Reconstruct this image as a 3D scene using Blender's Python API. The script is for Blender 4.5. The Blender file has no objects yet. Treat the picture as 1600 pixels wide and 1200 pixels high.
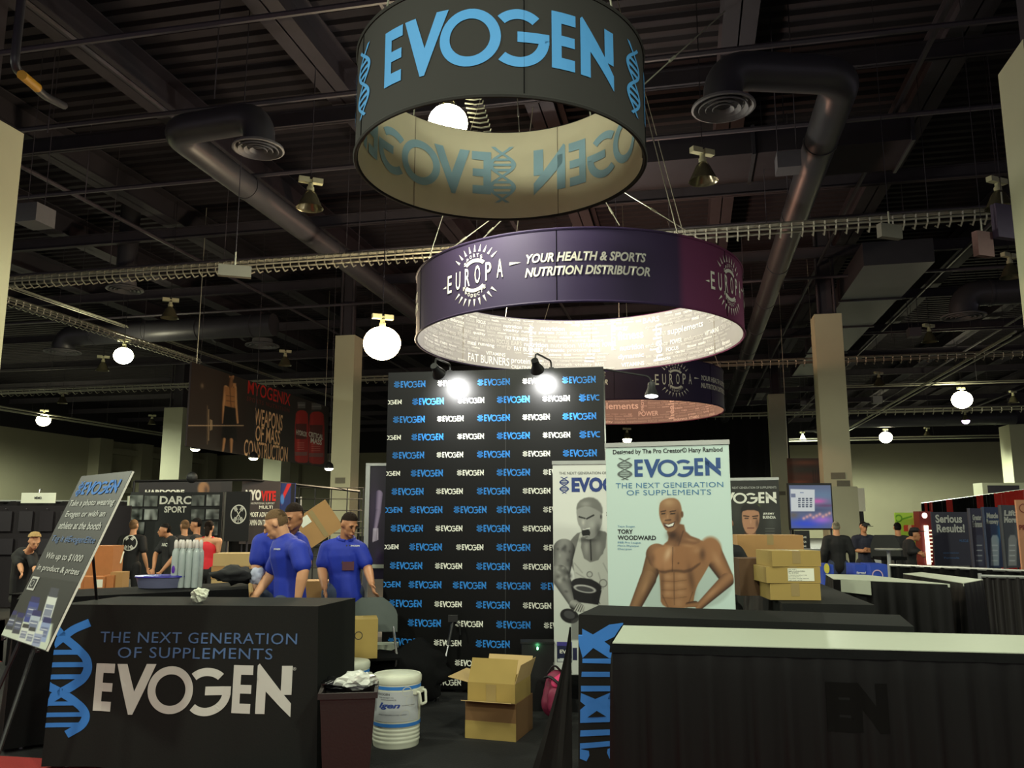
import bpy, bmesh, math, random, mathutils
import numpy as np
from mathutils import Vector, Matrix, Euler

# ------------------------------------------------------------------ camera, world, lights
F = 1290.0
PITCH = math.radians(9.33)
CZ = 1.65
CP, SP = math.cos(PITCH), math.sin(PITCH)
scene = bpy.context.scene
COL = scene.collection
cam_d = bpy.data.cameras.new('camera'); cam_d.sensor_width = 36; cam_d.lens = F/1600*36
cam_d.clip_end = 400
cam = bpy.data.objects.new('camera', cam_d); COL.objects.link(cam)
cam.location = (0, 0, CZ); cam.rotation_euler = (math.pi/2+PITCH, 0, 0)
scene.camera = cam
scene.view_settings.view_transform = 'Standard'
scene.view_settings.look = 'None'
scene.view_settings.gamma = 1
scene.view_settings.exposure = 0.0
scene.view_settings.use_curve_mapping = False
wd = bpy.data.worlds.new('hall_air'); scene.world = wd; wd.use_nodes = True
wd.node_tree.nodes['Background'].inputs[0].default_value = (0.30, 0.27, 0.31, 1)
wd.node_tree.nodes['Background'].inputs[1].default_value = 1.0

U = Vector((math.sin(math.radians(12)), math.cos(math.radians(12)), 0))    # along the hall
W = Vector((math.cos(math.radians(12)), -math.sin(math.radians(12)), 0))   # across the hall
HALL = -math.radians(12)

def lamp_point(name, loc, power, col, r=0.3):
    d = bpy.data.lights.new(name, 'POINT'); d.energy = power; d.color = col; d.shadow_soft_size = r
    o = bpy.data.objects.new(name, d); COL.objects.link(o); o.location = loc; return o
def lamp_spot(name, loc, target, power, col, ang=80, blend=.5, r=0.05):
    d = bpy.data.lights.new(name, 'SPOT'); d.energy = power; d.color = col; d.shadow_soft_size = r
    d.spot_size = math.radians(ang); d.spot_blend = blend
    o = bpy.data.objects.new(name, d); COL.objects.link(o); o.location = loc
    o.rotation_euler = (Vector(target)-Vector(loc)).to_track_quat('-Z', 'Y').to_euler(); return o

MH = (0.95, 1.0, 0.77)
WARM = (1.0, 0.80, 0.52)
# high-bay lamps of the hall around the camera, then two added fills for the far walls
def lamp_down(name, loc, power, col, r=.3, ang=178): return lamp_spot(name, loc, (loc[0], loc[1]+.001, loc[2]-1), power, col, ang, .25, r)
lamp_down('hall_light', (-4.5, -5.5, 7.6), 1900, MH, .4)
lamp_down('hall_light', (5.0, -4.0, 7.6), 1700, MH, .4)
lamp_down('hall_light', (1.0, -14.0, 7.6), 1200, MH, .4)
lamp_down('hall_light', (0.3, 2.0, 7.6), 800, MH, .3)
lamp_down('hall_light', (-4.5, 4.5, 7.6), 700, MH, .3)
lamp_down('hall_light', (5.5, 3.0, 7.6), 350, MH, .3)
lamp_down('hall_light', (14.0, 8.0, 7.6), 1200, MH, .4)
lamp_down('hall_light', (-13.0, 9.0, 7.6), 2600, MH, .4)
lamp_down('hall_light', (-34.0, 44.0, 7.9), 16000, MH, .4)  # fill light without a fixture, added to brighten the left wall
lamp_down('hall_light', (22.0, 62.0, 7.9), 16000, MH, .4)  # fill light without a fixture, added to brighten the back wall

# ------------------------------------------------------------------ pixel helpers
def ray(px, py):
    u = (px-800)/F; v = (600-py)/F
    return Vector((u, CP-v*SP, SP+v*CP))
def at(px, py, Y):
    r = ray(px, py); return Vector((0, 0, CZ))+r*(Y/r.y)
def atz(px, py, z):
    r = ray(px, py); return Vector((0, 0, CZ))+r*((z-CZ)/r.z)

# ------------------------------------------------------------------ materials
def lin(c):
    return tuple(((x/255)/12.92 if x/255 <= .04045 else ((x/255+.055)/1.055)**2.4) for x in c)
_M = {}
def mat(name, col, rough=.6, metal=0.0, var=.12, scale=12.0, bump=0.0, emit=0.0, ecol=None, trans=0.0, spec=.5, sheen=0.0, alpha=1.0):
    if name in _M: return _M[name]
    m = bpy.data.materials.new(name); m.use_nodes = True; nt = m.node_tree
    b = nt.nodes['Principled BSDF']
    c = lin(col)
    tc = nt.nodes.new('ShaderNodeTexCoord')
    nz = nt.nodes.new('ShaderNodeTexNoise'); nz.inputs['Scale'].default_value = scale; nz.inputs['Detail'].default_value = 4
    nt.links.new(tc.outputs['Object'], nz.inputs['Vector'])
    rmp = nt.nodes.new('ShaderNodeMix'); rmp.data_type = 'RGBA'
    rmp.inputs[6].default_value = (*[x*(1-var) for x in c], 1); rmp.inputs[7].default_value = (*[min(1, x*(1+var)) for x in c], 1)
    nt.links.new(nz.outputs['Fac'], rmp.inputs[0]); nt.links.new(rmp.outputs[2], b.inputs['Base Color'])
    b.inputs['Roughness'].default_value = rough; b.inputs['Metallic'].default_value = metal
    b.inputs['Specular IOR Level'].default_value = spec
    if sheen: b.inputs['Sheen Weight'].default_value = sheen
    if trans: b.inputs['Transmission Weight'].default_value = trans
    if alpha < 1: b.inputs['Alpha'].default_value = alpha
    if emit:
        b.inputs['Emission Color'].default_value = (*lin(ecol or col), 1); b.inputs['Emission Strength'].default_value = emit
    if bump:
        bp = nt.nodes.new('ShaderNodeBump'); bp.inputs['Strength'].default_value = bump; bp.inputs['Distance'].default_value = .01
        nt.links.new(nz.outputs['Fac'], bp.inputs['Height']); nt.links.new(bp.outputs[0], b.inputs['Normal'])
    _M[name] = m; return m
def mat_attr(name, rough=.5, emit=0.0, spec=.4):
    if name in _M: return _M[name]
    m = bpy.data.materials.new(name); m.use_nodes = True; nt = m.node_tree; b = nt.nodes['Principled BSDF']
    a = nt.nodes.new('ShaderNodeAttribute'); a.attribute_name = 'print'
    nt.links.new(a.outputs['Color'], b.inputs['Base Color']); b.inputs['Roughness'].default_value = rough
    b.inputs['Specular IOR Level'].default_value = spec
    if emit:
        nt.links.new(a.outputs['Color'], b.inputs['Emission Color']); b.inputs['Emission Strength'].default_value = emit
        b.inputs['Base Color'].default_value = (0, 0, 0, 1)
        nt.links.remove([l for l in nt.links if l.to_socket == b.inputs['Base Color']][0])
    _M[name] = m; return m

BLACKCLOTH = mat('black_cloth', (13, 13, 14), .9, var=.25, scale=60, bump=.15, spec=.12)
SATIN = mat('black_satin', (9, 8, 8), .5, var=.2, scale=40, spec=.22)
THROW = mat('charcoal_polyester', (27, 28, 27), .85, var=.12, scale=90, bump=.1, spec=.15)
WHITEV = mat('white_vinyl', (176, 182, 164), .5, var=.04, scale=20)
BLUEP = mat('blue_print', (42, 112, 190), .7, var=.06)
SKYP = mat('sky_blue_print', (60, 130, 186), .7, var=.05)
DIMB = mat('dim_blue_print', (66, 96, 140), .7, var=.05)
WHITEP = mat('white_print', (226, 226, 214), .7, var=.04)
GREYP = mat('grey_print', (182, 184, 178), .7, var=.04)
NAVYP = mat('navy_print', (36, 60, 128), .6, var=.05)
INKP = mat('ink_print', (26, 27, 34), .6, var=.05)
TEALP = mat('teal_print', (70, 120, 160), .6, var=.05)
REDP = mat('red_print', (200, 36, 30), .6, var=.05)
ORANGEP = mat('cream_orange_print', (240, 196, 150), .6, var=.05)
BLK = mat('black_plastic', (18, 18, 19), .45, var=.1)
DUCT = mat('painted_duct', (62, 62, 68), .42, var=.2, scale=3, metal=.2)
DARKSTEEL = mat('dark_ceiling_steel', (58, 54, 62), .75, var=.25, scale=2)
DECKM = mat('dark_roof_deck', (42, 38, 45), .85, var=.3, scale=1.2)
GALV = mat('galvanised_steel', (176, 176, 160), .4, metal=.5, var=.25, scale=6)
CONCRETE = mat('painted_cream_column', (196, 198, 168), .75, var=.05, scale=2)
WALLM = mat('olive_cream_wall', (150, 148, 122), .8, var=.07, scale=.6)
CHROME = mat('silver_metal', (190, 190, 190), .25, metal=.9, var=.05)
ALU = mat('brushed_aluminium', (170, 172, 168), .4, metal=.6, var=.1)
CARD = mat('brown_cardboard', (168, 128, 78), .8, var=.08, scale=8)
CARD2 = mat('olive_cardboard', (158, 134, 72), .8, var=.08, scale=8)
CARD3 = mat('pale_cardboard', (186, 158, 108), .8, var=.08, scale=8)
TAPE = mat('packing_tape', (150, 130, 84), .3, var=.05)
PAPER = mat('white_paper', (226, 228, 208), .7, var=.04)
SKINS = {'fair': mat('fair_skin', (205, 150, 112), .55, var=.06, scale=8), 'tan': mat('tan_skin', (176, 122, 86), .55, var=.06, scale=8)}
ROYAL = mat('royal_blue_polo', (20, 44, 158), .7, var=.1, scale=20, bump=.1)
JEANS = mat('faded_denim', (52, 62, 86), .85, var=.25, scale=20)
BLACKTEE = mat('black_tee', (20, 20, 22), .8, var=.1, scale=20)
HAIRD = mat('dark_brown_hair', (34, 24, 18), .8, var=.4, scale=120, bump=.6, spec=.15)
HAIRB = mat('black_hair', (16, 13, 12), .7, var=.3, scale=80, bump=.4, spec=.15)
HAIRS = mat('sandy_hair', (120, 88, 56), .7, var=.3, scale=80, bump=.4)
EYEM = mat('eye_dark', (30, 24, 22), .3)

# ------------------------------------------------------------------ mesh builder
def ortho(d):
    d = d.normalized()
    a = Vector((0, 0, 1)) if abs(d.z) < .9 else Vector((1, 0, 0))
    s = d.cross(a).normalized(); return s, s.cross(d).normalized()
class MB:
    def __init__(s): s.v = []; s.f = []
    def add(s, vs, fs):
        n = len(s.v); s.v += [tuple(p) for p in vs]; s.f += [tuple(i+n for i in f) for f in fs]; return s
    def box(s, c, d, rz=0.0, M=None):
        R = Matrix.Rotation(rz, 3, 'Z') if M is None else M
        c = Vector(c); vs = []
        for x in (-.5, .5):
            for y in (-.5, .5):
                for z in (-.5, .5): vs.append(c+R@Vector((x*d[0], y*d[1], z*d[2])))
        return s.add(vs, [(0, 1, 3, 2), (4, 6, 7, 5), (0, 4, 5, 1), (2, 3, 7, 6), (0, 2, 6, 4), (1, 5, 7, 3)])
    def bx(s, x0, x1, y0, y1, z0, z1): return s.box(((x0+x1)/2, (y0+y1)/2, (z0+z1)/2), (x1-x0, y1-y0, z1-z0))
    def tube(s, pts, r, n=8, cap=True):
        pts = [Vector(p) for p in pts]; rs = r if isinstance(r, (list, tuple)) else [r]*len(pts)
        rings = []; S = None
        for i, p in enumerate(pts):
            d = (pts[min(i+1, len(pts)-1)]-pts[max(i-1, 0)]).normalized()
            if S is None: S, T = ortho(d)
            else:
                S = (S-d*S.dot(d)).normalized(); T = S.cross(d)
            rings.append([p+(S*math.cos(a)+T*math.sin(a))*rs[i] for a in (2*math.pi*k/n for k in range(n))])
        vs = [q for g in rings for q in g]; fs = []
        for i in range(len(rings)-1):
            for k in range(n):
                a = i*n+k; b = i*n+(k+1) % n; fs.append((a, b, b+n, a+n))
        if cap: fs += [tuple(range(n)), tuple(reversed(range((len(rings)-1)*n, len(rings)*n)))]
        return s.add(vs, fs)
    def lathe(s, prof, n=24, c=(0, 0, 0), M=None, a0=0, a1=2*math.pi):
        c = Vector(c); full = abs(a1-a0-2*math.pi) < 1e-6; m = n if full else n+1; vs = []
        for (r, z) in prof:
            for k in range(m):
                a = a0+(a1-a0)*k/n; p = Vector((r*math.cos(a), r*math.sin(a), z)); vs.append(c+(M@p if M else p))
        fs = []
        for i in range(len(prof)-1):
            for k in range(n):
                k2 = (k+1) % m; fs.append((i*m+k, i*m+k2, (i+1)*m+k2, (i+1)*m+k))
        return s.add(vs, fs)
    def quad(s, a, b, c, d): return s.add([a, b, c, d], [(0, 1, 2, 3)])
    def slab(s, pts, z0, z1):
        n = len(pts); vs = [(p[0], p[1], z0) for p in pts]+[(p[0], p[1], z1) for p in pts]
        return s.add(vs, [tuple(range(n, 2*n)), tuple(reversed(range(n)))]+[(i, (i+1) % n, (i+1) % n+n, i+n) for i in range(n)])
    def ell(s, c, r, n=14, m=9, M=None):
        c = Vector(c); vs = []; 
        for i in range(m+1):
            t = math.pi*i/m
            for k in range(n):
                a = 2*math.pi*k/n; p = Vector((r[0]*math.sin(t)*math.cos(a), r[1]*math.sin(t)*math.sin(a), r[2]*math.cos(t)))
                vs.append(c+(M@p if M else p))
        fs = []
        for i in range(m):
            for k in range(n): fs.append((i*n+k, (i+1)*n+k, (i+1)*n+(k+1) % n, i*n+(k+1) % n))
        return s.add(vs, fs)
    def mesh(s, name, clean=True):
        me = bpy.data.meshes.new(name); me.from_pydata(s.v, [], s.f)
        bm = bmesh.new(); bm.from_mesh(me)
        if clean: bmesh.ops.remove_doubles(bm, verts=bm.verts, dist=1e-5)
        bmesh.ops.recalc_face_normals(bm, faces=bm.faces); bm.to_mesh(me); bm.free(); return me
    def build(s, name, m, parent=None, smooth=False, loc=None):
        me = s.mesh(name); o = link(name, me, m, parent)
        if smooth: shade(me)
        if loc is not None: o.location = loc
        return o
def shade(me, ang=50):
    me.polygons.foreach_set('use_smooth', [True]*len(me.polygons))
    try: me.set_sharp_from_angle(angle=math.radians(ang))
    except Exception: pass
def link(name, me, m, parent=None):
    o = bpy.data.objects.new(name, me); COL.objects.link(o)
    if m is not None:
        if len(me.materials) == 0: me.materials.append(m)
        if me.materials[0] != m:
            o.material_slots[0].link = 'OBJECT'; o.material_slots[0].material = m
    if parent is not None: o.parent = parent
    return o
def tag(o, label=None, cat=None, group=None, kind=None):
    if label: o['label'] = label
    if cat: o['category'] = cat
    if group: o['group'] = group
    if kind: o['kind'] = kind
    return o
def thing(name, label, cat, loc=(0, 0, 0), rz=0.0, group=None, M=None):
    o = bpy.data.objects.new(name, None); COL.objects.link(o); o.empty_display_size = .1
    if M is not None: o.matrix_world = M
    else: o.location = loc; o.rotation_euler = (0, 0, rz)
    return tag(o, label, cat, group)
def struct(o): o['kind'] = 'structure'; return o
def copy_tree(o, parent=None):
    c = o.copy(); COL.objects.link(c)
    if parent is not None: c.parent = parent
    for ch in list(o.children): copy_tree(ch, c)
    return c

# ------------------------------------------------------------------ flat shapes (x right, z up)
def flat_mesh(name, polys):
    bm = bmesh.new()
    for p in polys:
        vs = [bm.verts.new((x, 0, z)) for x, z in p]
        try: bm.faces.new(vs)
        except Exception: pass
    bmesh.ops.triangulate(bm, faces=[f for f in bm.faces if len(f.verts) > 4])
    for f in bm.faces:
        f.normal_update()
        if f.normal.y > 0: f.normal_flip()
    me = bpy.data.meshes.new(name); bm.to_mesh(me); bm.free(); return me
def arc(cx, cz, r0, r1, a0, a1, n=24):
    o = []
    for i in range(n):
        a = math.radians(a0+(a1-a0)*i/n); b = math.radians(a0+(a1-a0)*(i+1)/n)
        o.append([(cx+r0*math.cos(a), cz+r0*math.sin(a)), (cx+r1*math.cos(a), cz+r1*math.sin(a)), (cx+r1*math.cos(b), cz+r1*math.sin(b)), (cx+r0*math.cos(b), cz+r0*math.sin(b))])
    return o
def rect(x0, z0, x1, z1): return [(x0, z0), (x1, z0), (x1, z1), (x0, z1)]
def sh(polys, dx=0, dz=0, sx=1, sz=1): return [[(x*sx+dx, z*sz+dz) for x, z in p] for p in polys]
def g_E(): return [rect(0, 0, .17, 1), rect(.17, .80, .43, 1), rect(.17, .41, .41, .59), rect(.17, 0, .41, .2)]
def word_polys():
    P = []
    P += g_E()
    P += [[(.48, 1), (.70, 1), (.885, .42), (.80, -.06)], [(.885, .42), (1.10, 1), (1.31, 1), (.885, -.06), (.80, -.06)]]
    P += arc(1.66, .46, .33, .50, 0, 360, 40)
    P += arc(2.44, .44, .33, .50, 48, 132, 16)+arc(2.44, .44, .33, .50, 230, 360, 20)+[rect(2.42, .37, 2.94, .55)]
    P += sh(g_E(), 2.98)
    P += [rect(3.50, 0, 3.70, .8), [(3.50, 1.0), (3.54, 1.04), (4.24, .22), (4.24, -.06), (3.50, .66)], rect(4.02, .40, 4.24, 1)]
    return P
def dna_polys(turns=2.0, w=.16, rung=.045, n=36, lo=.0, hi=1.0):
    P = []
    per = 1/ (turns+.45)
    f = lambda t: math.sin(math.pi*(t-.12*1)/ (per*1.0))
    for sgn in (1, -1):
        for i in range(n):
            a = lo+(hi-lo)*i/n; b = lo+(hi-lo)*(i+1)/n
            xa = .5+sgn*.42*f(a); xb = .5+sgn*.42*f(b)
            P.append([(xa-w/2, 1-a), (xa+w/2, 1-a), (xb+w/2, 1-b), (xb-w/2, 1-b)])
    t = .12+per*.2
    k = 0
    while k < 8:
        for q in (.27, .5, .73):
            tt = .12+per*(k+q)
            if lo < tt < hi-.02:
                x = .42*abs(f(tt)); P.append(rect(.5-x, 1-tt-rung/2, .5+x, 1-tt+rung/2))
        k += 1
    return P
def norm(me):
    co = np.empty(len(me.vertices)*3); me.vertices.foreach_get('co', co); co = co.reshape(-1, 3)
    lo = co.min(0); hi = co.max(0); d = np.where(hi-lo < 1e-9, 1, hi-lo)
    co = (co-lo)/d; co[:, 1] = 0
    me.vertices.foreach_set('co', co.ravel()); me.update(); return me
OGEN = norm(flat_mesh('cut_wordmark', arc(1.66, .46, .33, .50, -80, 80, 20)+word_polys()[6+40:]))
EVO = norm(flat_mesh('cut_wordmark', word_polys()[:6]+arc(1.66, .46, .33, .50, 60, 300, 26)))
WORD = norm(flat_mesh('wordmark', word_polys()))
DNA = norm(flat_mesh('helix_mark', dna_polys()))
LOGO = norm(flat_mesh('logo_mark', sh(dna_polys(), 0, 0, 1.0, 1.0)+sh(word_polys(), 1.15)))
CIRC = norm(flat_mesh('disc_mark', arc(0, 0, 0, 1, 0, 360, 28)))
RINGM = norm(flat_mesh('ring_mark', arc(0, 0, .82, 1, 0, 360, 28)))
RECT = norm(flat_mesh('patch', [rect(0, 0, 1, 1)]))
_T = {}
def text_raw(s, bold=0.0, shear=0.0, spacing=1.0):
    c = bpy.data.curves.new('t', 'FONT'); c.body = s; c.size = 1; c.offset = bold; c.shear = shear; c.space_character = spacing
    c.fill_mode = 'FRONT' if hasattr(c, 'fill_mode') else c.fill_mode
    c.resolution_u = 3; c.align_x = 'CENTER'
    o = bpy.data.objects.new('t', c); COL.objects.link(o)
    me = bpy.data.meshes.new_from_object(o, depsgraph=None)
    bpy.data.objects.remove(o); bpy.data.curves.remove(c)
    n = len(me.vertices); co = np.empty(n*3); me.vertices.foreach_get('co', co); co = co.reshape(-1, 3)
    out = np.zeros_like(co); out[:, 0] = co[:, 0]; out[:, 2] = co[:, 1]
    me.vertices.foreach_set('co', out.ravel())
    me.materials.clear(); me.update(); return me
def text(s, bold=0.02, shear=0.0, spacing=1.0):
    k = (s, bold, shear, spacing)
    if k not in _T:
        me = text_raw(*k); me.name = 'lettering'; _T[k] = norm(me)
    return _T[k]
def mesh_polys(me):
    return [[(me.vertices[i].co.x, me.vertices[i].co.z) for i in p.vertices] for p in me.polygons]

class Board:
    """an upright (or leaning) panel: local x right, z up, -y to the viewer"""
    def __init__(s, name, label, cat, pbl, ex, ez=(0, 0, 1), group=None):
        X = Vector(ex).normalized(); Z = Vector(ez); Z = (Z-X*Z.dot(X)).normalized(); Y = Z.cross(X)
        s.M = Matrix((X, Y, Z)).transposed().to_4x4(); s.M.translation = Vector(pbl)
        s.root = thing(name, label, cat, group=group, M=s.M) if cat else None
        s.I = s.M.inverted()
    def L(s, px, py, off=0.0):
        o = s.I@Vector((0, 0, CZ)); d = s.I.to_3x3()@ray(px, py)
        t = (off-o.y)/d.y; p = o+d*t; return p.x, p.z
    def put(s, me, m, pxl, yt, yb, pxr, name='lettering', off=.006, parent=None, yr=None):
        ym = (yt+yb)/2
        x0, z1 = s.L(pxl, yt, -off); _, z0 = s.L(pxl, yb, -off); x1, _ = s.L(pxr, ym if yr is None else yr, -off)
        return s.loc(me, m, x0, x1, z0, z1, name, off, parent)
    def loc(s, me, m, x0, x1, z0, z1, name='lettering', off=.006, parent=None):
        o = link(name, me, m, parent or s.root); o.location = (x0, -off, z0); o.scale = (x1-x0, 1, z1-z0); return o
    def panel(s, w, h, t, m, name='panel', x0=0, z0=0, y0=0.0):
        return MB().bx(x0, x0+w, y0, y0+t, z0, z0+h).build(name, m, s.root)
    def paint(s, x0, x1, z0, z1, nx, nz, fn, name='printed_picture', rough=.45, emit=0, off=.003, mname=None):
        xs = np.linspace(x0, x1, nx+1); zs = np.linspace(z0, z1, nz+1)
        XX, ZZ = np.meshgrid(xs, zs)
        A = np.array(s.M)
        wx = A[0, 0]*XX+A[0, 1]*(-off)+A[0, 2]*ZZ+A[0, 3]; wy = A[1, 0]*XX+A[1, 1]*(-off)+A[1, 2]*ZZ+A[1, 3]; wz = A[2, 0]*XX+A[2, 1]*(-off)+A[2, 2]*ZZ+A[2, 3]-CZ
        dep = wy*CP+wz*SP; up = -wy*SP+wz*CP
        C = Canvas(800+F*wx/dep, 600-F*up/dep); fn(C)
        rgb = np.clip(C.rgb, 0, 255)/255
        l = np.where(rgb <= .04045, rgb/12.92, ((rgb+.055)/1.055)**2.4)
        n = XX.size; co = np.stack([XX.ravel(), np.full(n, -off), ZZ.ravel()], 1)
        I = np.arange(n).reshape(nz+1, nx+1)
        fs = np.stack([I[:-1, :-1].ravel(), I[:-1, 1:].ravel(), I[1:, 1:].ravel(), I[1:, :-1].ravel()], 1)
        me = bpy.data.meshes.new(name); me.vertices.add(n); me.vertices.foreach_set('co', co.ravel())
        me.loops.add(fs.size); me.loops.foreach_set('vertex_index', fs.ravel().astype(np.int32))
        me.polygons.add(len(fs)); me.polygons.foreach_set('loop_start', np.arange(0, fs.size, 4, dtype=np.int32))
        try: me.polygons.foreach_set('loop_total', np.full(len(fs), 4, dtype=np.int32))
        except Exception: pass
        me.update(calc_edges=True); me.validate()
        ca = me.color_attributes.new('print', 'FLOAT_COLOR', 'POINT')
        ca.data.foreach_set('color', np.concatenate([l.reshape(-1, 3), np.ones((n, 1))], 1).ravel())
        return link(name, me, mat_attr(mname or ('print_emit%g' % emit if emit else 'print_satin'), rough, emit), s.root)

class Canvas:
    """flat print artwork, painted with soft-edged shapes"""
    def __init__(s, X, Y): s.X = X; s.Y = Y; s.rgb = np.zeros(X.shape+(3,)); s.rs = np.random.RandomState(3)
    def fill(s, c): s.rgb[:] = c
    def mix(s, m, c):
        m = np.clip(m, 0, 1)[..., None]; s.rgb = s.rgb*(1-m)+np.asarray(c, float)*m
    def mul(s, m, k): s.rgb = s.rgb*(1-np.clip(m, 0, 1)*(1-k))[..., None]
    def m_ell(s, cx, cy, rx, ry, ang=0, soft=1.0):
        a = math.radians(ang); x = s.X-cx; y = s.Y-cy
        u = (x*math.cos(a)+y*math.sin(a))/rx; v = (-x*math.sin(a)+y*math.cos(a))/ry
        return (1-np.sqrt(u*u+v*v))*min(rx, ry)/soft+.5
    def ell(s, cx, cy, rx, ry, c, ang=0, soft=1.0, k=1.0): s.mix(np.clip(s.m_ell(cx, cy, rx, ry, ang, soft), 0, 1)*k, c)
    def sball(s, cx, cy, rx, ry, c, ang=0, k=.8):   # soft blob
        a = math.radians(ang); x = s.X-cx; y = s.Y-cy
        u = (x*math.cos(a)+y*math.sin(a))/rx; v = (-x*math.sin(a)+y*math.cos(a))/ry
        s.mix(np.exp(-(u*u+v*v)*1.5)*k, c)
    def m_poly(s, pts, soft=1.0):
        X, Y = s.X, s.Y; ins = np.zeros(X.shape, bool); d = np.full(X.shape, 1e9)
        n = len(pts)
        for i in range(n):
            x0, y0 = pts[i]; x1, y1 = pts[(i+1) % n]
            c = ((y0 > Y) != (y1 > Y)) & (X < (x1-x0)*(Y-y0)/((y1-y0) if y1 != y0 else 1e-9)+x0); ins ^= c
            dx, dy = x1-x0, y1-y0; t = np.clip(((X-x0)*dx+(Y-y0)*dy)/(dx*dx+dy*dy+1e-9), 0, 1)
            d = np.minimum(d, np.hypot(X-x0-t*dx, Y-y0-t*dy))
        return np.clip(np.where(ins, d, -d)/soft+.5, 0, 1)
    def poly(s, pts, c, soft=1.0, k=1.0, smooth=0):
        for _ in range(smooth):
            q = []
            for i in range(len(pts)):
                a = pts[i]; b = pts[(i+1) % len(pts)]
                q += [(a[0]*.75+b[0]*.25, a[1]*.75+b[1]*.25), (a[0]*.25+b[0]*.75, a[1]*.25+b[1]*.75)]
            pts = q
        m = s.m_poly(pts, soft)*k; s.mix(m, c); return m
    def limb(s, p0, p1, r0, r1, c, dark, soft=1.0, lx=-.3):
        dx, dy = p1[0]-p0[0], p1[1]-p0[1]; L = math.hypot(dx, dy)+1e-9
        t = np.clip(((s.X-p0[0])*dx+(s.Y-p0[1])*dy)/L/L, 0, 1); r = r0+(r1-r0)*t
        ox = s.X-p0[0]-t*dx; oy = s.Y-p0[1]-t*dy; d = np.hypot(ox, oy)
        cr = (ox*(-dy)+oy*dx)/L/r
        k = np.clip(1-(cr-lx)**2*.8, 0, 1)[..., None]
        col = np.asarray(dark)*(1-k)+np.asarray(c)*k
        m = np.clip((r-d)/soft+.5, 0, 1)[..., None]; s.rgb = s.rgb*(1-m)+col*m
    def line(s, p0, p1, w, c, k=1.0): 
        dx, dy = p1[0]-p0[0], p1[1]-p0[1]; L = math.hypot(dx, dy)+1e-9
        t = np.clip(((s.X-p0[0])*dx+(s.Y-p0[1])*dy)/L/L, 0, 1)
        s.mix(np.clip((w-np.hypot(s.X-p0[0]-t*dx, s.Y-p0[1]-t*dy))/.8+.5, 0, 1)*k, c)
    def box(s, x0, y0, x1, y1, c, k=1.0): s.mix(((s.X > x0) & (s.X < x1) & (s.Y > y0) & (s.Y < y1))*k, c)

# ================================================================== STRUCTURE
def hall_pt(a, b, z=0): return W*a+U*b+Vector((0, 0, z))
XY0 = lambda x, y: tuple(atz(x, y, 0).xy)
fl = MB().quad(hall_pt(-70, -20, -.02), hall_pt(70, -20, -.02), hall_pt(70, 95, -.02), hall_pt(-70, 95, -.02)).build('floor', mat('grey_concrete', (60, 58, 55), .8, scale=1.5)); struct(fl)
_a, _b, _c, _d, _e, _f = [XY0(*q) for q in ((290, 1197), (0, 1181), (-60, 1180), (-60, 1035), (4, 1034), (8, 968))]
redc = MB().slab([(-8.2, 3.2), (6.8, 3.2), (6.8, 5.2), (-1.7, 5.55), _a, _b, _c, _d, _e, _f, (_f[0]-.3, 12.2), (-8.2, 12.2)], -.018, 0).build('aisle_carpet', mat('red_carpet', (150, 34, 30), .95, var=.2, scale=90, bump=.3))
tag(redc, 'red aisle carpet at the booth edge, beneath the black covered counter', 'carpet')
blc = MB().slab([(6.8, 5.2), (-1.7, 5.55), _a, _b, _c, _d, _e, _f, (_f[0]-.3, 12.2), (6.8, 12.2)][::-1], -.018, 0).build('booth_carpet', mat('charcoal_carpet', (15, 14, 15), .95, var=.35, scale=60, bump=.4))
tag(blc, 'charcoal booth carpet under the cooler and open carton', 'carpet')

# roof deck: corrugated strips running across the hall
mb = MB(); zc = 11.6; b = -12.0; i = 0
while b < 84:
    prof = [(0, 0), (.16, 0), (.20, -.09), (.36, -.09), (.40, 0)]
    for (q0, h0), (q1, h1) in zip(prof[:-1], prof[1:]):
        mb.add([hall_pt(-62, b+q0, zc+h0), hall_pt(62, b+q0, zc+h0), hall_pt(62, b+q1, zc+h1), hall_pt(-62, b+q1, zc+h1)], [(0, 1, 2, 3)])
    b += .40
ceil = mb.build('ceiling', DECKM); struct(ceil)

def ibeam(p0, p1, h, w, name, parent, m=DARKSTEEL):
    d = (p1-p0).normalized(); s = d.cross(Vector((0, 0, 1))).normalized(); mb = MB()
    def strip(c, ww, hh):
        q = [c-s*ww/2-Vector((0, 0, hh/2)), c+s*ww/2-Vector((0, 0, hh/2)), c+s*ww/2+Vector((0, 0, hh/2)), c-s*ww/2+Vector((0, 0, hh/2))]
        e = p1-p0; mb.add(q+[x+e for x in q], [(0, 1, 2, 3), (4, 7, 6, 5), (0, 4, 5, 1), (1, 5, 6, 2), (2, 6, 7, 3), (3, 7, 4, 0)])
    z = Vector((0, 0, 1)); strip(p0+z*(h/2), .03, h); strip(p0+z*.015, w, .03); strip(p0+z*(h-.015), w, .03)
    return mb.build(name, m, parent)
for k in range(-7, 8):     # long beams along the hall, flanges low
    ibeam(hall_pt(k*4.1+1.2, -10, 10.55), hall_pt(k*4.1+1.2, 82, 10.55), .75, .62, 'beam', ceil)
for k in range(-1, 14):    # slender cross joists
    b0 = k*6.0+3.5
    ibeam(hall_pt(-60, b0, 10.1), hall_pt(60, b0, 10.1), .35, .16, 'joist', ceil)
# one big girder across the top left and its hanger plates
ibeam(hall_pt(-30, 9.1, 9.5), hall_pt(30, 9.1, 9.5), 1.0, .7, 'girder', ceil, mat('girder_paint', (58, 57, 62), .7, var=.2, scale=2))
for k in range(-6, 7): MB().box(hall_pt(k*2.2, 8.7, 10.6), (.12, .12, 1.9), HALL).build('hanger', DARKSTEEL, ceil)
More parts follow.
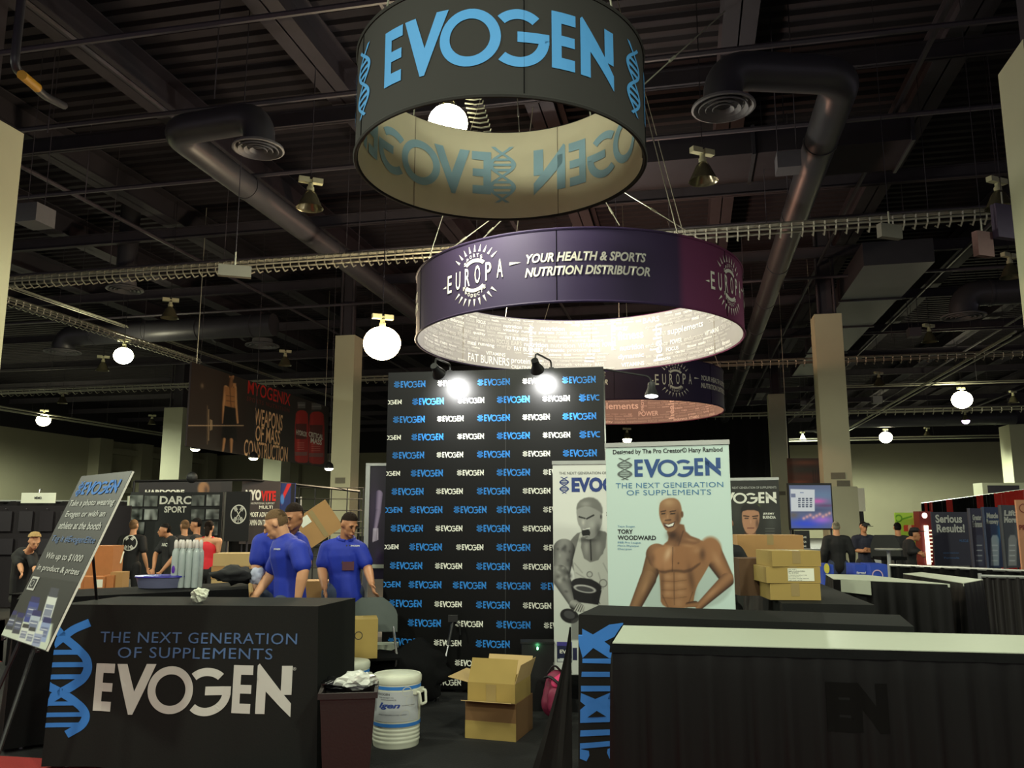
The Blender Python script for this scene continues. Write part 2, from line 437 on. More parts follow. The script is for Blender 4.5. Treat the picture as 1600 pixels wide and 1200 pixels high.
# thin pipes
pm = mat('sprinkler_pipe', (70, 66, 74), .5, var=.2, scale=3)
for k, (b0, z) in enumerate([(7.4, 9.0), (10.6, 9.3), (13.2, 9.4), (15.8, 9.2), (21.5, 9.3), (27, 9.3), (36, 9.3)]):
    MB().tube([hall_pt(-45, b0, z), hall_pt(45, b0, z)], .05, 6).build('pipe', pm, ceil)
for a0 in (-15.2, -10.2, -4.6, 4.4, 8.6, 13.6, 21):
    MB().tube([hall_pt(a0, 4, 9.9), hall_pt(a0, 78, 9.9)], .055, 6).build('pipe', pm, ceil)
for k in range(40):
    rr = random.Random(k); a0 = rr.uniform(-16, 18); b0 = rr.uniform(9, 40)
    MB().tube([hall_pt(a0, b0, rr.uniform(8.6, 9.6)), hall_pt(a0, b0, 11.4)], .012, 4).build('hanger_rod', pm, ceil)

# hall walls
wl = MB(); 
def wall_slab(p0, p1, z0, z1, t, name, m=WALLM, parent=None):
    d = (p1-p0).normalized(); s = Vector((-d.y, d.x, 0)).normalized()*t
    return MB().slab([p0, p1, p1+s, p0+s], z0, z1).build(name, m, parent)
WT = 8.4
wleft = struct(wall_slab(hall_pt(-49, 10), hall_pt(-49, 82), 0, WT, .4, 'wall_left'))
wback = struct(wall_slab(hall_pt(-49, 80), hall_pt(62, 80), 0, WT, -.4, 'wall_back'))
up = mat('dark_upper_wall', (30, 29, 31), .9)
wall_slab(hall_pt(-49, 10), hall_pt(-49, 82), WT, 11.6, .4, 'upper_panel', up, wleft)
wall_slab(hall_pt(-49, 80), hall_pt(62, 80), WT, 11.6, -.4, 'upper_panel', up, wback)
for k, b0 in enumerate([61, 66.5, 72, 77]):
    MB().box(hall_pt(-48.5, b0, WT/2), (1.1, 1.6, WT), HALL).build('pilaster', WALLM, wleft)
for b0 in (63.75, 69.25, 74.5):
    MB().box(hall_pt(-48.7, b0, WT-.9), (.7, 3.9, .5), HALL).build('ledge', WALLM, wleft)
    MB().box(hall_pt(-48.7, b0, 4.2), (.7, 3.9, .5), HALL).build('ledge', WALLM, wleft)
for a0 in (-40, -34, -28, -22, -16, -10):
    MB().box(hall_pt(a0, 79.4, WT/2), (1.6, 1.1, WT), HALL).build('pilaster', WALLM, wback)
for a0 in (-37, -31, -25, -19, -13):
    MB().box(hall_pt(a0, 79.6, WT-.9), (4.4, .7, .5), HALL).build('ledge', WALLM, wback)

# columns
def column(px, py, Y, w, label, top=8.2, side=1):
    c = at(px, py, Y); r = thing('square_column', label, 'column', (c.x, c.y, 0), HALL, 'clad hall columns')
    MB().box((0, 0, top/2), (w, w, top)).build('cladding', CONCRETE, r)
    MB().box((0, 0, (top+11.5)/2), (w*.45, w*.45, 11.5-top)).build('core', DARKSTEEL, r)
    for s in (-1, 1): MB().tube([(s*w*.3, -w*.3, top), (s*w*.3, -w*.3, 11.3)], .05, 6).build('conduit', DARKSTEEL, r)
    MB().box((0, -w/2-.01, 3.0), (w*.5, .02, .2)).build('plate', mat('dull_plate', (120, 118, 100), .6), r)
    return r
column(1303, 700, 26.3, .84, 'cream square column standing behind the large screen and the carton stack')
column(540, 700, 29.4, .74, 'cream square column just beside the black logo backdrop wall')
column(1217, 720, 43.5, .82, 'slim cream column behind the dark athlete banner')
column(274, 750, 49.0, 1.25, 'cream column below the hanging dark bodybuilder banner')
column(1602, 760, 58.0, 2.0, 'distant cream column above the red and black drape')
column(432, 740, 60.0, 1.4, 'cream column far behind the boxed wire racks')
cn = thing('square_column', 'tall cream column at the right-hand frame edge with its side face lit', 'column', (7.62, 10.85, 0), HALL, 'clad hall columns')
MB().box((0, 0, 4.1), (.95, .95, 8.2)).build('cladding', CONCRETE, cn); MB().box((0, 0, 9.8), (.45, .45, 3.3)).build('core', DARKSTEEL, cn)
cn = thing('square_column', 'tall cream column at the left-hand frame edge beside the girder', 'column', (-9.05, 12.9, 0), HALL, 'clad hall columns')
MB().box((0, 0, 4.1), (1.1, 1.1, 8.2)).build('cladding', CONCRETE, cn); MB().box((0, 0, 9.8), (.5, .5, 3.3)).build('core', DARKSTEEL, cn)

# ducts
def smooth_path(pts, n=5, k=.5):
    pts = [Vector(p) for p in pts]; out = [pts[0]]
    for i in range(1, len(pts)-1):
        a = pts[i]+(pts[i-1]-pts[i]).normalized()*k; c = pts[i]+(pts[i+1]-pts[i]).normalized()*k
        for j in range(n+1):
            t = j/n; out.append((1-t)**2*a+2*t*(1-t)*pts[i]+t*t*c)
    out.append(pts[-1]); return out
DIFM = mat('diffuser_grey', (104, 104, 108), .6, var=.1)
def diffuser(c, r, root, M=None):
    pr = [(r*.60, .25), (r*.62, .1), (r*1.0, .02), (r*1.02, -.02), (r*.95, -.03), (r*.8, .04)]
    MB().lathe(pr, 28, c, M).build('diffuser_rim', DIFM, root, True)
    for q in (.80, .58, .36):
        MB().lathe([(r*q, -.03), (r*(q-.01), -.015), (r*(q-.12), .03), (r*(q-.13), .015), (r*(q-.02), -.045), (r*q, -.03)], 24, c, M).build('diffuser_cone', DIFM, root, True)
def round_duct(label, pts, r, bands):
    root = thing('ceiling_duct', label, 'air duct', (0, 0, 0), 0)
    P = smooth_path(pts, 7, r*1.5); MB().tube(P, r, 24).build('duct_pipe', DUCT, root, True)
    e = Vector(pts[0]); diffuser(e-Vector((0, 0, .05)), r*1.6, root)
    far = Vector(pts[-1]); pre = Vector(pts[-2]); d = (far-pre)
    for k in range(bands):
        p = pre+d*((k+.6)/bands); q = p+d.normalized()*.10
        MB().tube([p, q], r*1.05, 24).build('duct_band', DUCT, root, True)
ZD = 8.6
e = atz(1130, 163, ZD-.58); a = Vector((e.x, e.y, ZD)); el = atz(1318, 118, ZD); end = el+U*46
round_duct('long dark round duct with two elbows above the right side, ending in a diffuser', [e, a, el, end], .30, 12)
e = atz(404, 228, ZD-.55); a = Vector((e.x, e.y, ZD)); el = atz(270, 205, ZD); end = el+U*34
round_duct('dark round duct with elbow and diffuser over the left side', [e, a, el, end], .27, 8)
e = atz(1505, 492, 8.2); round_duct('short dark duct with diffuser near the right-hand column', [e, e+Vector((0, 0, .7)), e+W*2.6+Vector((0, 0, .7))], .42, 2)
e = atz(98, 548, 8.2); round_duct('bluish dark duct with diffuser behind the upper left tray', [e, e+Vector((0, 0, .6)), e+W*9+Vector((0, 0, .6))], .42, 4)
e = atz(410, 538, 8.4); round_duct('small dark duct with diffuser above the bodybuilder banner', [e, e+Vector((0, 0, .6)), e-W*2.5+Vector((0, 0, .6))], .4, 2)
e = atz(1275, 672, 8.0); round_duct('far bluish duct seen behind the tall cream column', [e, e+Vector((0, 0, .6)), e+W*13+Vector((0, 0, .6))], .5, 4)
dv = thing('air_diffuser', 'round dark diffuser in the ceiling over the left cable trays', 'diffuser', atz(195, 452, 8.8)); diffuser((0, 0, 0), .55, dv)
MB().tube([(0, 0, .2), (0, 0, 2.7)], .3, 12).build('duct_drop', DUCT, dv, True)
rd = thing('rectangular_duct', 'broad rectangular dark duct running away above the right side', 'air duct', (0, 0, 0))
p0 = atz(1405, 412, 8.9); 
for k, (ln, hh) in enumerate([(4, .7), (4, .7), (5, .6), (6, .5)]):
    st = [0, 4.05, 8.1, 13.2][k]
    MB().box(p0+U*(st+ln/2)+Vector((0, 0, hh/2)), (1.9-.12*k, ln, hh), HALL).build('duct_section', DUCT, rd)
    MB().box(p0+U*(st+ln)+Vector((0, 0, hh/2)), (2.0-.12*k, .08, hh+.1), HALL).build('duct_flange', DUCT, rd)
p0 = atz(690, 290, 9.3)
rd = thing('rectangular_duct', 'wide flat dark duct crossing above the hanging round signs', 'air duct', (0, 0, 0))
for k in range(3):
    MB().box(hall_pt(-3+k*3.05, 17.5, 9.4), (3, 1.5, .55), HALL).build('duct_section', DECKM, rd)
    MB().box(hall_pt(-1.5+k*3.05, 17.5, 9.4), (.07, 1.62, .65), HALL).build('duct_flange', DUCT, rd)
for px, py, z, s, lb in [(1231, 255, 8.2, .42, 'grey equipment box beside the long right duct'), (55, 338, 7.6, .5, 'pale grey equipment box hanging near the left column'),
                         (1428, 520, 8.4, .42, 'small pale box near the right ceiling diffuser'), (1370, 625, 8.2, .5, 'tiny pale box above the far lit lamps'), (1255, 560+70, 8.0, .3, 'tiny dark box behind the tall cream column')]:
    c = atz(px, py, z); r = thing('ceiling_box', lb, 'box', c, HALL)
    MB().box((0, 0, .0), (s, s, s*.75)).build('casing', mat('grey_casing', (92, 92, 98), .6), r)
    for q in (-.4, .4): MB().tube([(q*s, 0, s*.37), (q*s, 0, 11.4-c.z)], .01, 4).build('hanger_wire', DARKSTEEL, r)

# cable trays: galvanised strut with coil hooks
def tray(p0, p1, label, r=.07, pitch=.17, simple=False, sag=0):
    d = p1-p0; L = d.length; d = d.normalized(); root = thing('cable_tray', label, 'cable tray', p0)
    z = Vector((0, 0, 1)); s = d.cross(z)
    MB().tube([z*r, d*L+z*r], r*.38, 6).build('upper_rail', GALV, root)
    for q in (-1, 1): MB().tube([s*r*1.3*q-z*r*.2, d*L+s*r*1.3*q-z*r*.2], r*.25, 5).build('side_rail', GALV, root)
    if not simple:
        mb = MB(); n = int(L/pitch)
        for k in range(n):
            c = d*(k+.5)*pitch
            pts = [c+z*r*1.3, c+s*r*1.5+z*r*.5, c+s*r*1.3-z*r*.9, c-z*r*1.6, c-s*r*1.3-z*r*.9]
            mb.tube(pts, r*.16, 3, False)
        o = mb.build('tray_hooks', GALV, root); o['kind'] = 'stuff'
    for k in range(int(L/3.2)+1):
        c = d*min(L, k*3.2); MB().tube([c+z*r, c+z*(11.58-p0.z)], .008, 4).build('hanger_wire', DARKSTEEL, root)
    return root
ZT = 7.75
p = atz(660, 397, ZT); tray(p-W*11.5, p+W*13.5, 'long galvanised cable tray crossing behind the purple ring sign', .12, .22)
p = atz(160, 517, ZT); tray(p-U*7.5, p+U*5.5, 'galvanised cable tray running away along the upper left', .10, .26)
p = atz(300, 603, ZT); tray(p-W*14, p+W*14.5, 'galvanised cable tray crossing behind the bodybuilder banner', .12, .4)
p = atz(150, 663, ZT); tray(p-U*15, p+U*25, 'thin far tray above the left wall, carrying a lit lamp', .14, .6, True)
p = atz(1350, 562, ZT); tray(p-W*11, p+W*11, 'galvanised cable tray crossing in front of the tall cream column top', .12, .32)
p = atz(1420, 618, ZT); tray(p-U*14, p+U*20, 'diagonal galvanised tray at right carrying two lit lamps', .11, .5, True)
p = atz(1450, 642, ZT); tray(p-W*16, p+W*11, 'far cross tray above the lit lamps at right', .13, .5)
p = atz(1450, 685, ZT); tray(p-W*22, p+W*20, 'farthest thin tray just above the back wall at right', .15, .8, True)
p = atz(1480, 600, ZT+.8); tray(p-W*5, p+W*6, 'short rail above the lit lamp at far right', .08, .5, True)
p = atz(150, 495, 8.9); tray(p-U*5, p+U*22, 'slim pipe rail running diagonally over the left trays', .06, .5, True)

# ------------------------------------------------------------------ high-bay lamps
LAMPG = mat('lamp_reflector', (120, 116, 92), .2, metal=.6, var=.1)
LAMPW = mat('lamp_ballast', (196, 196, 160), .5)
def make_lamp():
    r = thing('high_bay_lamp', '', 'lamp')
    MB().lathe([(.03, .36), (.09, .33), (.13, .27), (.17, .18), (.215, .08), (.25, 0), (.262, -.005), (.255, .01), (.2, .09), (.12, .25), (.03, .30)], 24).build('reflector', LAMPG, r, True)
    MB().lathe([(0, .5), (.05, .5), (.05, .44), (.07, .42), (.07, .36), (.03, .33)], 14).build('socket', LAMPW, r, True)
    MB().box((.13, 0, .56), (.20, .12, .10)).build('ballast', LAMPW, r); MB().box((-.13, 0, .56), (.20, .12, .10)).build('ballast', LAMPW, r)
    MB().tube([(-.1, 0, .56), (.1, 0, .56)], .03, 6).build('yoke', LAMPW, r)
    return r
lamp0 = make_lamp(); used = [False]
def hang_lamp(px, py, label, z=7.6, allround=False, lit=None, power=0, col=MH, rad=.25, rz=.4, light=True, gm=None):
    r = lamp0 if not used[0] else copy_tree(lamp0)
    used[0] = True; r.location = atz(px, py, z); r.rotation_euler = (0, 0, rz); r['label'] = label; r['group'] = 'hanging high-bay lamps'
    MB().tube([(0, 0, .58), (0, 0, 11.58-r.location.z)], .01, 4).build('hanging_chain', DARKSTEEL, r)
    if lit:
        MB().ell((0, 0, -.02), (rad, rad, rad*.9), 20, 12).build('glowing_bulb', lit, r, True)
        if light: (lamp_point if allround else lamp_down)('bulb_light', tuple(r.location+Vector((0, 0, -.02-rad-.05))), power, col, rad)
    return r
GLOW = mat('lit_bulb', (255, 250, 225), .5, emit=30, ecol=(255, 248, 205), var=0)
GLOWW = mat('warm_lit_bulb', (255, 236, 200), .5, emit=30, ecol=(255, 225, 170), var=0)
GLOWV = mat('violet_lit_bulb', (230, 200, 255), .5, emit=6, ecol=(225, 190, 255), var=0)
hang_lamp(484, 325, 'unlit high-bay lamp nearest the left duct, upper left')
hang_lamp(1099, 283, 'unlit high-bay lamp beside the right-hand duct diffuser')
hang_lamp(265, 497, 'unlit high-bay lamp below the left cross tray')
hang_lamp(160, 579, 'unlit high-bay lamp just left of a lit lamp')
hang_lamp(445, 571, 'unlit high-bay lamp above the bodybuilder banner lettering')
hang_lamp(1453, 534, 'unlit high-bay lamp between two trays at right')
hang_lamp(1562, 325, 'unlit high-bay lamp beside the right-hand column, upper one')
hang_lamp(1580, 433, 'unlit high-bay lamp half hidden by the right-hand column')
hang_lamp(1374, 602, 'unlit high-bay lamp just right of the tall cream column')
hang_lamp(1584, 629, 'unlit high-bay lamp at the frame edge beside a lit lamp')
hang_lamp(237, 663, 'small unlit high-bay lamp above the left wall pilasters')
hang_lamp(97, 630, 'dim unlit high-bay lamp over the left wall')
hang_lamp(1285, 660, 'dim unlit high-bay lamp behind the tall cream column')
hang_lamp(1254, 687, 'small unlit high-bay lamp between the two right columns')
hang_lamp(1449, 681, 'small unlit high-bay lamp right of the far lit lamp')
hang_lamp(626, 650, 'small unlit high-bay lamp beside the backdrop wall top', z=6.6)
hang_lamp(700, 190, 'brightly lit lamp glowing inside the black ring sign', lit=GLOW, power=900, col=(1, .97, .74), rad=.30)
hang_lamp(193, 555, 'lit high-bay lamp hanging from the left diagonal tray', lit=GLOW, power=2500, rad=.34)
hang_lamp(68, 656, 'lit high-bay lamp over the left wall, farther away', lit=GLOW, power=2500, rad=.40)
hang_lamp(1503, 624, 'lit high-bay lamp on the right diagonal tray, nearer one', lit=GLOW, power=2500, rad=.48)
hang_lamp(1384, 683, 'lit high-bay lamp on the right diagonal tray, farther one', lit=GLOW, power=2500, rad=.45)
hang_lamp(1509, 657, 'violet lit lamp below the nearer right lit lamp', lit=GLOWV, power=40, rad=.22, col=(.8, .6, 1))
hang_lamp(980, 686, 'small lit lamp just above the pale athlete banner', z=6.0, lit=GLOW, power=200, rad=.24)
fl_ = hang_lamp(597, 535, 'warm glaring lamp beside the backdrop wall and column', z=5.4, allround=True, lit=GLOWW, power=1100, col=WARM, rad=.40)
for px, py, lb in [(305, 702, 'small lit downlight under the bodybuilder banner, first'), (396, 716, 'small lit downlight under the bodybuilder banner lettering'), (514, 732, 'small round lit lamp at the banner corner')]:
    c = at(px, py, 27); r = thing('spot_lamp', lb, 'lamp', c); MB().ell((0, 0, 0), (.14, .14, .07)).build('glowing_bulb', GLOW, r, True)
    MB().lathe([(.16, 0), (.13, .14), (.04, .22)], 14).build('shade', BLK, r, True); MB().tube([(0, 0, .2), (0, 0, 11.56-c.z)], .008, 4).build('hanging_wire', DARKSTEEL, r)

vp = thing('vertical_conduit', 'thick dark conduit with yellow marker bending at the upper left corner', 'pipe', at(27, 60, 9.6))
_o = vp.location.copy(); MB().tube(smooth_path([Vector((0, 0, 2.2)), at(22, 105, 9.6)-_o, at(70, 150, 10.6)-_o, at(100, 165, 11.4)-_o], 5, .15), .055, 10).build('conduit_pipe', DUCT, vp, True)
_a, _b = at(34, 117, 9.62)-_o, at(58, 137, 10.1)-_o; MB().tube([_a, _b], .062, 10).build('yellow_marker', mat('yellow_tape', (190, 140, 20), .6), vp, True)
# rigging wires
WIRE = mat('steel_wire', (200, 200, 180), .35, metal=.7)
def wire(a, b, label, r=.008, nodes=()):
    t = thing('rigging_wire', label, 'cable', a); MB().tube([Vector((0, 0, 0)), Vector(b)-Vector(a)], r, 5).build('strand', WIRE, t)
    m = (Vector(b)-Vector(a)); n = m.normalized(); MB().tube([m*.3, m*.3+n*.14], r*2.2, 6).build('turnbuckle', WIRE, t)
wire(at(1004, 134, 8.3), at(1132, 18, 9.4), 'rigging wire from the black ring sign up to the right')
wire(at(700, 392, 13.6), at(765, 344, 13.2), 'first rigging wire at the left rim of the purple ring')
wire(at(752, 375, 12.9), at(788, 340, 12.5), 'second rigging wire at the left rim of the purple ring')
wire(at(945, 313, 12.6), at(968, 352, 12.4), 'short rigging wire below the black ring sign')
wire(at(975, 300, 12.2), at(1106, 381, 13.5), 'long rigging wire to the right rim of the purple ring')
wire(at(808, 148, 11.0), at(812, 214, 11.0), 'thin vertical wire seen inside the black ring sign', .006)
for k in range(9): 
    pass
coil = thing('cable_coil', 'pale coiled cable glimpsed inside the black ring sign beside the lamp', 'cable', at(752, 205, 11.6))
for k in range(9): MB().tube([(-.13-k*.02, 0, k*.075), (.02-k*.02, 0, k*.075-.02), (.14-k*.02, 0, k*.075), (.15-k*.02, 0, k*.075+.04)], .012, 5).build('loop', GALV, coil)
# small hanging placards near the right column
for px, py, w, h, lb, c in [(1390, 362, .45, .25, 'pale flat fixture clipped under the long cable tray', (110, 108, 96)), (1536, 382, .35, .45, 'brownish fixture hanging near the right-hand column', (120, 88, 84)), (1569, 347, .45, .62, 'purple grey speaker box by the right-hand column', (70, 58, 84)), (367, 424, .55, .2, 'pale flat fixture clipped under the tray at left', (110, 108, 96))]:
    z = at(px, py, 14); t = thing('hanging_fixture', lb, 'fixture', z, .3); MB().box((0, 0, 0), (w, .12, h)).build('casing', mat('fix'+str(px), c, .6), t)
    MB().tube([(0, 0, h/2), (0, 0, h/2+.25)], .015, 5).build('clamp', GALV, t); MB().tube([(0, 0, h/2+.2), (0, 0, 11.56-z.z)], .008, 4).build('hanging_rod', DARKSTEEL, t)

# ================================================================== RING SIGNS
def bend_mesh(me, R, zoff, flip=False, step=.07):
    bm = bmesh.new(); bm.from_mesh(me)
    xs = [v.co.x for v in bm.verts]; x = math.ceil(min(xs)/step)*step
    while x < max(xs):
        bmesh.ops.bisect_plane(bm, geom=bm.verts[:]+bm.edges[:]+bm.faces[:], plane_co=(x, 0, 0), plane_no=(1, 0, 0)); x += step
    for v in bm.verts:
        a = v.co.x/R
        if flip: v.co = Vector((R*math.sin(a), R*math.cos(a), v.co.z+zoff))
        else: v.co = Vector((R*math.sin(a), -R*math.cos(a), v.co.z+zoff))
    out = bpy.data.meshes.new(me.name); bm.to_mesh(out); bm.free(); return out
def placed(me, x0, x1, z0, z1, mirror=False, rot=False):
    m = me.copy(); n = len(m.vertices); co = np.empty(n*3); m.vertices.foreach_get('co', co); co = co.reshape(-1, 3)
    u = co[:, 0].copy(); v = co[:, 2].copy()
    if mirror: u = 1-u
    if rot: u, v = 1-v, u
    co[:, 0] = x0+(x1-x0)*u; co[:, 2] = z0+(z1-z0)*v; m.vertices.foreach_set('co', co.ravel()); m.update(); return m
def ring_label(root, me, m, R, x0, x1, z0, z1, flip=False, mirror=False, rot=False, name='lettering'):
    return link(name, bend_mesh(placed(me, x0, x1, z0, z1, mirror, rot), R, 0, flip), m, root)
def ring_sign(label, c, R, h, mo, mi, seams):
    root = thing('ring_sign', label, 'hanging sign', c)
    MB().lathe([(R, 0), (R, h)], 96).build('outer_fabric', mo, root, True)
    MB().lathe([(R-.03, 0), (R-.03, h)], 96).build('inner_fabric', mi, root, True)
    for z in (0, h):
        MB().tube([(R*math.cos(a), R*math.sin(a), z) for a in np.linspace(0, 2*math.pi, 97)], .022, 6, False).build('rim_tube', mo, root, True)
    for k in range(seams):
        a = 2*math.pi*(k+.12)/seams
        p = Vector((math.sin(a), -math.cos(a), 0)); MB().tube([p*(R+.003), p*(R+.003)+Vector((0, 0, h))], .006, 4).build('seam', BLACKCLOTH, root)
        MB().tube([p*(R-.034), p*(R-.034)+Vector((0, 0, h))], .006, 4).build('seam', mat('seam_grey', (150, 140, 120), .8), root)
    for k in range(4):
        a = math.pi/4+k*math.pi/2; p = Vector((R*math.cos(a), R*math.sin(a), h)); MB().tube([p, Vector((p.x*.5, p.y*.5, 11.2-c[2]))], .009, 4).build('suspension_wire', WIRE, root)
    return root
RINGBLK = mat('ring_black_fabric', (30, 29, 27), .85, var=.08, scale=20)
INCREAM = mat('ring_cream_lining', (205, 196, 168), .8, var=.04, scale=6)
INBLUE = mat('showthrough_blue', (142, 176, 192), .8, var=.04)
R1 = 1.51; c1 = (-.12, 8.22, 5.31)
rs = ring_sign('black round hanging sign with a large blue wordmark, nearest ring', c1, R1, 1.12, RINGBLK, INCREAM, 5)
for k in range(3):
    s0 = 2*math.pi/3*k*R1
    ring_label(rs, WORD, SKYP, R1+.008, s0-1.19, s0+1.19, .27, .88)
    s1 = s0+math.pi/3*R1
    ring_label(rs, DNA, SKYP, R1+.008, s1-.17, s1+.17, .2, .93, name='helix_mark')
    ring_label(rs, WORD, INBLUE, R1-.04, s1+0.0+.0-1.19+math.pi/3*R1*0, s1+1.19, .27, .88, flip=True, mirror=True)
    ring_label(rs, DNA, INBLUE, R1-.04, s0-.17, s0+.17, .2, .93, flip=True, mirror=True, name='helix_mark')

def purple_mat():
    m = bpy.data.materials.new('purple_gradient_fabric'); m.use_nodes = True; nt = m.node_tree; b = nt.nodes['Principled BSDF']
    tc = nt.nodes.new('ShaderNodeTexCoord'); sx = nt.nodes.new('ShaderNodeSeparateXYZ'); nt.links.new(tc.outputs['Object'], sx.inputs[0])
    mr = nt.nodes.new('ShaderNodeMapRange'); mr.inputs[1].default_value = -3.1; mr.inputs[2].default_value = 3.1
    vt = nt.nodes.new('ShaderNodeVectorTransform'); vt.vector_type = 'POINT'; vt.convert_from = 'OBJECT'; vt.convert_to = 'OBJECT'
    vr = nt.nodes.new('ShaderNodeVectorRotate'); vr.rotation_type = 'Z_AXIS'; vr.inputs['Angle'].default_value = -.31; nt.links.new(tc.outputs['Object'], vr.inputs['Vector']); nt.links.new(vr.outputs[0], sx.inputs[0]); nt.links.new(sx.outputs[0], mr.inputs[0])
    cr = nt.nodes.new('ShaderNodeValToRGB'); el = cr.color_ramp.elements
    el[0].position = 0; el[0].color = (*lin((44, 30, 54)), 1); el[1].position = 1; el[1].color = (*lin((112, 46, 82)), 1)
    for p, c in ((.3, (44, 34, 70)), (.5, (52, 38, 80)), (.72, (50, 33, 68)), (.74, (98, 42, 80))):
        e_ = el.new(p); e_.color = (*lin(c), 1)
    nt.links.new(mr.outputs[0], cr.inputs[0]); nt.links.new(cr.outputs[0], b.inputs['Base Color']); b.inputs['Roughness'].default_value = .7
    return m
PURP = purple_mat()
INGREY = mat('ring_grey_lining', (150, 148, 146), .8, var=.05, scale=5)
INWORD = mat('white_word_print', (236, 236, 232), .8, var=.02)
INWORD2 = mat('pale_grey_word_print', (192, 190, 187), .8, var=.02)
R2 = 3.05; H2 = 1.17
SUN = []
for k in range(9):
    a = math.radians(40+k*12.5); SUN.append([(math.cos(a+.05)*1.08, math.sin(a+.05)*1.08), (math.cos(a)*1.42, math.sin(a)*1.42), (math.cos(a-.05)*1.08, math.sin(a-.05)*1.08)])
    SUN.append([(math.cos(a+.05)*1.08, -math.sin(a+.05)*1.08), (math.cos(a)*1.42, -math.sin(a)*1.42), (math.cos(a-.05)*1.08, -math.sin(a-.05)*1.08)])
SUNM = norm(flat_mesh('sunburst', SUN+arc(0, 0, .60, .76, 48, 132, 16)+arc(0, 0, .60, .76, 228, 312, 16)))
DASH = norm(flat_mesh('dash', [[(0, .35), (1, 0), (1, 1)]]))
DASH2 = norm(flat_mesh('dash', [[(1, .5), (0, 0), (0, 1)]]))
words = ['nutrition', 'energy', 'protein', 'VITAMINS', 'FOCUS', 'health', 'fitness', 'supplements', 'strength', 'dynamic', 'BARS', 'CREATINE', 'endurance', 'snacks', 'quality', 'POWER', 'FAT BURNERS', 'meal', 'immunity', 'running', 'vitality', 'balance']
fixed2 = [('FAT BURNERS', -2.45, -1.35, .06, .24), ('protein', -1.3, -.85, .10, .26), ('CREATINE', -1.3, -.85, .01, .09), ('VITAMINS', -1.95, -1.45, .26, .34), ('nutrition', -.6, -.05, .93, 1.02),
          ('fitness', 1.15, 1.75, .66, .86), ('nutrition', 1.2, 1.75, .42, .54), ('dynamic', 1.15, 1.75, .20, .34), ('VITAMINS', 1.22, 1.75, .05, .14), ('supplements', 2.35, 3.35, .60, .78), ('FOCUS', 2.3, 2.62, .28, .36), ('BARS', 1.75, 2.15, .98, 1.1), ('energy', 1.0, 1.4, .87, .97)]
def europa(label, c, ang, seed):
    r = ring_sign(label, c, R2, H2, PURP, INGREY, 6); Ro = R2+.01
    r.rotation_euler = (0, 0, ang)
    for k in range(4):
        s0 = (k*math.pi/2)*R2
        cx = s0-1.04
        ring_label(r, SUNM, WHITEP, Ro, cx-.44, cx+.44, .07, 1.11, name='sunburst_mark')
        for i, ch in enumerate('EUROPA'):
            x = cx-.64+i*.215; hgt = .30
            ring_label(r, text(ch, .01), WHITEP, Ro+.004, x, x+.11, .40+i*.016, .40+hgt+i*.016)
        ring_label(r, DASH, WHITEP, Ro, cx-.78, cx-.68, .50, .54, name='dash_mark'); ring_label(r, DASH2, WHITEP, Ro, cx+.66, cx+.86, .65, .70, name='dash_mark')
        for i, ch in enumerate('SPORTS'):
            a = math.radians(140-i*16); ring_label(r, text(ch, .02), WHITEP, Ro+.004, cx+.27*math.cos(a)-.022, cx+.27*math.cos(a)+.022, .59+.335*math.sin(a)-.03, .59+.335*math.sin(a)+.03)
        for i, ch in enumerate('PRODUCTS'):
            a = math.radians(214+i*15); ring_label(r, text(ch, .02), WHITEP, Ro+.004, cx+.27*math.cos(a)-.022, cx+.27*math.cos(a)+.022, .59+.335*math.sin(a)-.03, .59+.335*math.sin(a)+.03)
        ring_label(r, text('YOUR HEALTH & SPORTS', .03, .25), WHITEP, Ro, s0-.10, s0+1.80, .64, .79)
        ring_label(r, text('NUTRITION DISTRIBUTOR', .03, .25), WHITEP, Ro, s0-.12, s0+1.86, .42, .57)
    return r
def word_cloud(r, ang, fixed, seed):
    rr = random.Random(seed); P1 = []; P2 = []
    def addw(P, w, x0, x1, z0, z1, rot=False):
        me = placed(text(w, .012), x0, x1, z0, z1, rot=rot); P += mesh_polys(me); bpy.data.meshes.remove(me)
    for w, x0, x1, z0, z1 in fixed: addw(P1, w, x0, x1, z0, z1)
    if fixed:
        addw(P1, 'health', 1.98, 2.2, .10, .92, True); addw(P1, 'PROTEIN', 1.0, 1.1, .45, 1.1, True); addw(P1, 'immunity', -.9, -.76, .3, 1.05, True)
    z = .02
    while z < 1.12:
        hgt = rr.choice([.05, .06, .08, .10]); s = -4.2
        while s < 4.2:
            w = rr.choice(words); wd_ = len(w)*hgt*.62
            hit = any(x0-.03 < s+wd_ and s < x1+.03 and z0-.02 < z+hgt and z < z1+.02 for _, x0, x1, z0, z1 in fixed)
            if not hit: addw(P2 if rr.random() < .7 else P1, w, s, s+wd_, z, min(1.14, z+hgt))
            s += wd_+.06
        z += hgt+.02
    for P, m in ((P1, INWORD), (P2, INWORD2)):
        me = flat_mesh('printed_words', P); o = link('printed_words', bend_mesh(me, R2-.045, 0, True, .12), m, r); o['kind'] = 'stuff'; o.rotation_euler = (0, 0, -ang)
c2 = at(902, 470, 15.3); c2.z = 4.95
A2 = -.31
r2 = europa('large purple round hanging sign with white sunburst lettering, middle ring', c2, A2, 1); word_cloud(r2, A2, fixed2, 4)
c3 = at(975, 620, 25.7); c3.z = 4.95
r3 = europa('farther purple round hanging sign, orange lit inside, behind the backdrop wall', c3, math.radians(40), 2); word_cloud(r3, math.radians(40), [('supplements', -.9, .9, .45, .75), ('POWER', .9, 1.6, .25, .42), ('ENDURANCE', .2, 1.4, .92, 1.05)], 9)
lamp_point('ring_fill', c3+Vector((0, -.8, .9)), 420, (1, .50, .32), .2)  # added orange fill without a fixture, tints the grey lining
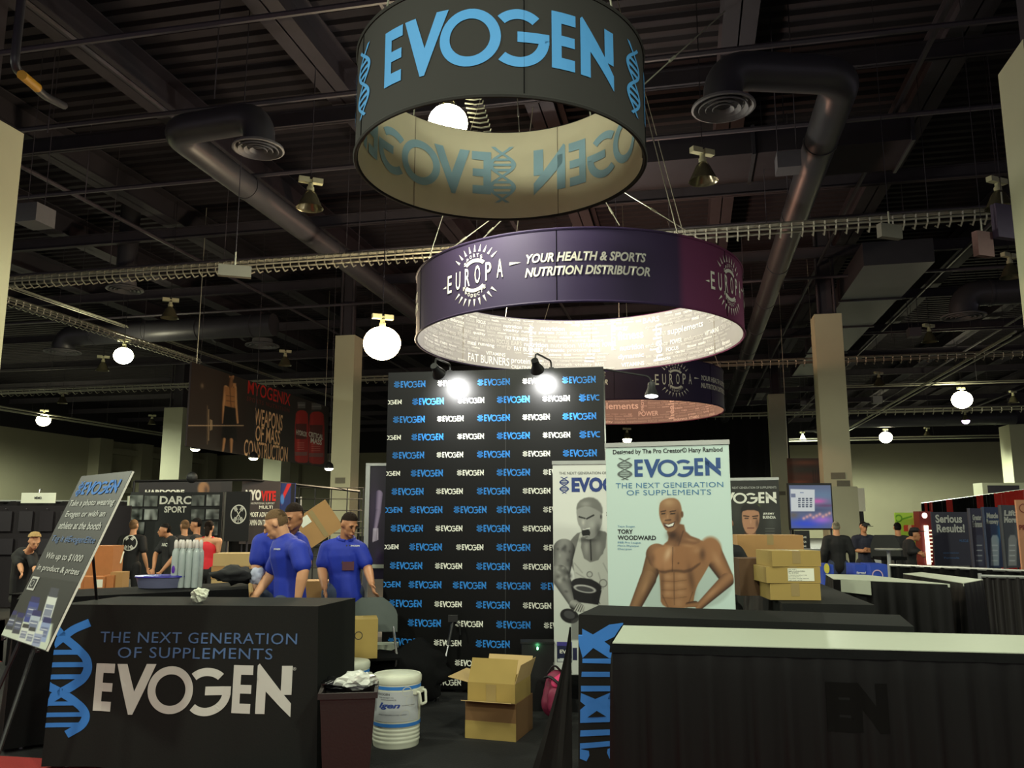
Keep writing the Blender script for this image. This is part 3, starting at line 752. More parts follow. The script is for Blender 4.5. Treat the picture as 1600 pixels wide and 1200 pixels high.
lamp_point('ring_fill', c2+Vector((.4, 1.3, .98)), 330, (1, .93, .76), .2)  # unseen point light added to whiten the middle of the lining
lamp_point('ring_fill', c2+Vector((-1.4, -.3, .85)), 110, (1, .93, .86), .2)  # second unseen fill, added for the left part of the lining

# ================================================================== BIG HANGING BANNER (left)
a = at(296, 630, 24.0); b_ = at(512, 690, 34.0)
B = Board('hanging_banner', 'large dark hanging banner with bodybuilder, red wordmark and two red bottles', 'banner', (a.x, a.y, 3.76), (b_.x-a.x, b_.y-a.y, 0))
BW = math.hypot(b_.x-a.x, b_.y-a.y); B.panel(BW, 2.5, .06, mat('dark_banner_vinyl', (44, 34, 34), .6))
def art(C):
    C.fill((52, 40, 38)); C.sball(440, 660, 90, 80, (34, 28, 30), k=.8)
    C.sball(330, 620, 60, 60, (62, 48, 42), k=.5)
    sk, dk = (214, 160, 112), (60, 40, 28)
    C.poly([(352, 607), (362, 598), (369, 599), (369, 640), (355, 645), (349, 628)], (196, 142, 96), 2)
    C.limb((352, 606), (349, 632), 4, 3, sk, dk); C.limb((349, 632), (348, 660), 3, 2, sk, dk)
    C.limb((367, 606), (368, 634), 3, 3, sk, dk); C.limb((368, 634), (371, 660), 3, 2, sk, dk)
    C.poly([(351, 604), (368, 606), (366, 638), (353, 634)], (176, 122, 78), 1.5)
    C.line((359, 606), (361, 636), .5, (80, 50, 34)); C.line((354, 618), (366, 620), .5, (96, 62, 40)); C.line((354, 626), (366, 628), .5, (96, 62, 40))
    C.ell(362, 587, 4, 8, (176, 128, 92)); C.ell(361, 583, 3.8, 5, (40, 30, 26)); C.limb((361, 592), (360, 602), 3, 4, (150, 104, 72), dk)
    C.poly([(351, 634), (368, 638), (370, 690), (346, 684)], (26, 24, 26), 1.5)
    C.limb((350, 687), (348, 704), 3, 2, sk, dk); C.limb((361, 688), (361, 706), 3.4, 2, sk, dk)
    C.line((294, 665), (380, 665), .8, (200, 170, 140)); 
    for x, h, k in ((326, 24, .8), (329, 8, 1), (331, 7, 1), (324, 30, .4)): C.line((x, 664-h), (x, 664+h), .7, (210, 180, 140), k)
    C.sball(316, 603, 3, 5, (150, 130, 104))
    for x0, x1, t0, nm in ((460, 483, 628, 0), (482, 508, 630, 1)):
        xm = (x0+x1)/2; C.poly([(x0+1, t0+20), (x0+6, t0+13), (x1-6, t0+13), (x1-1, t0+20), (x1-1, t0+90), (x1-3, t0+96), (x0+2, t0+94), (x0, t0+88)], (168, 30, 30), 1, smooth=1)
        C.box(x0+5, t0, x1-6, t0+10, (96, 96, 96)); C.line((x0+6, t0+5), (x1-7, t0+5), .6, (150, 150, 150))
        C.sball(x0+6, t0+60, 3, 40, (226, 70, 60), k=.7); C.box(x0+2, t0+34, x1-4, t0+58, (72, 34, 36), .8)
        C.box(x0+1, t0+78, x1-3, t0+84, (120, 110, 112), .7)
        for q in range(4): C.line((x0+5, t0+64+q*3.4), (x1-8, t0+64+q*3.4), .5, (220, 160, 150), .8)
B.paint(0, BW, 0, 2.5, 260, 150, art)
B.put(text('MYOGENIX', .008), REDP, 388, 594, 615, 454, yr=620)
B.put(text('SPORTS NUTRITION', .0, 0, 1.3), mat('dull_red_print', (120, 44, 40), .6), 386, 619, 626, 453)
B.put(text('WEAPONS', .008), ORANGEP, 399, 637, 664, 442)
B.put(text('OF MASS', .008), ORANGEP, 400, 664, 689, 438)
B.put(text('CONSTRUCTION', .008), ORANGEP, 382, 686, 712, 450)
B.put(text('HYDROX', .02), WHITEP, 463, 671, 679, 480); B.put(text('CRITICAL', .03), WHITEP, 482.5, 674, 682, 505); B.put(text('MASS', .03), WHITEP, 485.5, 683, 692, 503)
for x in (.3, BW-.3): MB().tube([(x, .03, 2.5), (x, .03, 7.4)], .012, 4).build('hanging_wire', WIRE, B.root)

# ================================================================== BACKDROP WALL
a = at(595, 1000, 8.47); b_ = at(944, 650, 8.12)
D = Board('logo_backdrop', 'tall black step-and-repeat backdrop wall with rows of small blue and white wordmarks', 'backdrop wall', (a.x, a.y, .03), (b_.x-a.x, b_.y-a.y, 0))
DW = math.hypot(b_.x-a.x, b_.y-a.y); DH = 3.13
bdm = mat('black_backdrop_vinyl', (9, 9, 9), .36, var=.1, scale=30, spec=.32)
x0l = D.L(604, 700)[0]; D.panel(DW-x0l, DH, .30, bdm, x0=x0l, name='fabric_face')
MB().bx(D.L(790, 700)[0]-.003, D.L(790, 700)[0]+.003, -.003, 0, .02, DH).build('seam', mat('seam_dark', (46, 46, 46), .6), D.root)
for k in range(4): MB().bx(x0l+.06+k*(DW-x0l-.2)/3, x0l+.14+k*(DW-x0l-.2)/3, .04, .12, -.03, .02).build('foot', BLK, D.root)
BBL = mat('backdrop_blue_print', (38, 130, 214), .5, var=.03); BWH = mat('backdrop_white_print', (236, 236, 224), .5, var=.03)
xA = [D.L(p, 710)[0] for p in (638, 703, 771, 838, 906)]; xB = [D.L(p, 738)[0] for p in (605, 667, 735, 802, 870, 934)]
ztop = D.L(771, 597)[1]; pit = (ztop-D.L(735, 1067)[1])/16
xr = DW
for r_ in range(17):
    z = ztop-r_*pit; A_ = r_ % 2 == 0; xs = xA if A_ else xB
    for i, x in enumerate(xs):
        blue = (i % 2 == 0) if A_ else (i % 2 == 1)
        if r_ == 11 or r_ == 7 and i < 3: blue = True if i % 2 == 0 else blue
        w = .335 if blue else .275; hh = .075 if blue else .062
        if not A_ and i == 0:
            D.loc(OGEN, BBL if blue else BWH, x0l+.004, x+w/2, z-hh*.42, z+hh*.42, name='logo', off=.004); continue
        if not A_ and i == 5:
            D.loc(EVO, BBL, x-.095, min(x+.03, xr-.004), z-hh*.42, z+hh*.42, name='logo', off=.004); D.loc(DNA, BBL, x-.175, x-.105, z-hh/2, z+hh/2, 'helix_mark', off=.004); continue
        D.loc(LOGO, BBL if blue else BWH, x-w/2, x+w/2, z-hh/2, z+hh/2, 'logo', off=.004)

# clip lights over the backdrop
def arm_light(label, hx, hy, Y, target, anchor, power, col=(1, 1, .97)):
    h = at(hx, hy, Y); t = thing('arm_light', label, 'spotlight', h); T = Vector(target)-h; n = T.normalized()
    q = n.to_track_quat('Z', 'Y').to_matrix()
    MB().lathe([(.0, -.09), (.035, -.09), (.04, -.03), (.062, .02), (.07, .05), (.064, .05), (.05, .01)], 18, (0, 0, 0), q).build('lamp_head', BLK, t, True)
    MB().lathe([(0, .035), (.058, .035), (.060, .045), (0, .05)], 18, (0, 0, 0), q).build('glowing_lens', mat('white_lens', (255, 255, 250), .4, emit=25, ecol=(255, 255, 245), var=0), t, True)
    A = Vector(anchor)-h; MB().tube(smooth_path([-n*.05, -n*.05+Vector((0, 0, .10)), A+Vector((0, 0, .1)), A], 4, .06), .010, 6).build('arm', BLK, t, True)
    MB().box(A, (.05, .10, .05)).build('clamp', BLK, t)
    lamp_spot('arm_light_beam', h+n*.07, target, power, col, 100, .8, .04)
wp = lambda px, py: D.M@Vector((D.L(px, py)[0], 0, D.L(px, py)[1]))
arm_light('black arm spotlight over the left half of the backdrop wall', 683, 580, 7.90, wp(712, 628), wp(702, 584)+Vector((0, .1, .02)), 75)
arm_light('black arm spotlight over the right half of the backdrop wall', 838, 573, 7.82, wp(852, 625), wp(862, 579)+Vector((0, .1, .02)), 75)
h3 = at(1018, 600, 7.9)
arm_light('black arm spotlight reaching out right of the backdrop wall', 1018, 612, 7.9, at(1018, 700, 7.8), wp(942, 589)+Vector((0, .1, .0)), 10)

# purple poster stand behind backdrop
P = Board('poster_stand', 'purple poster in silver frame showing a raised arm, beside the backdrop wall', 'poster', at(567, 905, 9.4)*1, (1, .02, 0))
z0 = P.M.translation.z; h = at(570, 728, 9.4).z-z0; P.panel(.8, h, .03, mat('purple_poster', (34, 24, 46), .4))
MB().bx(-.0, .05, -.02, .05, -z0, h+.01).build('frame_post', ALU, P.root); MB().bx(0, .8, -.02, .05, h, h+.03).build('frame_rail', ALU, P.root); MB().bx(0, .8, -.03, .05, .12, .16).build('frame_rail', WHITEV, P.root)
def art(C):
    C.fill((30, 22, 40)); C.sball(585, 800, 14, 50, (66, 48, 84), k=.6)
    C.limb((592, 772), (590, 800), 6, 5, (168, 150, 184), (40, 30, 60)); C.limb((590, 800), (586, 826), 5, 3.5, (160, 144, 176), (40, 30, 60))
    for q in range(4): C.line((584+q*2, 826), (583+q*2.4, 846-q), .9, (200, 190, 210))
    C.sball(592, 870, 8, 20, (60, 44, 80))
P.paint(.05, .42, .16, h, 60, 150, art)

# ================================================================== ROLL-UP BANNERS
def rollup(label, pxl, pxr, Yl, Yr, z0, pytop, m, w=None, group='roll-up banners'):
    a = at(pxl, 800, Yl); b = at(pxr, 800, Yr); zt = at(pxl, pytop, Yl).z
    B = Board('rollup_banner', label, 'banner', (a.x, a.y, 0), (b.x-a.x, b.y-a.y, 0), group=group); wd_ = w or math.hypot(b.x-a.x, b.y-a.y)
    B.w = wd_; B.z1 = zt; B.z0 = z0
    B.panel(wd_, zt-z0, .006, m, 'vinyl_sheet', z0=z0)
    MB().bx(-.005, wd_+.005, -.012, .018, zt-.012, zt+.022).build('top_rail', ALU, B.root)
    MB().bx(-.01, wd_+.01, -.06, .12, 0, .10).build('base_cassette', ALU, B.root)
    MB().tube([(wd_/2, .03, .05), (wd_/2, .03, zt)], .012, 6).build('pole', ALU, B.root)
    for x in (.1, wd_-.1): MB().box((x, .03, .01), (.05, .35, .02)).build('foot', ALU, B.root)
    return B
PALE = mat('pale_mint_vinyl', (196, 214, 206), .45, var=.02, scale=3)
T = rollup('pale mint banner with a smiling shirtless man, partly hidden by the right counter', 948, 1143, 6.42, 6.12, .1, 697, PALE)
def tory(C):
    C.fill((196, 214, 206))
    Z = lambda x, y: (860+x/4, 680+y/4)
    def s(*a): return [Z(*p) for p in a]
    base = (150, 98, 60); lt = (196, 142, 98); dk = (62, 36, 22)
    # shadow
    C.poly(s((530, 1100), (620, 820), (720, 720), (960, 650), (1060, 780), (1160, 920), (1080, 1050), (900, 1100)), (150, 160, 150), 5, .5, 2)
    # left arm (viewer left)
    C.limb(Z(655, 770), Z(610, 900), 15, 12, (140, 96, 60), dk, 1.2, .2); C.limb(Z(610, 900), Z(530, 1075), 13, 9, (146, 102, 66), dk, 1.2, .2)
    # right arm bent, hand to hip
    C.limb(Z(1000, 720), Z(1100, 890), 17, 11, (160, 104, 64), dk, 1.2, -.2); C.limb(Z(1105, 905), Z(930, 1070), 11, 6, (158, 104, 66), dk, 1.2, .2)
    # torso
    C.poly(s((640, 740), (700, 690), (760, 650), (830, 610), (900, 640), (1000, 680), (1010, 780), (960, 870), (905, 960), (890, 1085), (690, 1085), (688, 960), (680, 850), (650, 800)), base, 1.5, 1, 2)
    C.limb(Z(665, 745), Z(668, 775), 17, 14, (150, 100, 64), dk, 1.2, .1)
    C.ell(*Z(1000, 715), 17, 20, (158, 102, 62), soft=5)
    # neck
    C.poly(s((722, 590), (830, 540), (850, 620), (960, 660), (860, 700), (700, 690), (745, 650)), (132, 84, 52), 2, 1, 1)
    C.sball(*Z(765, 625), 10, 9, (56, 32, 20), k=.9); C.sball(*Z(800, 650), 5, 8, (70, 42, 26), ang=20, k=.6); C.line(Z(830, 600), Z(800, 690), 1.2, (78, 46, 30), .6); C.sball(*Z(880, 655), 12, 3, (176, 124, 84), ang=12, k=.6)
    # chest
    C.ell(*Z(715, 765), 20, 19, (172, 114, 72), soft=6); C.ell(*Z(860, 765), 27, 21, (156, 100, 60), soft=6)
    C.sball(*Z(735, 740), 6, 14, (222, 178, 138), ang=20, k=.7); C.sball(*Z(920, 720), 10, 6, lt, k=.4)
    C.poly(s((650, 835), (700, 850), (765, 838), (860, 845), (940, 790), (935, 812), (860, 866), (765, 852), (700, 868)), dk, 2.5, .6, 1)
    C.line(Z(765, 700), Z(762, 850), .8, dk, .5); C.sball(*Z(950, 745), 6, 12, dk, k=.6)
    C.sball(*Z(800, 800), 1.4, 1.4, (40, 20, 14), k=.9)
    # abs
    for y in (885, 940, 990): 
        C.sball(*Z(735, y), 9, 6, lt, k=.55); C.sball(*Z(812, y-4), 10, 6, lt, k=.5)
        C.line(Z(695, y+26), Z(770, y+30), .6, dk, .35); C.line(Z(775, y+30), Z(850, y+20), .6, dk, .35)
    C.line(Z(772, 860), Z(775, 1060), .8, dk, .45)
    C.sball(*Z(880, 900), 6, 26, dk, ang=-10, k=.5); C.sball(*Z(700, 930), 4, 26, dk, k=.35); C.sball(*Z(800, 1050), 10, 10, lt, k=.4)
    C.line(Z(700, 1000), Z(740, 1085), .8, dk, .4); C.line(Z(890, 980), Z(850, 1085), .8, dk, .4)
    C.sball(*Z(1040, 780), 6, 16, lt, ang=-25, k=.5); C.sball(*Z(1010, 985), 14, 4, lt, ang=-42, k=.4); C.sball(*Z(640, 770), 5, 10, (90, 56, 36), k=.5)
    C.sball(*Z(590, 950), 4, 14, lt, ang=20, k=.35); C.sball(*Z(860, 690), 14, 3, lt, ang=8, k=.4)
    C.limb(Z(905, 1055), Z(860, 1060), 5, 4, (150, 98, 60), dk)
    # head
    C.poly(s((678, 450), (690, 410), (750, 388), (800, 400), (822, 450), (820, 520), (800, 570), (760, 606), (725, 600), (700, 560), (680, 510)), (150, 102, 66), 1.5, 1, 2)
    C.sball(*Z(740, 420), 12, 8, (196, 150, 106), k=.7); C.sball(*Z(795, 520), 5, 14, dk, k=.6); C.ell(*Z(823, 495), 2.2, 5, (110, 70, 44))
    C.sball(*Z(715, 530), 5, 4, lt, k=.6)
    for x, dx in ((706, 14), (765, 17)): C.line(Z(x-dx, 478), Z(x+dx, 472), .9, (40, 24, 16), .9); C.line(Z(x-dx+4, 492), Z(x+dx-4, 489), .9, (24, 14, 10), .9)
    C.sball(*Z(733, 510), 2, 5, lt, k=.6); C.line(Z(718, 532), Z(752, 530), 1.1, (60, 34, 22), .7)
    C.poly(s((705, 548), (735, 556), (782, 538), (770, 572), (735, 582), (712, 570)), (70, 34, 26), 1)
    C.poly(s((712, 556), (738, 560), (774, 546), (765, 566), (738, 573)), (232, 226, 214), .8)
_t0 = tory
def tory(C): _t0(C); g = C.rgb.mean(axis=2, keepdims=True); C.rgb = (C.rgb*.85+g*.15)*np.array([.97, 1.0, 1.0])
T.paint(.004, T.w-.004, T.z0+.02, T.z1-.014, 200, 420, tory)
T.put(text('Designed by The Pro Creator® Hany Rambod', .02), INKP, 957.5, 702.5, 712, 1129, yr=704)
T.put(WORD, mat('steel_blue_print', (38, 74, 130), .5), 991, 717, 746.5, 1126, yr=730); T.put(DNA, mat('charcoal_print', (96, 106, 104), .5), 964, 716, 750, 988, name='helix_mark')
T.put(text('THE NEXT GENERATION', .0, 0, 1.05), TEALP, 962, 755, 763, 1130, yr=755); T.put(text('OF SUPPLEMENTS', .0, 0, 1.05), TEALP, 979, 766, 774, 1111, yr=768)
T.put(text('Team Evogen', .0), TEALP, 965, 821, 825, 992); T.put(text('TORY', .03), INKP, 965, 827, 834, 989); T.put(text('WOODWARD', .03), INKP, 965, 836.5, 843.5, 1025)
for i, (s_, x) in enumerate((("IFBB Pro League", 1001), ("Men's Physique", 998), ('Champion', 987))): T.put(text(s_, .0), TEALP, 965, 846+i*5, 850+i*5, x)

Q = rollup('white banner with a black and white shouting athlete holding a weight', 864, 950, 7.62, 7.55, .30, 724, mat('white_banner_vinyl', (222, 224, 218), .45, var=.02), w=.86)
MB().bx(.0, .86, -.03, .06, .10, .30).build('lower_sheet', BLACKCLOTH, Q.root)
MB().bx(-.012, .872, -.065, .125, 0, .105).build('base_cover', BLK, Q.root)
def bwman(C):
    C.fill((222, 224, 218)); C.sball(905, 980, 90, 60, (196, 204, 194), k=.6)
    Z = lambda x, y: (860+x/4, 680+y/4)
    def s(*a): return [Z(*p) for p in a]
    lt, md, dk = (196, 196, 188), (120, 120, 116), (34, 34, 34)
    # neck/traps/chest
    C.poly(s((130, 650), (180, 600), (330, 590), (380, 640), (400, 1150), (220, 1150), (170, 1000), (140, 800), (60, 760)), md, 1.5, 1, 1)
    # left arm
    C.limb(Z(85, 715), Z(65, 850), 17, 15, (150, 150, 146), dk, 1.2, .1); C.limb(Z(55, 870), Z(150, 1060), 15, 7, (140, 140, 136), dk, 1.2, .1)
    for i in range(26):
        x = 40+C.rs.rand()*90; y = 690+C.rs.rand()*300; C.sball(*Z(x, y), 2+C.rs.rand()*4, 2+C.rs.rand()*4, (54, 54, 54) if i % 2 else (190, 190, 184), ang=C.rs.rand()*180, k=.5)
    # tank top
    C.poly(s((185, 610), (205, 605), (190, 700), (210, 770), (250, 795), (300, 780), (345, 700), (355, 580), (372, 575), (372, 760), (400, 900), (390, 1100), (200, 1100), (160, 950), (140, 780)), (196, 198, 190), 1.3)
    for x0, y0, x1, y1 in ((160, 860, 230, 900), (150, 800, 200, 860), (330, 800, 370, 880), (300, 860, 330, 960)): C.line(Z(x0, y0), Z(x1, y1), 1, (140, 140, 136), .5)
    for cx, cy, r in ((245, 870, 20), (190, 905, 14), (245, 925, 30), (330, 925, 26)): 
        C.ell(*Z(cx, cy), r/4, r/4, (120, 120, 116)); C.ell(*Z(cx, cy), r/4-1.6, r/4-1.6, (186, 188, 180))
    C.poly(s((190, 640), (350, 620), (330, 740), (290, 778), (250, 790), (215, 765), (195, 700)), (120, 120, 116), 1.5); C.line(Z(250, 650), Z(255, 780), 1.2, dk, .8); C.sball(*Z(225, 700), 5, 16, lt, k=.5); C.sball(*Z(300, 700), 6, 16, lt, k=.4)
    C.sball(*Z(235, 655), 16, 4, dk, k=.6)
    # head
    C.poly(s((160, 460), (175, 415), (225, 388), (280, 395), (320, 440), (325, 520), (320, 570), (280, 640), (235, 655), (200, 630), (190, 580), (170, 550)), (150, 150, 146), 1.5, 1, 1)
    C.poly(s((160, 470), (172, 415), (225, 386), (285, 392), (325, 440), (328, 500), (300, 470), (230, 440), (180, 455)), (112, 112, 108), 2, .9, 1)
    C.sball(*Z(220, 430), 10, 5, (180, 180, 174), k=.5); C.line(Z(180, 510), Z(215, 520), 1.3, dk, .9); C.line(Z(228, 522), Z(270, 500), 1.3, dk, .9)
    C.sball(*Z(205, 545), 3, 6, lt, k=.8); C.sball(*Z(260, 560), 6, 8, (180, 180, 174), k=.6); C.sball(*Z(300, 600), 6, 14, dk, k=.5)
    C.ell(*Z(222, 610), 6.5, 7, (24, 24, 24), ang=-20, soft=1.2); C.line(Z(205, 590), Z(245, 582), 1, (226, 226, 220), .9); C.line(Z(208, 632), Z(238, 630), .9, (210, 210, 204), .8)
    C.ell(*Z(315, 510), 2.6, 6, (140, 140, 136)); C.ell(*Z(316, 510), 1.2, 3, (60, 60, 58))
    # trophy-like weight plates
    C.ell(*Z(225, 940), 24, 11, (30, 30, 32), ang=12); C.poly(s((130, 945), (320, 970), (300, 1060), (150, 1040)), (24, 24, 26), 1.2); C.ell(*Z(215, 960), 18, 6, (190, 190, 186), ang=10); C.ell(*Z(215, 962), 14, 4, (70, 70, 72), ang=10)
    C.ell(*Z(120, 1130), 15, 11, (26, 26, 28), ang=20); C.ell(*Z(118, 1122), 9, 6, (70, 70, 72), ang=20)
    C.limb(Z(150, 1060), Z(190, 1080), 8, 6, (170, 170, 164), dk); 
    for q in range(4): C.limb(Z(170+q*12, 1060+q*4), Z(150+q*14, 1095+q*3), 1.8, 1.5, lt, dk)
    C.poly(s((130, 1160), (250, 1100), (330, 1100), (330, 1280), (130, 1280)), (84, 84, 82), 3, .6)
    C.box(870, 1003, 894, 1035, (26, 34, 66)); C.box(870, 1003, 894, 1009, (66, 60, 140)); C.box(871, 1029, 893, 1034, (200, 206, 204)); C.box(895, 1012, 902, 1032, (36, 40, 74))
    for x in (875, 883): C.ell(x, 1051, 3, 3, (120, 126, 122)); C.ell(x, 1051, 1.6, 1.6, (214, 218, 210))
Q.paint(.003, .60, Q.z0+.005, Q.z1-.014, 120, 380, bwman)
Q.put(text('THE NEXT GENERATION OF', .0), INKP, 873.5, 737.5, 741.5, 948); Q.put(text('EVOG', .05), NAVYP, 893, 746, 769, 960); Q.put(DNA, NAVYP, 874, 745, 771, 889, name='helix_mark')
Q.put(text('EVP', .03), WHITEP, 874.5, 1015, 1021, 890)
Q.put(text('2 0 1', .0), INKP, 947, 800, 806, 951); Q.put(text('A', .0), INKP, 931, 936, 944, 938); Q.put(text('F', .0), INKP, 891, 1048, 1054, 894)

J = rollup('dark banner with a dark-haired athlete above the big brown carton', 1112, 1219, 10.45, 10.2, .05, 750, mat('dark_gym_vinyl', (34, 36, 32), .45))
def jer(C):
    C.fill((34, 35, 31)); C.sball(1150, 800, 12, 30, (70, 72, 66), k=.5); C.sball(1205, 815, 12, 22, (78, 82, 78), k=.5); C.sball(1185, 790, 4, 3, (120, 130, 60), k=.5)
    sk, dk = (176, 128, 98), (56, 36, 28)
    C.limb((1172, 832), (1172, 850), 9, 13, (130, 90, 68), dk); C.ell(1150, 856, 14, 14, (150, 104, 80)); C.ell(1197, 856, 14, 14, (164, 110, 84))
    C.poly([(1160, 842), (1186, 842), (1194, 862), (1152, 862)], (22, 22, 22), 1.2)
    C.poly([(1159, 802), (1161, 792), (1184, 792), (1187, 803), (1186, 820), (1180, 832), (1172, 836), (1165, 832), (1160, 820)], sk, 1, 1, 1)
    C.poly([(1157, 804), (1158, 792), (1166, 786), (1180, 786), (1188, 793), (1188, 806), (1184, 797), (1162, 797)], (24, 20, 18), 1, 1, 1)
    C.line((1162, 806), (1170, 807), .9, (40, 26, 20)); C.line((1176, 807), (1184, 806), .9, (40, 26, 20)); C.line((1164, 810), (1169, 810), .8, (24, 18, 16)); C.line((1177, 810), (1182, 810), .8, (24, 18, 16))
    C.sball(1183, 818, 3, 10, dk, k=.6); C.line((1168, 825), (1178, 825), .8, (110, 60, 52)); C.sball(1173, 815, 1.2, 4, (210, 160, 128), k=.7)
    for q in range(3): C.line((1196, 826+q*4), (1210, 826+q*4), .4, (150, 150, 146), .6)
J.paint(.25, J.w-.003, 1.2, J.z1-.014, 110, 130, jer)
J.put(text('NEXT GENERATION OF SUPPLEMENTS', 0), GREYP, 1144, 760.5, 764, 1213); J.put(WORD, WHITEP, 1120, 769, 787.5, 1213)
J.put(text('JEREMY', .02), WHITEP, 1192, 801, 805, 1210); J.put(text('BUENDIA', .02), WHITEP, 1192, 806, 810.5, 1212)

# ================================================================== TABLES AND CLOTHS
def XY(px, py, z): p = atz(px, py, z); return Vector((p.x, p.y))
def draped(name, label, cat, quad, ztop, m, zb=.03, amp=.012, wave=.35, flare=.05, part=False, parent=None, seed=0, holes=None, top=True, rows=10, fn=None):
    """cloth over a table: top face plus folds that deepen towards the hem. quad CCW seen from above"""
    rr = random.Random(seed); c = sum(quad, Vector((0, 0)))/4
    per = []
    for i in range(4):
        a, b = quad[i], quad[(i+1) % 4]; L = (b-a).length; n = max(8, int(L/(wave/7))); nrm = Vector(((b-a).y, -(b-a).x)).normalized()
        for k in range(n): per.append((a+(b-a)*(k/n), nrm, i, L*k/n))
    N = len(per); mb = MB(); vs = []; ph = [rr.uniform(0, 6) for _ in range(6)]
    tot = 0
    for j in range(rows+1):
        t = j/rows; z = ztop+(zb-ztop)*t
        for (p, nrm, i, s) in per:
            d = (math.sin(s*2*math.pi/wave+ph[i])+.5*math.sin(s*2*math.pi/(wave*.57)+ph[i+1]))*amp*(t**.6 if j else 0)+flare*t+(1.4*amp*t**.35 if name == 'skirt' else 0)
            out = (p-c).normalized()
            vs.append((p.x+nrm.x*d*.8+out.x*d*.2, p.y+nrm.y*d*.8+out.y*d*.2, z))
    fs = []
    for j in range(rows):
        for k in range(N):
            f = (j*N+k, j*N+(k+1) % N, (j+1)*N+(k+1) % N, (j+1)*N+k)
            if fn and not fn(per[k][2], per[k][3], j/rows): continue
            fs.append(f)
    mb.add(vs, fs)
    if top: mb.add([(p.x, p.y, ztop) for p in quad], [(0, 1, 2, 3)])
    o = mb.build(name, m, parent, True)
    if not part: tag(o, label, cat)
    return o
def trestle(label, quad, z, m=WHITEV):
    c = sum(quad, Vector((0, 0)))/4; t = thing('trestle_table', label, 'table', (c.x, c.y, 0))
    q = [p-c+(c-p).normalized()*.012 for p in quad]
    MB().slab(q, z-.035, z-.004).build('tabletop', m, t)
    for p in q: r = p*.88; MB().tube([(r.x, r.y, .0), (r.x, r.y, z-.035)], .015, 6).build('leg', ALU, t)
    return t
HT = 1.067
def press(o, cloth, nrm, gap=.003, cell=.06):
    # lay a flat print onto the folds of a cloth
    bpy.context.view_layer.update()
    from mathutils.bvhtree import BVHTree
    Mo = o.matrix_world.copy(); bvh = BVHTree.FromPolygons([cloth.matrix_world@v.co for v in cloth.data.vertices], [tuple(p.vertices) for p in cloth.data.polygons])
    bm = bmesh.new(); bm.from_mesh(o.data); sc = Mo.to_scale()
    for ax in (0, 2):
        vals = [v.co[ax] for v in bm.verts]; st_ = cell/sc[ax]; x = min(vals)+st_
        pn = Vector((1, 0, 0)) if ax == 0 else Vector((0, 0, 1))
        while x < max(vals):
            bmesh.ops.bisect_plane(bm, geom=bm.verts[:]+bm.edges[:]+bm.faces[:], plane_co=pn*x, plane_no=pn); x += st_
    dead = []
    for v in bm.verts:
        p = Mo@v.co; q, _, _, _ = bvh.ray_cast(p+nrm*.25, -nrm, .6)
        if q is None:
            q, _, _, dist = bvh.find_nearest(p)
            if q is None or dist > .16: dead.append(v); continue
        v.co = q+nrm*gap
    bmesh.ops.delete(bm, geom=dead, context='VERTS')
    me = bpy.data.meshes.new(o.name); m_ = o.material_slots[0].material; bm.to_mesh(me); bm.free(); me.materials.append(m_)
    o.data = me; o.material_slots[0].link = 'DATA'; o.parent = cloth; o.matrix_world = Matrix()
# left counter
FL, FR = XY(93, 945, HT), XY(497, 948, HT); 
BR = XY(546, 937, HT); ud = (BR-FR).normalized(); dpt = .62
qd = [FL, FR, FR+ud*dpt, FL+ud*dpt]
trestle('counter-height folding table hidden under the black left cloth', qd, HT)
lc = draped('tablecloth', 'black counter cloth with white wordmark and blue helix, left of the cooler', 'tablecloth', qd, HT+.003, THROW, zb=.02, amp=.014, wave=.5, flare=.03, seed=3)
ex = FR-FL; LB = Board('x', '', None, (FL.x, FL.y, 0), (ex.x, ex.y, 0)); LB.root = lc
nrm = Vector((ex.y, -ex.x)).normalized(); NL = Vector((nrm.x, nrm.y, 0)); LB.M.translation = Vector((FL.x, FL.y, 0))+Vector((nrm.x, nrm.y, 0))*.012; LB.I = LB.M.inverted()
wl_ = lambda o: (setattr(o, 'matrix_world', LB.M@Matrix.Translation(o.location)@Matrix.Diagonal((*o.scale, 1))), o)[1]
def lput(me, m, xl, yt, yb, xr, name='lettering', yr=None):
    o = LB.put(me, m, xl, yt, yb, xr, name, off=.035, yr=yr); o.parent = lc; o.matrix_world = LB.M@Matrix.Translation(o.location)@Matrix.Diagonal((*o.scale, 1)); press(o, lc, NL); return o
lput(text('THE NEXT GENERATION', 0, 0, 1.08), DIMB, 152, 988, 1005, 461, yr=1001); lput(text('OF SUPPLEMENTS', 0, 0, 1.08), DIMB, 181, 1012, 1029, 423, yr=1024)
lput(WORD, GREYP, 146, 1035, 1117, 453, yr=1085)
lput(text('®', 0), GREYP, 455, 1044, 1049, 460)
# helix half print drawn from the photo outline
def helix_print(board_put, pts_list, m, nm='helix_mark'):
    return None
Zt = lambda x, y: (x/4, 900+y/4)
def ribbon(pts, ws, n=5):
    P = smooth_path([Vector((x, y, 0)) for x, y in pts], 4, 30); out = []
    L = [0]
    for a, b in zip(P[:-1], P[1:]): L.append(L[-1]+(b-a).length)
    E = []
    for k, p in enumerate(P):
        d = (P[min(k+1, len(P)-1)]-P[max(k-1, 0)]).normalized(); w = ws[0]+(ws[1]-ws[0])*L[k]/L[-1]; q = Vector((-d.y, d.x, 0))*w/2; E.append(((p+q), (p-q)))
    return [[(a[0].x, a[0].y), (a[1].x, a[1].y), (b[1].x, b[1].y), (b[0].x, b[0].y)] for a, b in zip(E[:-1], E[1:])]
hp = ribbon([(318, 318), (375, 385), (455, 450), (522, 520), (532, 590), (500, 650), (425, 700), (350, 742), (262, 796)], (50, 56))
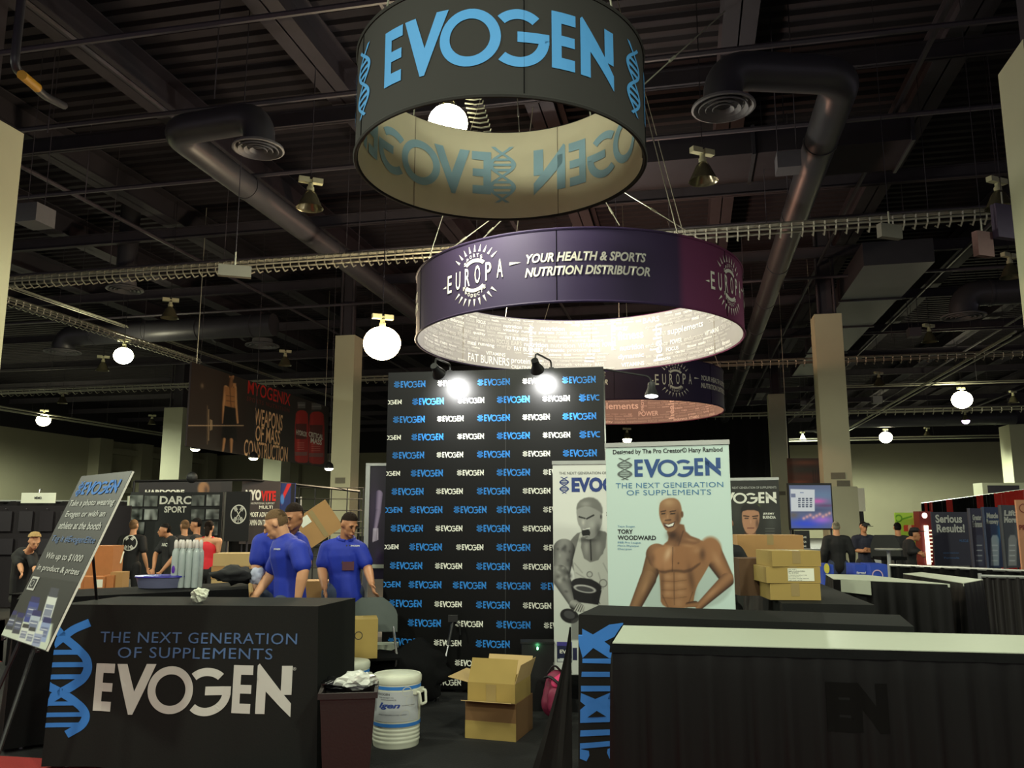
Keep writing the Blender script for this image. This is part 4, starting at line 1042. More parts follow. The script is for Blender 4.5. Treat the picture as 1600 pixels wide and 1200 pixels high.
hp += ribbon([(538, 296), (440, 336), (375, 385), (314, 436)], (50, 50)) + ribbon([(266, 680), (345, 722), (430, 772), (500, 832), (524, 886), (496, 942), (402, 996)], (50, 50))
hp += [rect(x0, y0, x1, y1) for x0, y0, x1, y1 in ((300, 466, 470, 497), (294, 544, 510, 575), (284, 620, 500, 650), (262, 790, 440, 815), (258, 858, 500, 886), (254, 922, 490, 950))]
pol = []
for p in hp: pol.append([LB.L(*Zt(*q), -.035) for q in p])
hm = link('helix_mark', flat_mesh('helix_mark', pol), BLUEP, lc); hm.matrix_world = LB.M@Matrix.Translation((0, -.035, 0)); press(hm, lc, NL)
# right throw counter
FL, FR = XY(904, 961, HT), XY(1428, 980, HT); ex = (FR-FL).normalized(); nn = Vector((-ex.y, ex.x))
qd2 = [FL, FR, FR+nn*.6, FL+nn*.6]
trestle('counter-height folding table hidden under the right charcoal cloth', qd2, HT)
rc = draped('tablecloth', 'charcoal counter cloth with a blue helix strip, in front of the pale banner', 'tablecloth', qd2, HT+.003, THROW, zb=.03, amp=.006, wave=.5, flare=.03, seed=7)
LB2 = Board('x', '', None, Vector((FL.x, FL.y, 0))+Vector((-nn.x, -nn.y, 0))*.01, (ex.x, ex.y, 0))
Z5 = lambda x, y: (860+x/4.21, 920+y/4.21)
hp = [[(175, 265), (205, 268), (272, 305), (380, 240), (470, 228), (472, 236), (415, 320), (348, 352), (400, 392), (398, 460), (380, 462), (275, 394), (205, 460), (204, 340), (170, 335)],
      [(204, 464), (390, 464), (390, 498), (204, 492)], [(200, 550), (384, 552), (384, 586), (198, 584)], [(196, 642), (386, 644), (388, 680), (196, 680)],
      [(196, 690), (290, 730), (386, 690), (388, 740), (358, 772), (394, 800), (402, 882), (192, 886), (192, 800), (225, 772), (192, 745)],
      [(194, 935), (406, 930), (410, 968), (192, 975)], [(192, 1020), (412, 1006), (414, 1040), (192, 1056)], [(192, 1056), (250, 1070), (254, 1100), (235, 1138), (192, 1120)], [(372, 1060), (414, 1046), (420, 1110), (385, 1124), (368, 1085)]]
pol = [[LB2.L(*Z5(*q), -.028) for q in p] for p in hp]
hole = [[(240, 850), (362, 846), (300, 808)]]
hm = link('helix_mark', flat_mesh('helix_mark', pol), BLUEP, rc); NR = Vector((-nn.x, -nn.y, 0)); hm.matrix_world = LB2.M@Matrix.Translation((0, -.028, 0)); press(hm, rc, NR)
pol = [[LB2.L(*Z5(*q), -.030) for q in p] for p in hole]
hm = link('helix_gap', flat_mesh('helix_gap', pol), THROW, rc); hm.matrix_world = LB2.M@Matrix.Translation((0, -.030, 0)); press(hm, rc, NR, .006)
# loose side of the cloth trailing to the floor
sd = thing('cloth_tail', 'loose charcoal cloth end trailing on the carpet beside the pink bag', 'cloth', (0, 0, 0))
mb = MB(); A = []
for j in range(9):
    t = j/8; zz = .98*(1-t)+.012
    for i in range(8):
        s_ = i/7; w_t = .01+.27*t**1.25
        A.append(Vector((FL.x-.045-w_t*s_, FL.y+.03+.14*s_*t+.022*math.sin(s_*11+t*2)*(.2+t), zz)))
mb.add(A, [(j*8+i, j*8+i+1, (j+1)*8+i+1, (j+1)*8+i) for j in range(8) for i in range(7)]); mb.build('cloth_fold', THROW, sd, True)

# white topped skirted table in front
HW = 1.052
qw = [XY(957, 1004, HW), XY(1640, 1021, HW), XY(1640, 993.5, HW), XY(974, 977, HW)]
cc = sum(qw, Vector((0, 0)))/4
wt = thing('skirted_table', 'white-topped table with black gathered skirt across the lower right', 'table', (cc.x, cc.y, 0))
MB().slab([p-cc for p in qw], HW-.02, HW).build('tabletop', WHITEV, wt)
for p in qw: r = (p-cc)*.93; MB().tube([(r.x, r.y, 0), (r.x, r.y, HW-.02)], .015, 6).build('leg', ALU, wt)
skirt_ = draped('skirt', '', '', [p-cc for p in qw], HW-.006, SATIN, zb=.02, amp=.014, wave=.125, flare=-.006, part=True, parent=wt, seed=5, top=False, rows=14)
draped('skirt_band', '', '', [p-cc+(p-cc).normalized()*.012 for p in qw], HW-.004, BLACKCLOTH, zb=HW-.045, amp=.003, wave=.3, flare=.012, part=True, parent=wt, seed=8, top=False, rows=3)
fe = (qw[1]-qw[0]).normalized(); LB3 = Board('x', '', None, Vector((qw[0].x, qw[0].y, 0))+Vector((fe.y, -fe.x, 0))*.05, (fe.x, fe.y, 0))
dimp = mat('faint_dark_print', (13, 12, 12), .9, spec=.08)
for wn, (x0, x1) in (('EN', (1292, 1392)),):
    o = LB3.put(text(wn, .08), dimp, x0, 1068, 1146, x1, name='faint_lettering', off=.0); o.matrix_world = LB3.M@Matrix.Translation(o.location)@Matrix.Diagonal((*o.scale, 1)); press(o, skirt_, Vector((fe.y, -fe.x, 0)), .002, .02)

# side table with cartons
sq = [Vector((1.90, 5.98)), Vector((2.50, 5.86)), Vector((2.96, 8.5)), Vector((2.36, 8.62))]
trestle('folding table hidden under the charcoal cloth that carries the carton stack', sq, HT)
draped('tablecloth', 'charcoal cloth on the side table under the carton stack', 'tablecloth', sq, HT+.003, THROW, zb=.03, amp=.02, seed=11)
def wtable(label, pts, z=HT, h2=None):
    q = [XY(x, y, z) for x, y in pts]; c = sum(q, Vector((0, 0)))/4; q = [p-c for p in q]
    t = thing('skirted_table', label, 'table', (c.x, c.y, 0)); MB().slab(q, z-.03, z).build('tabletop', WHITEV, t)
    for p in q: r = p*.9; MB().tube([(r.x, r.y, 0), (r.x, r.y, z-.03)], .015, 6).build('leg', ALU, t)
    draped('skirt', '', '', q, z-.006, SATIN, zb=.02, amp=.016, wave=.14, flare=.02, part=True, parent=t, seed=5, top=False)
    return t, c
t1, c_ = wtable('white-topped skirted table right of the carton stack, nearer one', [(1302, 904.5), (1484, 912.5), (1352, 898), (1290, 897)])
a = XY(1316, 905, HT)-c_; b_ = XY(1363, 908, HT)-c_; d_ = Vector(((b_-a).y, -(b_-a).x)).normalized()*.03
MB().add([(a.x+d_.x, a.y+d_.y, HT), (b_.x+d_.x, b_.y+d_.y, HT), (b_.x+d_.x, b_.y+d_.y, HT-.13), (a.x+d_.x, a.y+d_.y, HT-.12)], [(0, 1, 2, 3)]).build('vinyl_overhang', WHITEV, t1)
t2, _ = wtable('white-topped skirted table farther right, beside the silver drape post', [(1411, 896), (1506, 911), (1536, 905.5), (1440, 894)])

# left back table
lq = [XY(26, 937, HT), XY(388, 920.5, HT), XY(388, 909.5, HT), XY(36, 925, HT)]
trestle('folding table hidden under the black cloth behind the left counter', lq, HT)
draped('tablecloth', 'black cloth on the back table under the purple tub and cup sleeves', 'tablecloth', lq, HT+.003, BLACKCLOTH, zb=.03, amp=.02, seed=13)

# low drapes (pipe and drape side rails)
def drape(name, label, p0, p1, z0, z1, m, wave=.15, amp=.03, cat='curtain', posts=(0, 1), pm=ALU, stripes=None):
    L = (p1-p0).length; d = (p1-p0)/L; s = Vector((-d.y, d.x)); t = thing(name, label, cat, (p0.x, p0.y, 0))
    def pan(a, b, mm, nm):
        n = max(6, int((b-a)/(wave/6))); vs = []
        for z in (z0, z1):
            for k in range(n+1):
                q = a+(b-a)*k/n; o = amp*math.sin(q*2*math.pi/wave)+amp*.4*math.sin(q*9.1); vs.append((d.x*q+s.x*o, d.y*q+s.y*o, z))
        MB().add(vs, [(k, k+1, n+2+k, n+1+k) for k in range(n)]).build(nm, mm, t, True)
    if stripes: 
        for (a, b, mm) in stripes: pan(a*L, b*L, mm, 'drape_panel')
    else: pan(0, L, m, 'drape_panel')
    MB().tube([(0, 0, z1), (d.x*L, d.y*L, z1)], .02, 6).build('top_pipe', pm, t)
    for q in posts: MB().tube([(d.x*L*q, d.y*L*q, 0), (d.x*L*q, d.y*L*q, z1+.03)], .022, 8).build('post', pm, t); MB().box((d.x*L*q, d.y*L*q, .005), (.35, .35, .01)).build('post_foot', pm, t)
    return t
v2 = lambda v: Vector((v.x, v.y))
drape('low_drape', 'low black gathered drape with silver post at the right-hand edge', v2(atz(1531, 900, 1.0)), v2(atz(1531, 900, 1.0))+Vector((1.9, -1.1)), .03, 1.0, mat('dark_brown_drape', (24, 19, 18), .7), .1, .025)
drape('low_drape', 'low black drape behind the white-topped tables with a pale post', v2(at(1389, 885, 12.0)), v2(at(1640, 885, 10.4)), .03, at(1389, 883, 12).z, BLACKCLOTH, .2, .03)
RD = mat('red_drape', (176, 34, 30), .8, var=.1)
st = []; xs_ = [0, .06, .10, .15, .19, .28, .36, .45, .55, .66, .72, .80, .88, 1.0]
cols = [BLACKCLOTH, RD, BLACKCLOTH, RD, BLACKCLOTH, BLACKCLOTH, RD, BLACKCLOTH, BLACKCLOTH, RD, BLACKCLOTH, RD, RD]
for i in range(13): st.append((xs_[i], xs_[i+1], cols[i]))
drape('striped_drape', 'tall red and black striped drape above the dark banners', v2(at(1440, 790, 42)), v2(at(1612, 768, 22)), .03, 2.46, None, .3, .06, stripes=[(1-b, 1-a, c) for a, b, c in [(1-q1, 1-q0, c) for q0, q1, c in st]])
drape('black_drape', 'tall black drape wall at far left behind the easel sign', v2(at(-60, 790, 17.2)), v2(at(208, 790, 17.8)), .03, at(100, 783, 17.5).z, mat('deep_plum_drape', (17, 13, 16), .95), .35, .05, posts=(0, 1))
drape('black_drape', 'black drape wall behind the photo wall booth', v2(at(212, 790, 20.6)), v2(at(470, 790, 21.4)), .03, 2.2, BLACKCLOTH, .35, .05)
bigd = thing('blackout_curtain', 'huge black curtain hanging behind the pale athlete banner', 'curtain', (0, 0, 0))  # black sheet stands in for ceiling darkness as well as a curtain
mb = MB(); pA = at(950, 700, 62); pB = at(1234, 700, 56); n = 60
mb.add([(*(pA.lerp(pB, k/n)).xy, z) if False else ((pA.lerp(pB, k/n)).x, (pA.lerp(pB, k/n)).y+.15*math.sin(k*1.3), z) for z in (0, 9.5) for k in range(n+1)], [(k, k+1, n+2+k, n+1+k) for k in range(n)]); mb.build('curtain_panel', mat('blackout_cloth', (14, 13, 15), .95), bigd, True)


# ================================================================== PEOPLE
def cap(mb, p0, p1, r0, r1, side=None, flat=1.0, n=12):
    """closed tapered capsule; flat squashes it across 'side'"""
    p0 = Vector(p0); p1 = Vector(p1); d = p1-p0
    if d.length < 1e-5: d = Vector((0, 0, 1e-4))
    d.normalize()
    if side is None: S, T = ortho(d)
    else:
        S = Vector(side); S = (S-d*S.dot(d)).normalized(); T = d.cross(S)
    rows = []
    for k in range(4): a = math.pi/2*(k/4); rows.append((p0-d*r0*math.cos(a)*1.0, r0*math.sin(a)))
    rows[0] = (rows[0][0], r0*.12)
    rows += [(p0, r0), (p1, r1)]
    for k in range(1, 5): a = math.pi/2*(k/4); rows.append((p1+d*r1*math.sin(a), r1*math.cos(a)))
    rows[-1] = (rows[-1][0], r1*.12)
    vs = []; m = len(rows)
    for c, r in rows:
        for k in range(n):
            a = 2*math.pi*k/n; vs.append(c+S*math.cos(a)*r+T*math.sin(a)*r*flat)
    fs = [tuple(reversed(range(n))), tuple(range((m-1)*n, m*n))]
    for i in range(m-1):
        for k in range(n): fs.append((i*n+k, i*n+(k+1) % n, (i+1)*n+(k+1) % n, (i+1)*n+k))
    mb.add(vs, fs)
def remeshed(mb, name, vox, m, parent, it=4, fac=.5):
    me = mb.mesh(name, clean=False); o = bpy.data.objects.new(name, me); COL.objects.link(o)
    md = o.modifiers.new('r', 'REMESH'); md.mode = 'VOXEL'; md.voxel_size = vox; md.use_smooth_shade = True
    if it: sm = o.modifiers.new('s', 'SMOOTH'); sm.factor = fac; sm.iterations = it
    dg = bpy.context.evaluated_depsgraph_get(); ne = bpy.data.meshes.new_from_object(o.evaluated_get(dg))
    bpy.data.objects.remove(o); bpy.data.meshes.remove(me); ne.name = name; ne.materials.clear()
    ne.polygons.foreach_set('use_smooth', [True]*len(ne.polygons))
    return link(name, ne, m, parent)
def person(label, loc, rz, pose=None, skin='fair', top=('polo', None), pants=None, hair=None, H=1.78, vox=.013, bulk=1.0, look=(0, 0), shoes=True, group=None):
    t = thing('person', label, 'person', loc, rz, group); k = H/1.78; V = Vector; b = bulk*k
    J = dict(pelvis=(0, 0, .95), waist=(0, 0, 1.10), chest=(0, 0, 1.32), neck=(0, 0, 1.47), head=(0, -.02, 1.655),
             shL=(.195, 0, 1.42), elL=(.27, .03, 1.13), wrL=(.29, -.06, .90), shR=(-.195, 0, 1.42), elR=(-.27, .03, 1.13), wrR=(-.29, -.06, .90),
             hipL=(.10, 0, .92), knL=(.12, -.01, .50), anL=(.13, .02, .09), hipR=(-.10, 0, .92), knR=(-.12, -.01, .50), anR=(-.13, .02, .09))
    J = {q: V(p)*k for q, p in J.items()}
    for q, p in (pose or {}).items(): J[q] = V(p)
    X = V((1, 0, 0)); body = MB(); sk = SKINS[skin]
    sx = (J['shL']-J['shR']).normalized()
    cap(body, J['pelvis'], J['waist'], .130*b, .125*b, sx, .72); cap(body, J['waist'], J['chest'], .125*b, .150*b, sx, .66)
    cap(body, J['shL']*.85+J['shR']*.15, J['shR']*.85+J['shL']*.15, .072*b, .072*b)
    cap(body, J['chest'], J['neck'], .12*b, .062*b, sx, .8)
    Mh = Euler((look[0], 0, look[1])).to_matrix(); hc = J['head']
    cap(body, J['neck']-V((0, 0, .02)), hc+Mh@V((0, .02*k, -.05*k)), .060*b, .055*b)
    hd = lambda c, r, n=14: body.ell(hc+Mh@(V(c)*k), V(r)*k, n, 9, Mh)
    hd((0, .012, .022), (.074, .092, .096)); hd((0, -.030, -.052), (.053, .058, .056)); hd((0, -.040, -.008), (.060, .050, .070))
    hd((0, -.072, -.088), (.024, .020, .020)); hd((.077, .012, -.004), (.012, .020, .031)); hd((-.077, .012, -.004), (.012, .020, .031))
    hd((.028, -.078, .026), (.026, .016, .010)); hd((-.028, -.078, .026), (.026, .016, .010)); hd((0, -.088, -.060), (.026, .014, .014))
    cap(body, hc+Mh@(V((0, -.086, .012))*k), hc+Mh@(V((0, -.108, -.024))*k), .010*k, .014*k)
    for s_, q in ((1, 'L'), (-1, 'R')):
        sh_, el, wr = J['sh'+q], J['el'+q], J['wr'+q]
        cap(body, sh_, sh_.lerp(el, .5), .064*b, .052*b); cap(body, sh_.lerp(el, .5), el, .052*b, .040*b)
        cap(body, el, el.lerp(wr, .3), .041*b, .043*b); cap(body, el.lerp(wr, .3), wr, .043*b, .027*b)
        hdr = J.get('hd'+q); d = (V(hdr)-wr).normalized() if hdr is not None else ((wr-el).normalized()+V((0, -.1, -.5))).normalized()
        lat = V((0, -1, 0)); lat = (lat-d*lat.dot(d)).normalized(); pn = d.cross(lat)*(1 if s_ < 0 else -1)
        cap(body, wr, wr+d*.075*k, .026*k, .036*k, lat, .48)
        fr = max(.0088*k, vox*.72)
        for i, (o, ln) in enumerate(((-.031, .062), (-.011, .070), (.010, .066), (.030, .052))):
            a = wr+d*.085*k+lat*o*k; m_ = a+(d*.9+pn*.25).normalized()*ln*.55*k; e_ = m_+(d*.7+pn*.7).normalized()*ln*.5*k
            cap(body, a-d*.02, m_, fr, fr*.95, n=8); cap(body, m_, e_, fr*.95, fr*.85, n=8)
        a = wr+d*.025*k+lat*.026*k; m_ = a+(d*.6+lat*.7+pn*.2).normalized()*.045*k; cap(body, a, m_, fr*1.25, fr*1.1, n=8); cap(body, m_, m_+(d*.9+lat*.2+pn*.3).normalized()*.03*k, fr*1.1, fr*.9, n=8)
        hp, kn, an = J['hip'+q], J['kn'+q], J['an'+q]
        cap(body, hp, kn, .083*b, .055*k); cap(body, kn, kn.lerp(an, .35), .055*k, .056*k); cap(body, kn.lerp(an, .35), an, .056*k, .036*k)
        cap(body, an-V((0, -.02, .03)), an+V((0, -.15*k, -.05*k)), .036*k, .03*k, X, .8)
    remeshed(body, 'body', vox, sk, t)
    # clothes
    kind, tm = top; S = MB(); g = .017
    if kind == 'tank':
        cap(S, J['pelvis'], J['waist'], .130*b+g, .125*b+g, sx, .76); cap(S, J['waist'], J['chest']-V((0, 0, .02)), .125*b+g, .150*b+g*.8, sx, .70)
        for q in 'LR': cap(S, J['chest'], J['neck'].lerp(J['sh'+q], .42)+V((0, 0, .01)), .07*b, .045*b)
    else:
        lo = J['pelvis']-V((0, 0, .05)); cap(S, lo, J['waist'], .136*b+g, .126*b+g, sx, .80); cap(S, J['waist'], J['chest'], .126*b+g, .158*b+g, sx, .72)
        cap(S, J['shL']*.86+J['shR']*.14, J['shR']*.86+J['shL']*.14, .070*b+g*.6, .070*b+g*.6); [cap(S, J['neck']-V((0, 0, .035)), J['sh'+q]*.8+J['neck']*.2, .062*b, .066*b) for q in 'LR']; cap(S, J['chest'], J['neck']-V((0, 0, .03)), .13*b, .075*b, sx, .9)
        for q in 'LR':
            sh_, el, wr = J['sh'+q], J['el'+q], J['wr'+q]; e = sh_.lerp(el, .72)
            cap(S, sh_-V((0, 0, .01)), e, .060*b+g, .054*b+g)
            if kind == 'long': cap(S, e, el, .066*b+g*.7, .05*b+g); cap(S, el, wr, .05*b+g, .034*b+g*.8)
    tm = tm or BLACKTEE
    remeshed(S, {'polo': 'polo_shirt', 'tee': 'tee_shirt', 'tank': 'tank_top', 'long': 'jacket'}[kind], max(vox, .012), tm, t, 3)
    if kind == 'polo':
        nk = J['neck']; a_ = [(nk.x+.074*b*math.cos(a), nk.y+.078*b*math.sin(a)-.004, nk.z+.012+.022*math.sin(a)) for a in np.linspace(-math.pi*.44, math.pi*1.44, 22)]
        MB().tube(a_, .016, 7).build('collar', tm, t, True)
    P_ = MB(); 
    cap(P_, J['pelvis'], J['pelvis']-V((0, 0, .06)), .142*b, .14*b, sx, .80)
    for q in 'LR':
        hp, kn, an = J['hip'+q], J['kn'+q], J['an'+q]; cap(P_, hp, kn, .100*b, .075*k); cap(P_, kn, an+V((0, 0, .02)), .075*k, .062*k)
    remeshed(P_, 'trousers', max(vox, .014), pants or JEANS, t, 3)
    for q in 'LR':
        an = J['an'+q]; sh2 = MB(); cap(sh2, (an.x, an.y+.03, .045), (an.x, an.y-.16*k, .04), .045, .042, X, .85); sh2.build('shoe', BLK, t, True)
    if hair:
        hm_, st = hair
        mb = MB(); R_ = V((.0785, .0965, .0995))*k; cc = V((0, .016, .026))*k; tmp = MB().ell((0, 0, 0), R_, 22, 16)
        me_ = bpy.data.meshes.new('hair'); tot = bmesh.new()
        front = {'short': (.30, .022), 'bald': (.6, -.02), 'long': (.5, .01)}[st]
        for planes in ([((0, 0, front[1]), (0, front[0], 1))], [((0, .030, 0), (0, 1, -.25)), ((0, 0, -.078 if st != 'long' else -.10), (0, -.25, 1))]):
            q = MB().add(tmp.v, tmp.f).mesh('h'); bm = bmesh.new(); bm.from_mesh(q)
            for pc, pn in planes: bmesh.ops.bisect_plane(bm, geom=bm.verts[:]+bm.edges[:]+bm.faces[:], plane_co=pc, plane_no=pn, clear_inner=True)
            bm.to_mesh(q); bm.free(); tot.from_mesh(q); bpy.data.meshes.remove(q)
        for v in tot.verts:
            n1 = mathutils.noise.noise(v.co*60)*.003; v.co = v.co*(1+n1/.09); v.co = hc+Mh@(V(v.co)+cc)
        tot.to_mesh(me_); tot.free(); shade(me_, 80); o = link('hair', me_, hm_, t)
        if st == 'long':
            hb = MB(); cap(hb, hc+Mh@(V((0, .07, .0))*k), hc+Mh@(V((0, .085, -.12))*k), .05*k, .035*k); hb.build('ponytail', hm_, t, True)
        for s_ in (-1, 1): MB().box(hc+Mh@(V((s_*.030, -.0935, .030))*k), (.030*k, .006, .006), M=Mh).build('eyebrow', hm_, t)
    for s_ in (-1, 1): MB().ell(hc+Mh@(V((s_*.029, -.088, .008))*k), V((.011, .006, .006))*k, 8, 6, Mh).build('eye', EYEM, t, True)
    MB().ell(hc+Mh@(V((0, -.101, -.060))*k), V((.022, .005, .005))*k, 8, 6, Mh).build('mouth', mat('lips', (140, 80, 68), .5), t, True)
    t['_'] = 0; del t['_']
    return t
from mathutils.bvhtree import BVHTree
def decal(root, cloth, me, m, px, py, w, h, name='lettering', up=(0, 0, 1), wrap=True, keep=False):
    bpy.context.view_layer.update() if False else None
    Mr = Matrix.Translation(root.location)@Euler(root.rotation_euler).to_matrix().to_4x4(); I = Mr.inverted()
    o = [c for c in root.children if c.name.startswith(cloth)][0]
    bvh = BVHTree.FromPolygons([v.co for v in o.data.vertices], [tuple(p.vertices) for p in o.data.polygons])
    og = I@Vector((0, 0, CZ)); d = (I.to_3x3()@ray(px, py)).normalized(); hit, n, _, _ = bvh.ray_cast(og, d)
    if hit is None: print('decal miss', name); return None
    if n.dot(d) > 0: n = -n
    Y = -n; Z = Vector(up); Z = (Z-Y*Z.dot(Y)).normalized(); X = Y.cross(Z)
    mm = me.copy(); bm = bmesh.new(); bm.from_mesh(mm)
    for v in bm.verts:
        p = hit+X*(v.co.x-.5)*w+Z*(v.co.z-.5)*h+n*.1
        if keep: v.co = p-n*.085; continue
        q, _, _, _ = bvh.ray_cast(p, -n); v.co = (q if q is not None and (q-p).length < .2 else p-n*.1)+n*.006
    bm.to_mesh(mm); bm.free(); mm.name = name
    return link(name, mm, m, root)
def gp(px, py, Y): p = at(px, py, Y); return (p.x, p.y, 0)
def loc_in(base, rz, px, py, Y):
    I = (Matrix.Translation(base)@Matrix.Rotation(rz, 4, 'Z')).inverted(); return tuple(I@at(px, py, Y))
# man A, profile
bA = gp(452, 900, 7.15); rA = math.radians(-97); LA = lambda px, py, Y=7.15: loc_in(bA, rA, px, py, Y)
A_ = person('man in royal blue polo with short greying hair, profile view, nearest of the three', bA, rA,
    dict(head=LA(431, 819, 7.12), neck=LA(446, 846, 7.15), chest=LA(448, 868, 7.15), waist=LA(452, 905, 7.15), pelvis=LA(454, 935, 7.15),
         shL=LA(467, 858, 6.93), elL=LA(474, 892, 6.86), wrL=LA(466, 933, 6.86), shR=LA(440, 862, 7.38), elR=LA(424, 895, 7.45), wrR=LA(400, 930, 7.3)),
    'fair', ('polo', ROYAL), JEANS, (mat('sandy_grey_hair', (104, 82, 58), .85, var=.3, scale=120, bump=.6, spec=.15), 'short'), 1.8, .0085, 1.12, look=(.45, .15))
decal(A_, 'polo_shirt', text('EVOGEN', .02), WHITEP, 433, 858, .075, .014)
bB = gp(440, 900, 7.95); rB = math.radians(-20); LBm = lambda px, py, Y=7.95: loc_in(bB, rB, px, py, Y)
B_ = person('man in royal blue polo bending behind his colleague, dark hair, face looking down', bB, rB,
    dict(head=LBm(459, 807, 7.78), neck=LBm(450, 830, 7.9), chest=LBm(438, 858, 7.95), waist=LBm(438, 895, 8.0), pelvis=LBm(440, 925, 8.02),
         shL=LBm(468, 846, 7.95), elL=LBm(480, 880, 7.85), wrL=LBm(470, 905, 7.7), shR=LBm(408, 846, 7.9), elR=LBm(400, 885, 7.85), wrR=LBm(401, 922, 7.7)),
    'tan', ('polo', ROYAL), JEANS, (HAIRD, 'short'), 1.8, .0085, 1.12, look=(.40, -.1))
bC = gp(537, 900, 8.45); rC = math.radians(14); LC = lambda px, py, Y=8.45: loc_in(bC, rC, px, py, Y)
C_ = person('man in royal blue polo and jeans with lanyard badge, looking down beside the purple poster', bC, rC,
    dict(head=LC(546, 820, 8.36), neck=LC(541, 843, 8.45), chest=LC(537, 868, 8.45), waist=LC(538, 902, 8.45), pelvis=LC(541, 926, 8.45),
         shL=LC(562, 858, 8.42), elL=LC(574, 886, 8.38), wrL=LC(581, 912, 8.15), hdL=LC(586, 930, 8.1), shR=LC(512, 856, 8.45), elR=LC(503, 888, 8.42), wrR=LC(507, 918, 8.25), hdR=LC(510, 935, 8.22)),
    'tan', ('polo', ROYAL), JEANS, (HAIRD, 'short'), 1.8, .0085, 1.12, look=(.42, .50))
decal(C_, 'polo_shirt', text('EVOGEN', .02), WHITEP, 555, 853, .085, .016)
decal(C_, 'polo_shirt', RECT, mat('badge_card', (92, 60, 70), .3), 544, 884, .115, .085, 'name_badge', keep=True); decal(C_, 'polo_shirt', text('STAFF', .04), WHITEP, 544, 889, .07, .018, keep=True) if False else None
o = decal(C_, 'polo_shirt', RECT, BLK, 538, 866, .012, .19, 'lanyard', up=(.22, 0, 1)); decal(C_, 'polo_shirt', RECT, BLK, 550, 866, .012, .19, 'lanyard', up=(-.22, 0, 1))
w_ = Vector(LC(507, 916, 8.27)); MB().lathe([(.030, -.012), (.034, 0), (.030, .012)], 14, w_).build('wristband', BLK, C_, True)

def roundlogo(px, py, root, w, cloth='tee_shirt'):
    decal(root, cloth, LOGOR, WHITEP, px, py, w, w, 'round_emblem')
bars = []
for a in (55, 125):
    ca, sa = math.cos(math.radians(a)), math.sin(math.radians(a))
    def rot_(l, t): return (l*ca-t*sa, l*sa+t*ca)
    bars += [[rot_(-.9, -.05), rot_(.9, -.05), rot_(.9, .05), rot_(-.9, .05)]]
    for e in (.52, .66, .8):
        for sg in (-1, 1): bars += [[rot_(sg*e-.05, -.2), rot_(sg*e+.05, -.2), rot_(sg*e+.05, .2), rot_(sg*e-.05, .2)]]
LOGOR = norm(flat_mesh('round_emblem', arc(0, 0, .88, 1, 0, 360, 40)+bars+[rect(-.03, -.85, .03, -.3)]))
def simple(label, px, Y, rz, **k):
    return person(label, gp(px, 900, Y), math.radians(rz), **k)
p = simple('man in black tee with a round white back emblem, facing the photo wall', 203, 14.6, 172, skin='fair', top=('tee', BLACKTEE), pants=BLACKTEE, hair=(HAIRS, 'short'), H=1.66, look=(-.2, .1))
roundlogo(201, 848, p, .27)
b3 = gp(262, 900, 13.6); r3_ = math.radians(-50); L3 = lambda px, py, Y=13.6: loc_in(b3, r3_, px, py, Y)
p = person('dark-haired man in black tee turned sideways beside the bottle pack', b3, r3_, dict(head=L3(257, 829, 13.55), wrL=L3(252, 893, 13.3), elL=L3(271, 872, 13.4), wrR=L3(240, 888, 13.4), elR=L3(243, 866)), 'tan', ('tee', BLACKTEE), BLACKTEE, (HAIRB, 'short'), 1.66, look=(.1, -.3))
decal(p, 'tee_shirt', text('DARC', .02), WHITEP, 256, 851, .16, .05)
simple('man with sandy hair in dark tee, partly hidden behind the dark-haired man', 284, 14.6, -130, skin='fair', top=('tee', BLACKTEE), pants=BLACKTEE, hair=(HAIRS, 'short'), H=1.65)
p = simple('man in black tee looking left next to the red tank top', 303, 14.3, -80, skin='tan', top=('tee', BLACKTEE), pants=BLACKTEE, hair=(HAIRB, 'short'), H=1.68, look=(.2, 0))
b6 = gp(322, 900, 13.6); r6 = math.radians(178); L6 = lambda px, py, Y=13.6: loc_in(b6, r6, px, py, Y)
person('person in bright red racerback tank top seen from behind', b6, r6, dict(elR=L6(341, 862), wrR=L6(340, 882, 13.8), elL=L6(306, 858, 13.8), wrL=L6(306, 872, 14.0)), 'fair', ('tank', mat('red_tank', (206, 30, 42), .7)), BLACKTEE, (HAIRD, 'long'), 1.64, bulk=.92)
b1 = gp(44, 900, 12.6); r1_ = math.radians(35); L1 = lambda px, py, Y=12.6: loc_in(b1, r1_, px, py, Y)
p = person('man in black tee and tan cap stooping behind the easel sign', b1, r1_, dict(head=L1(54, 846, 12.3), neck=L1(44, 862, 12.5), chest=L1(36, 872, 12.6), waist=L1(30, 900, 12.7), pelvis=L1(30, 930, 12.8), shL=L1(50, 868, 12.5), shR=L1(26, 868, 12.6), elR=L1(32, 885, 12.4), wrR=L1(34, 893, 12.2), elL=L1(55, 890, 12.3), wrL=L1(58, 900, 12.2), hipL=L1(36, 935, 12.8), hipR=L1(24, 935, 12.8)), 'fair', ('tee', BLACKTEE), BLACKTEE, None, 1.7, look=(.5, .2))
h = Vector(L1(54, 841, 12.3)); MB().lathe([(.0, .10), (.05, .09), (.083, .05), (.088, .02)], 18, h).build('cap', mat('tan_cap', (170, 140, 90), .8), p, True); MB().box(h+Vector((0, -.11, .03)), (.13, .09, .008)).build('cap_brim', mat('tan_cap', (170, 140, 90)), p)
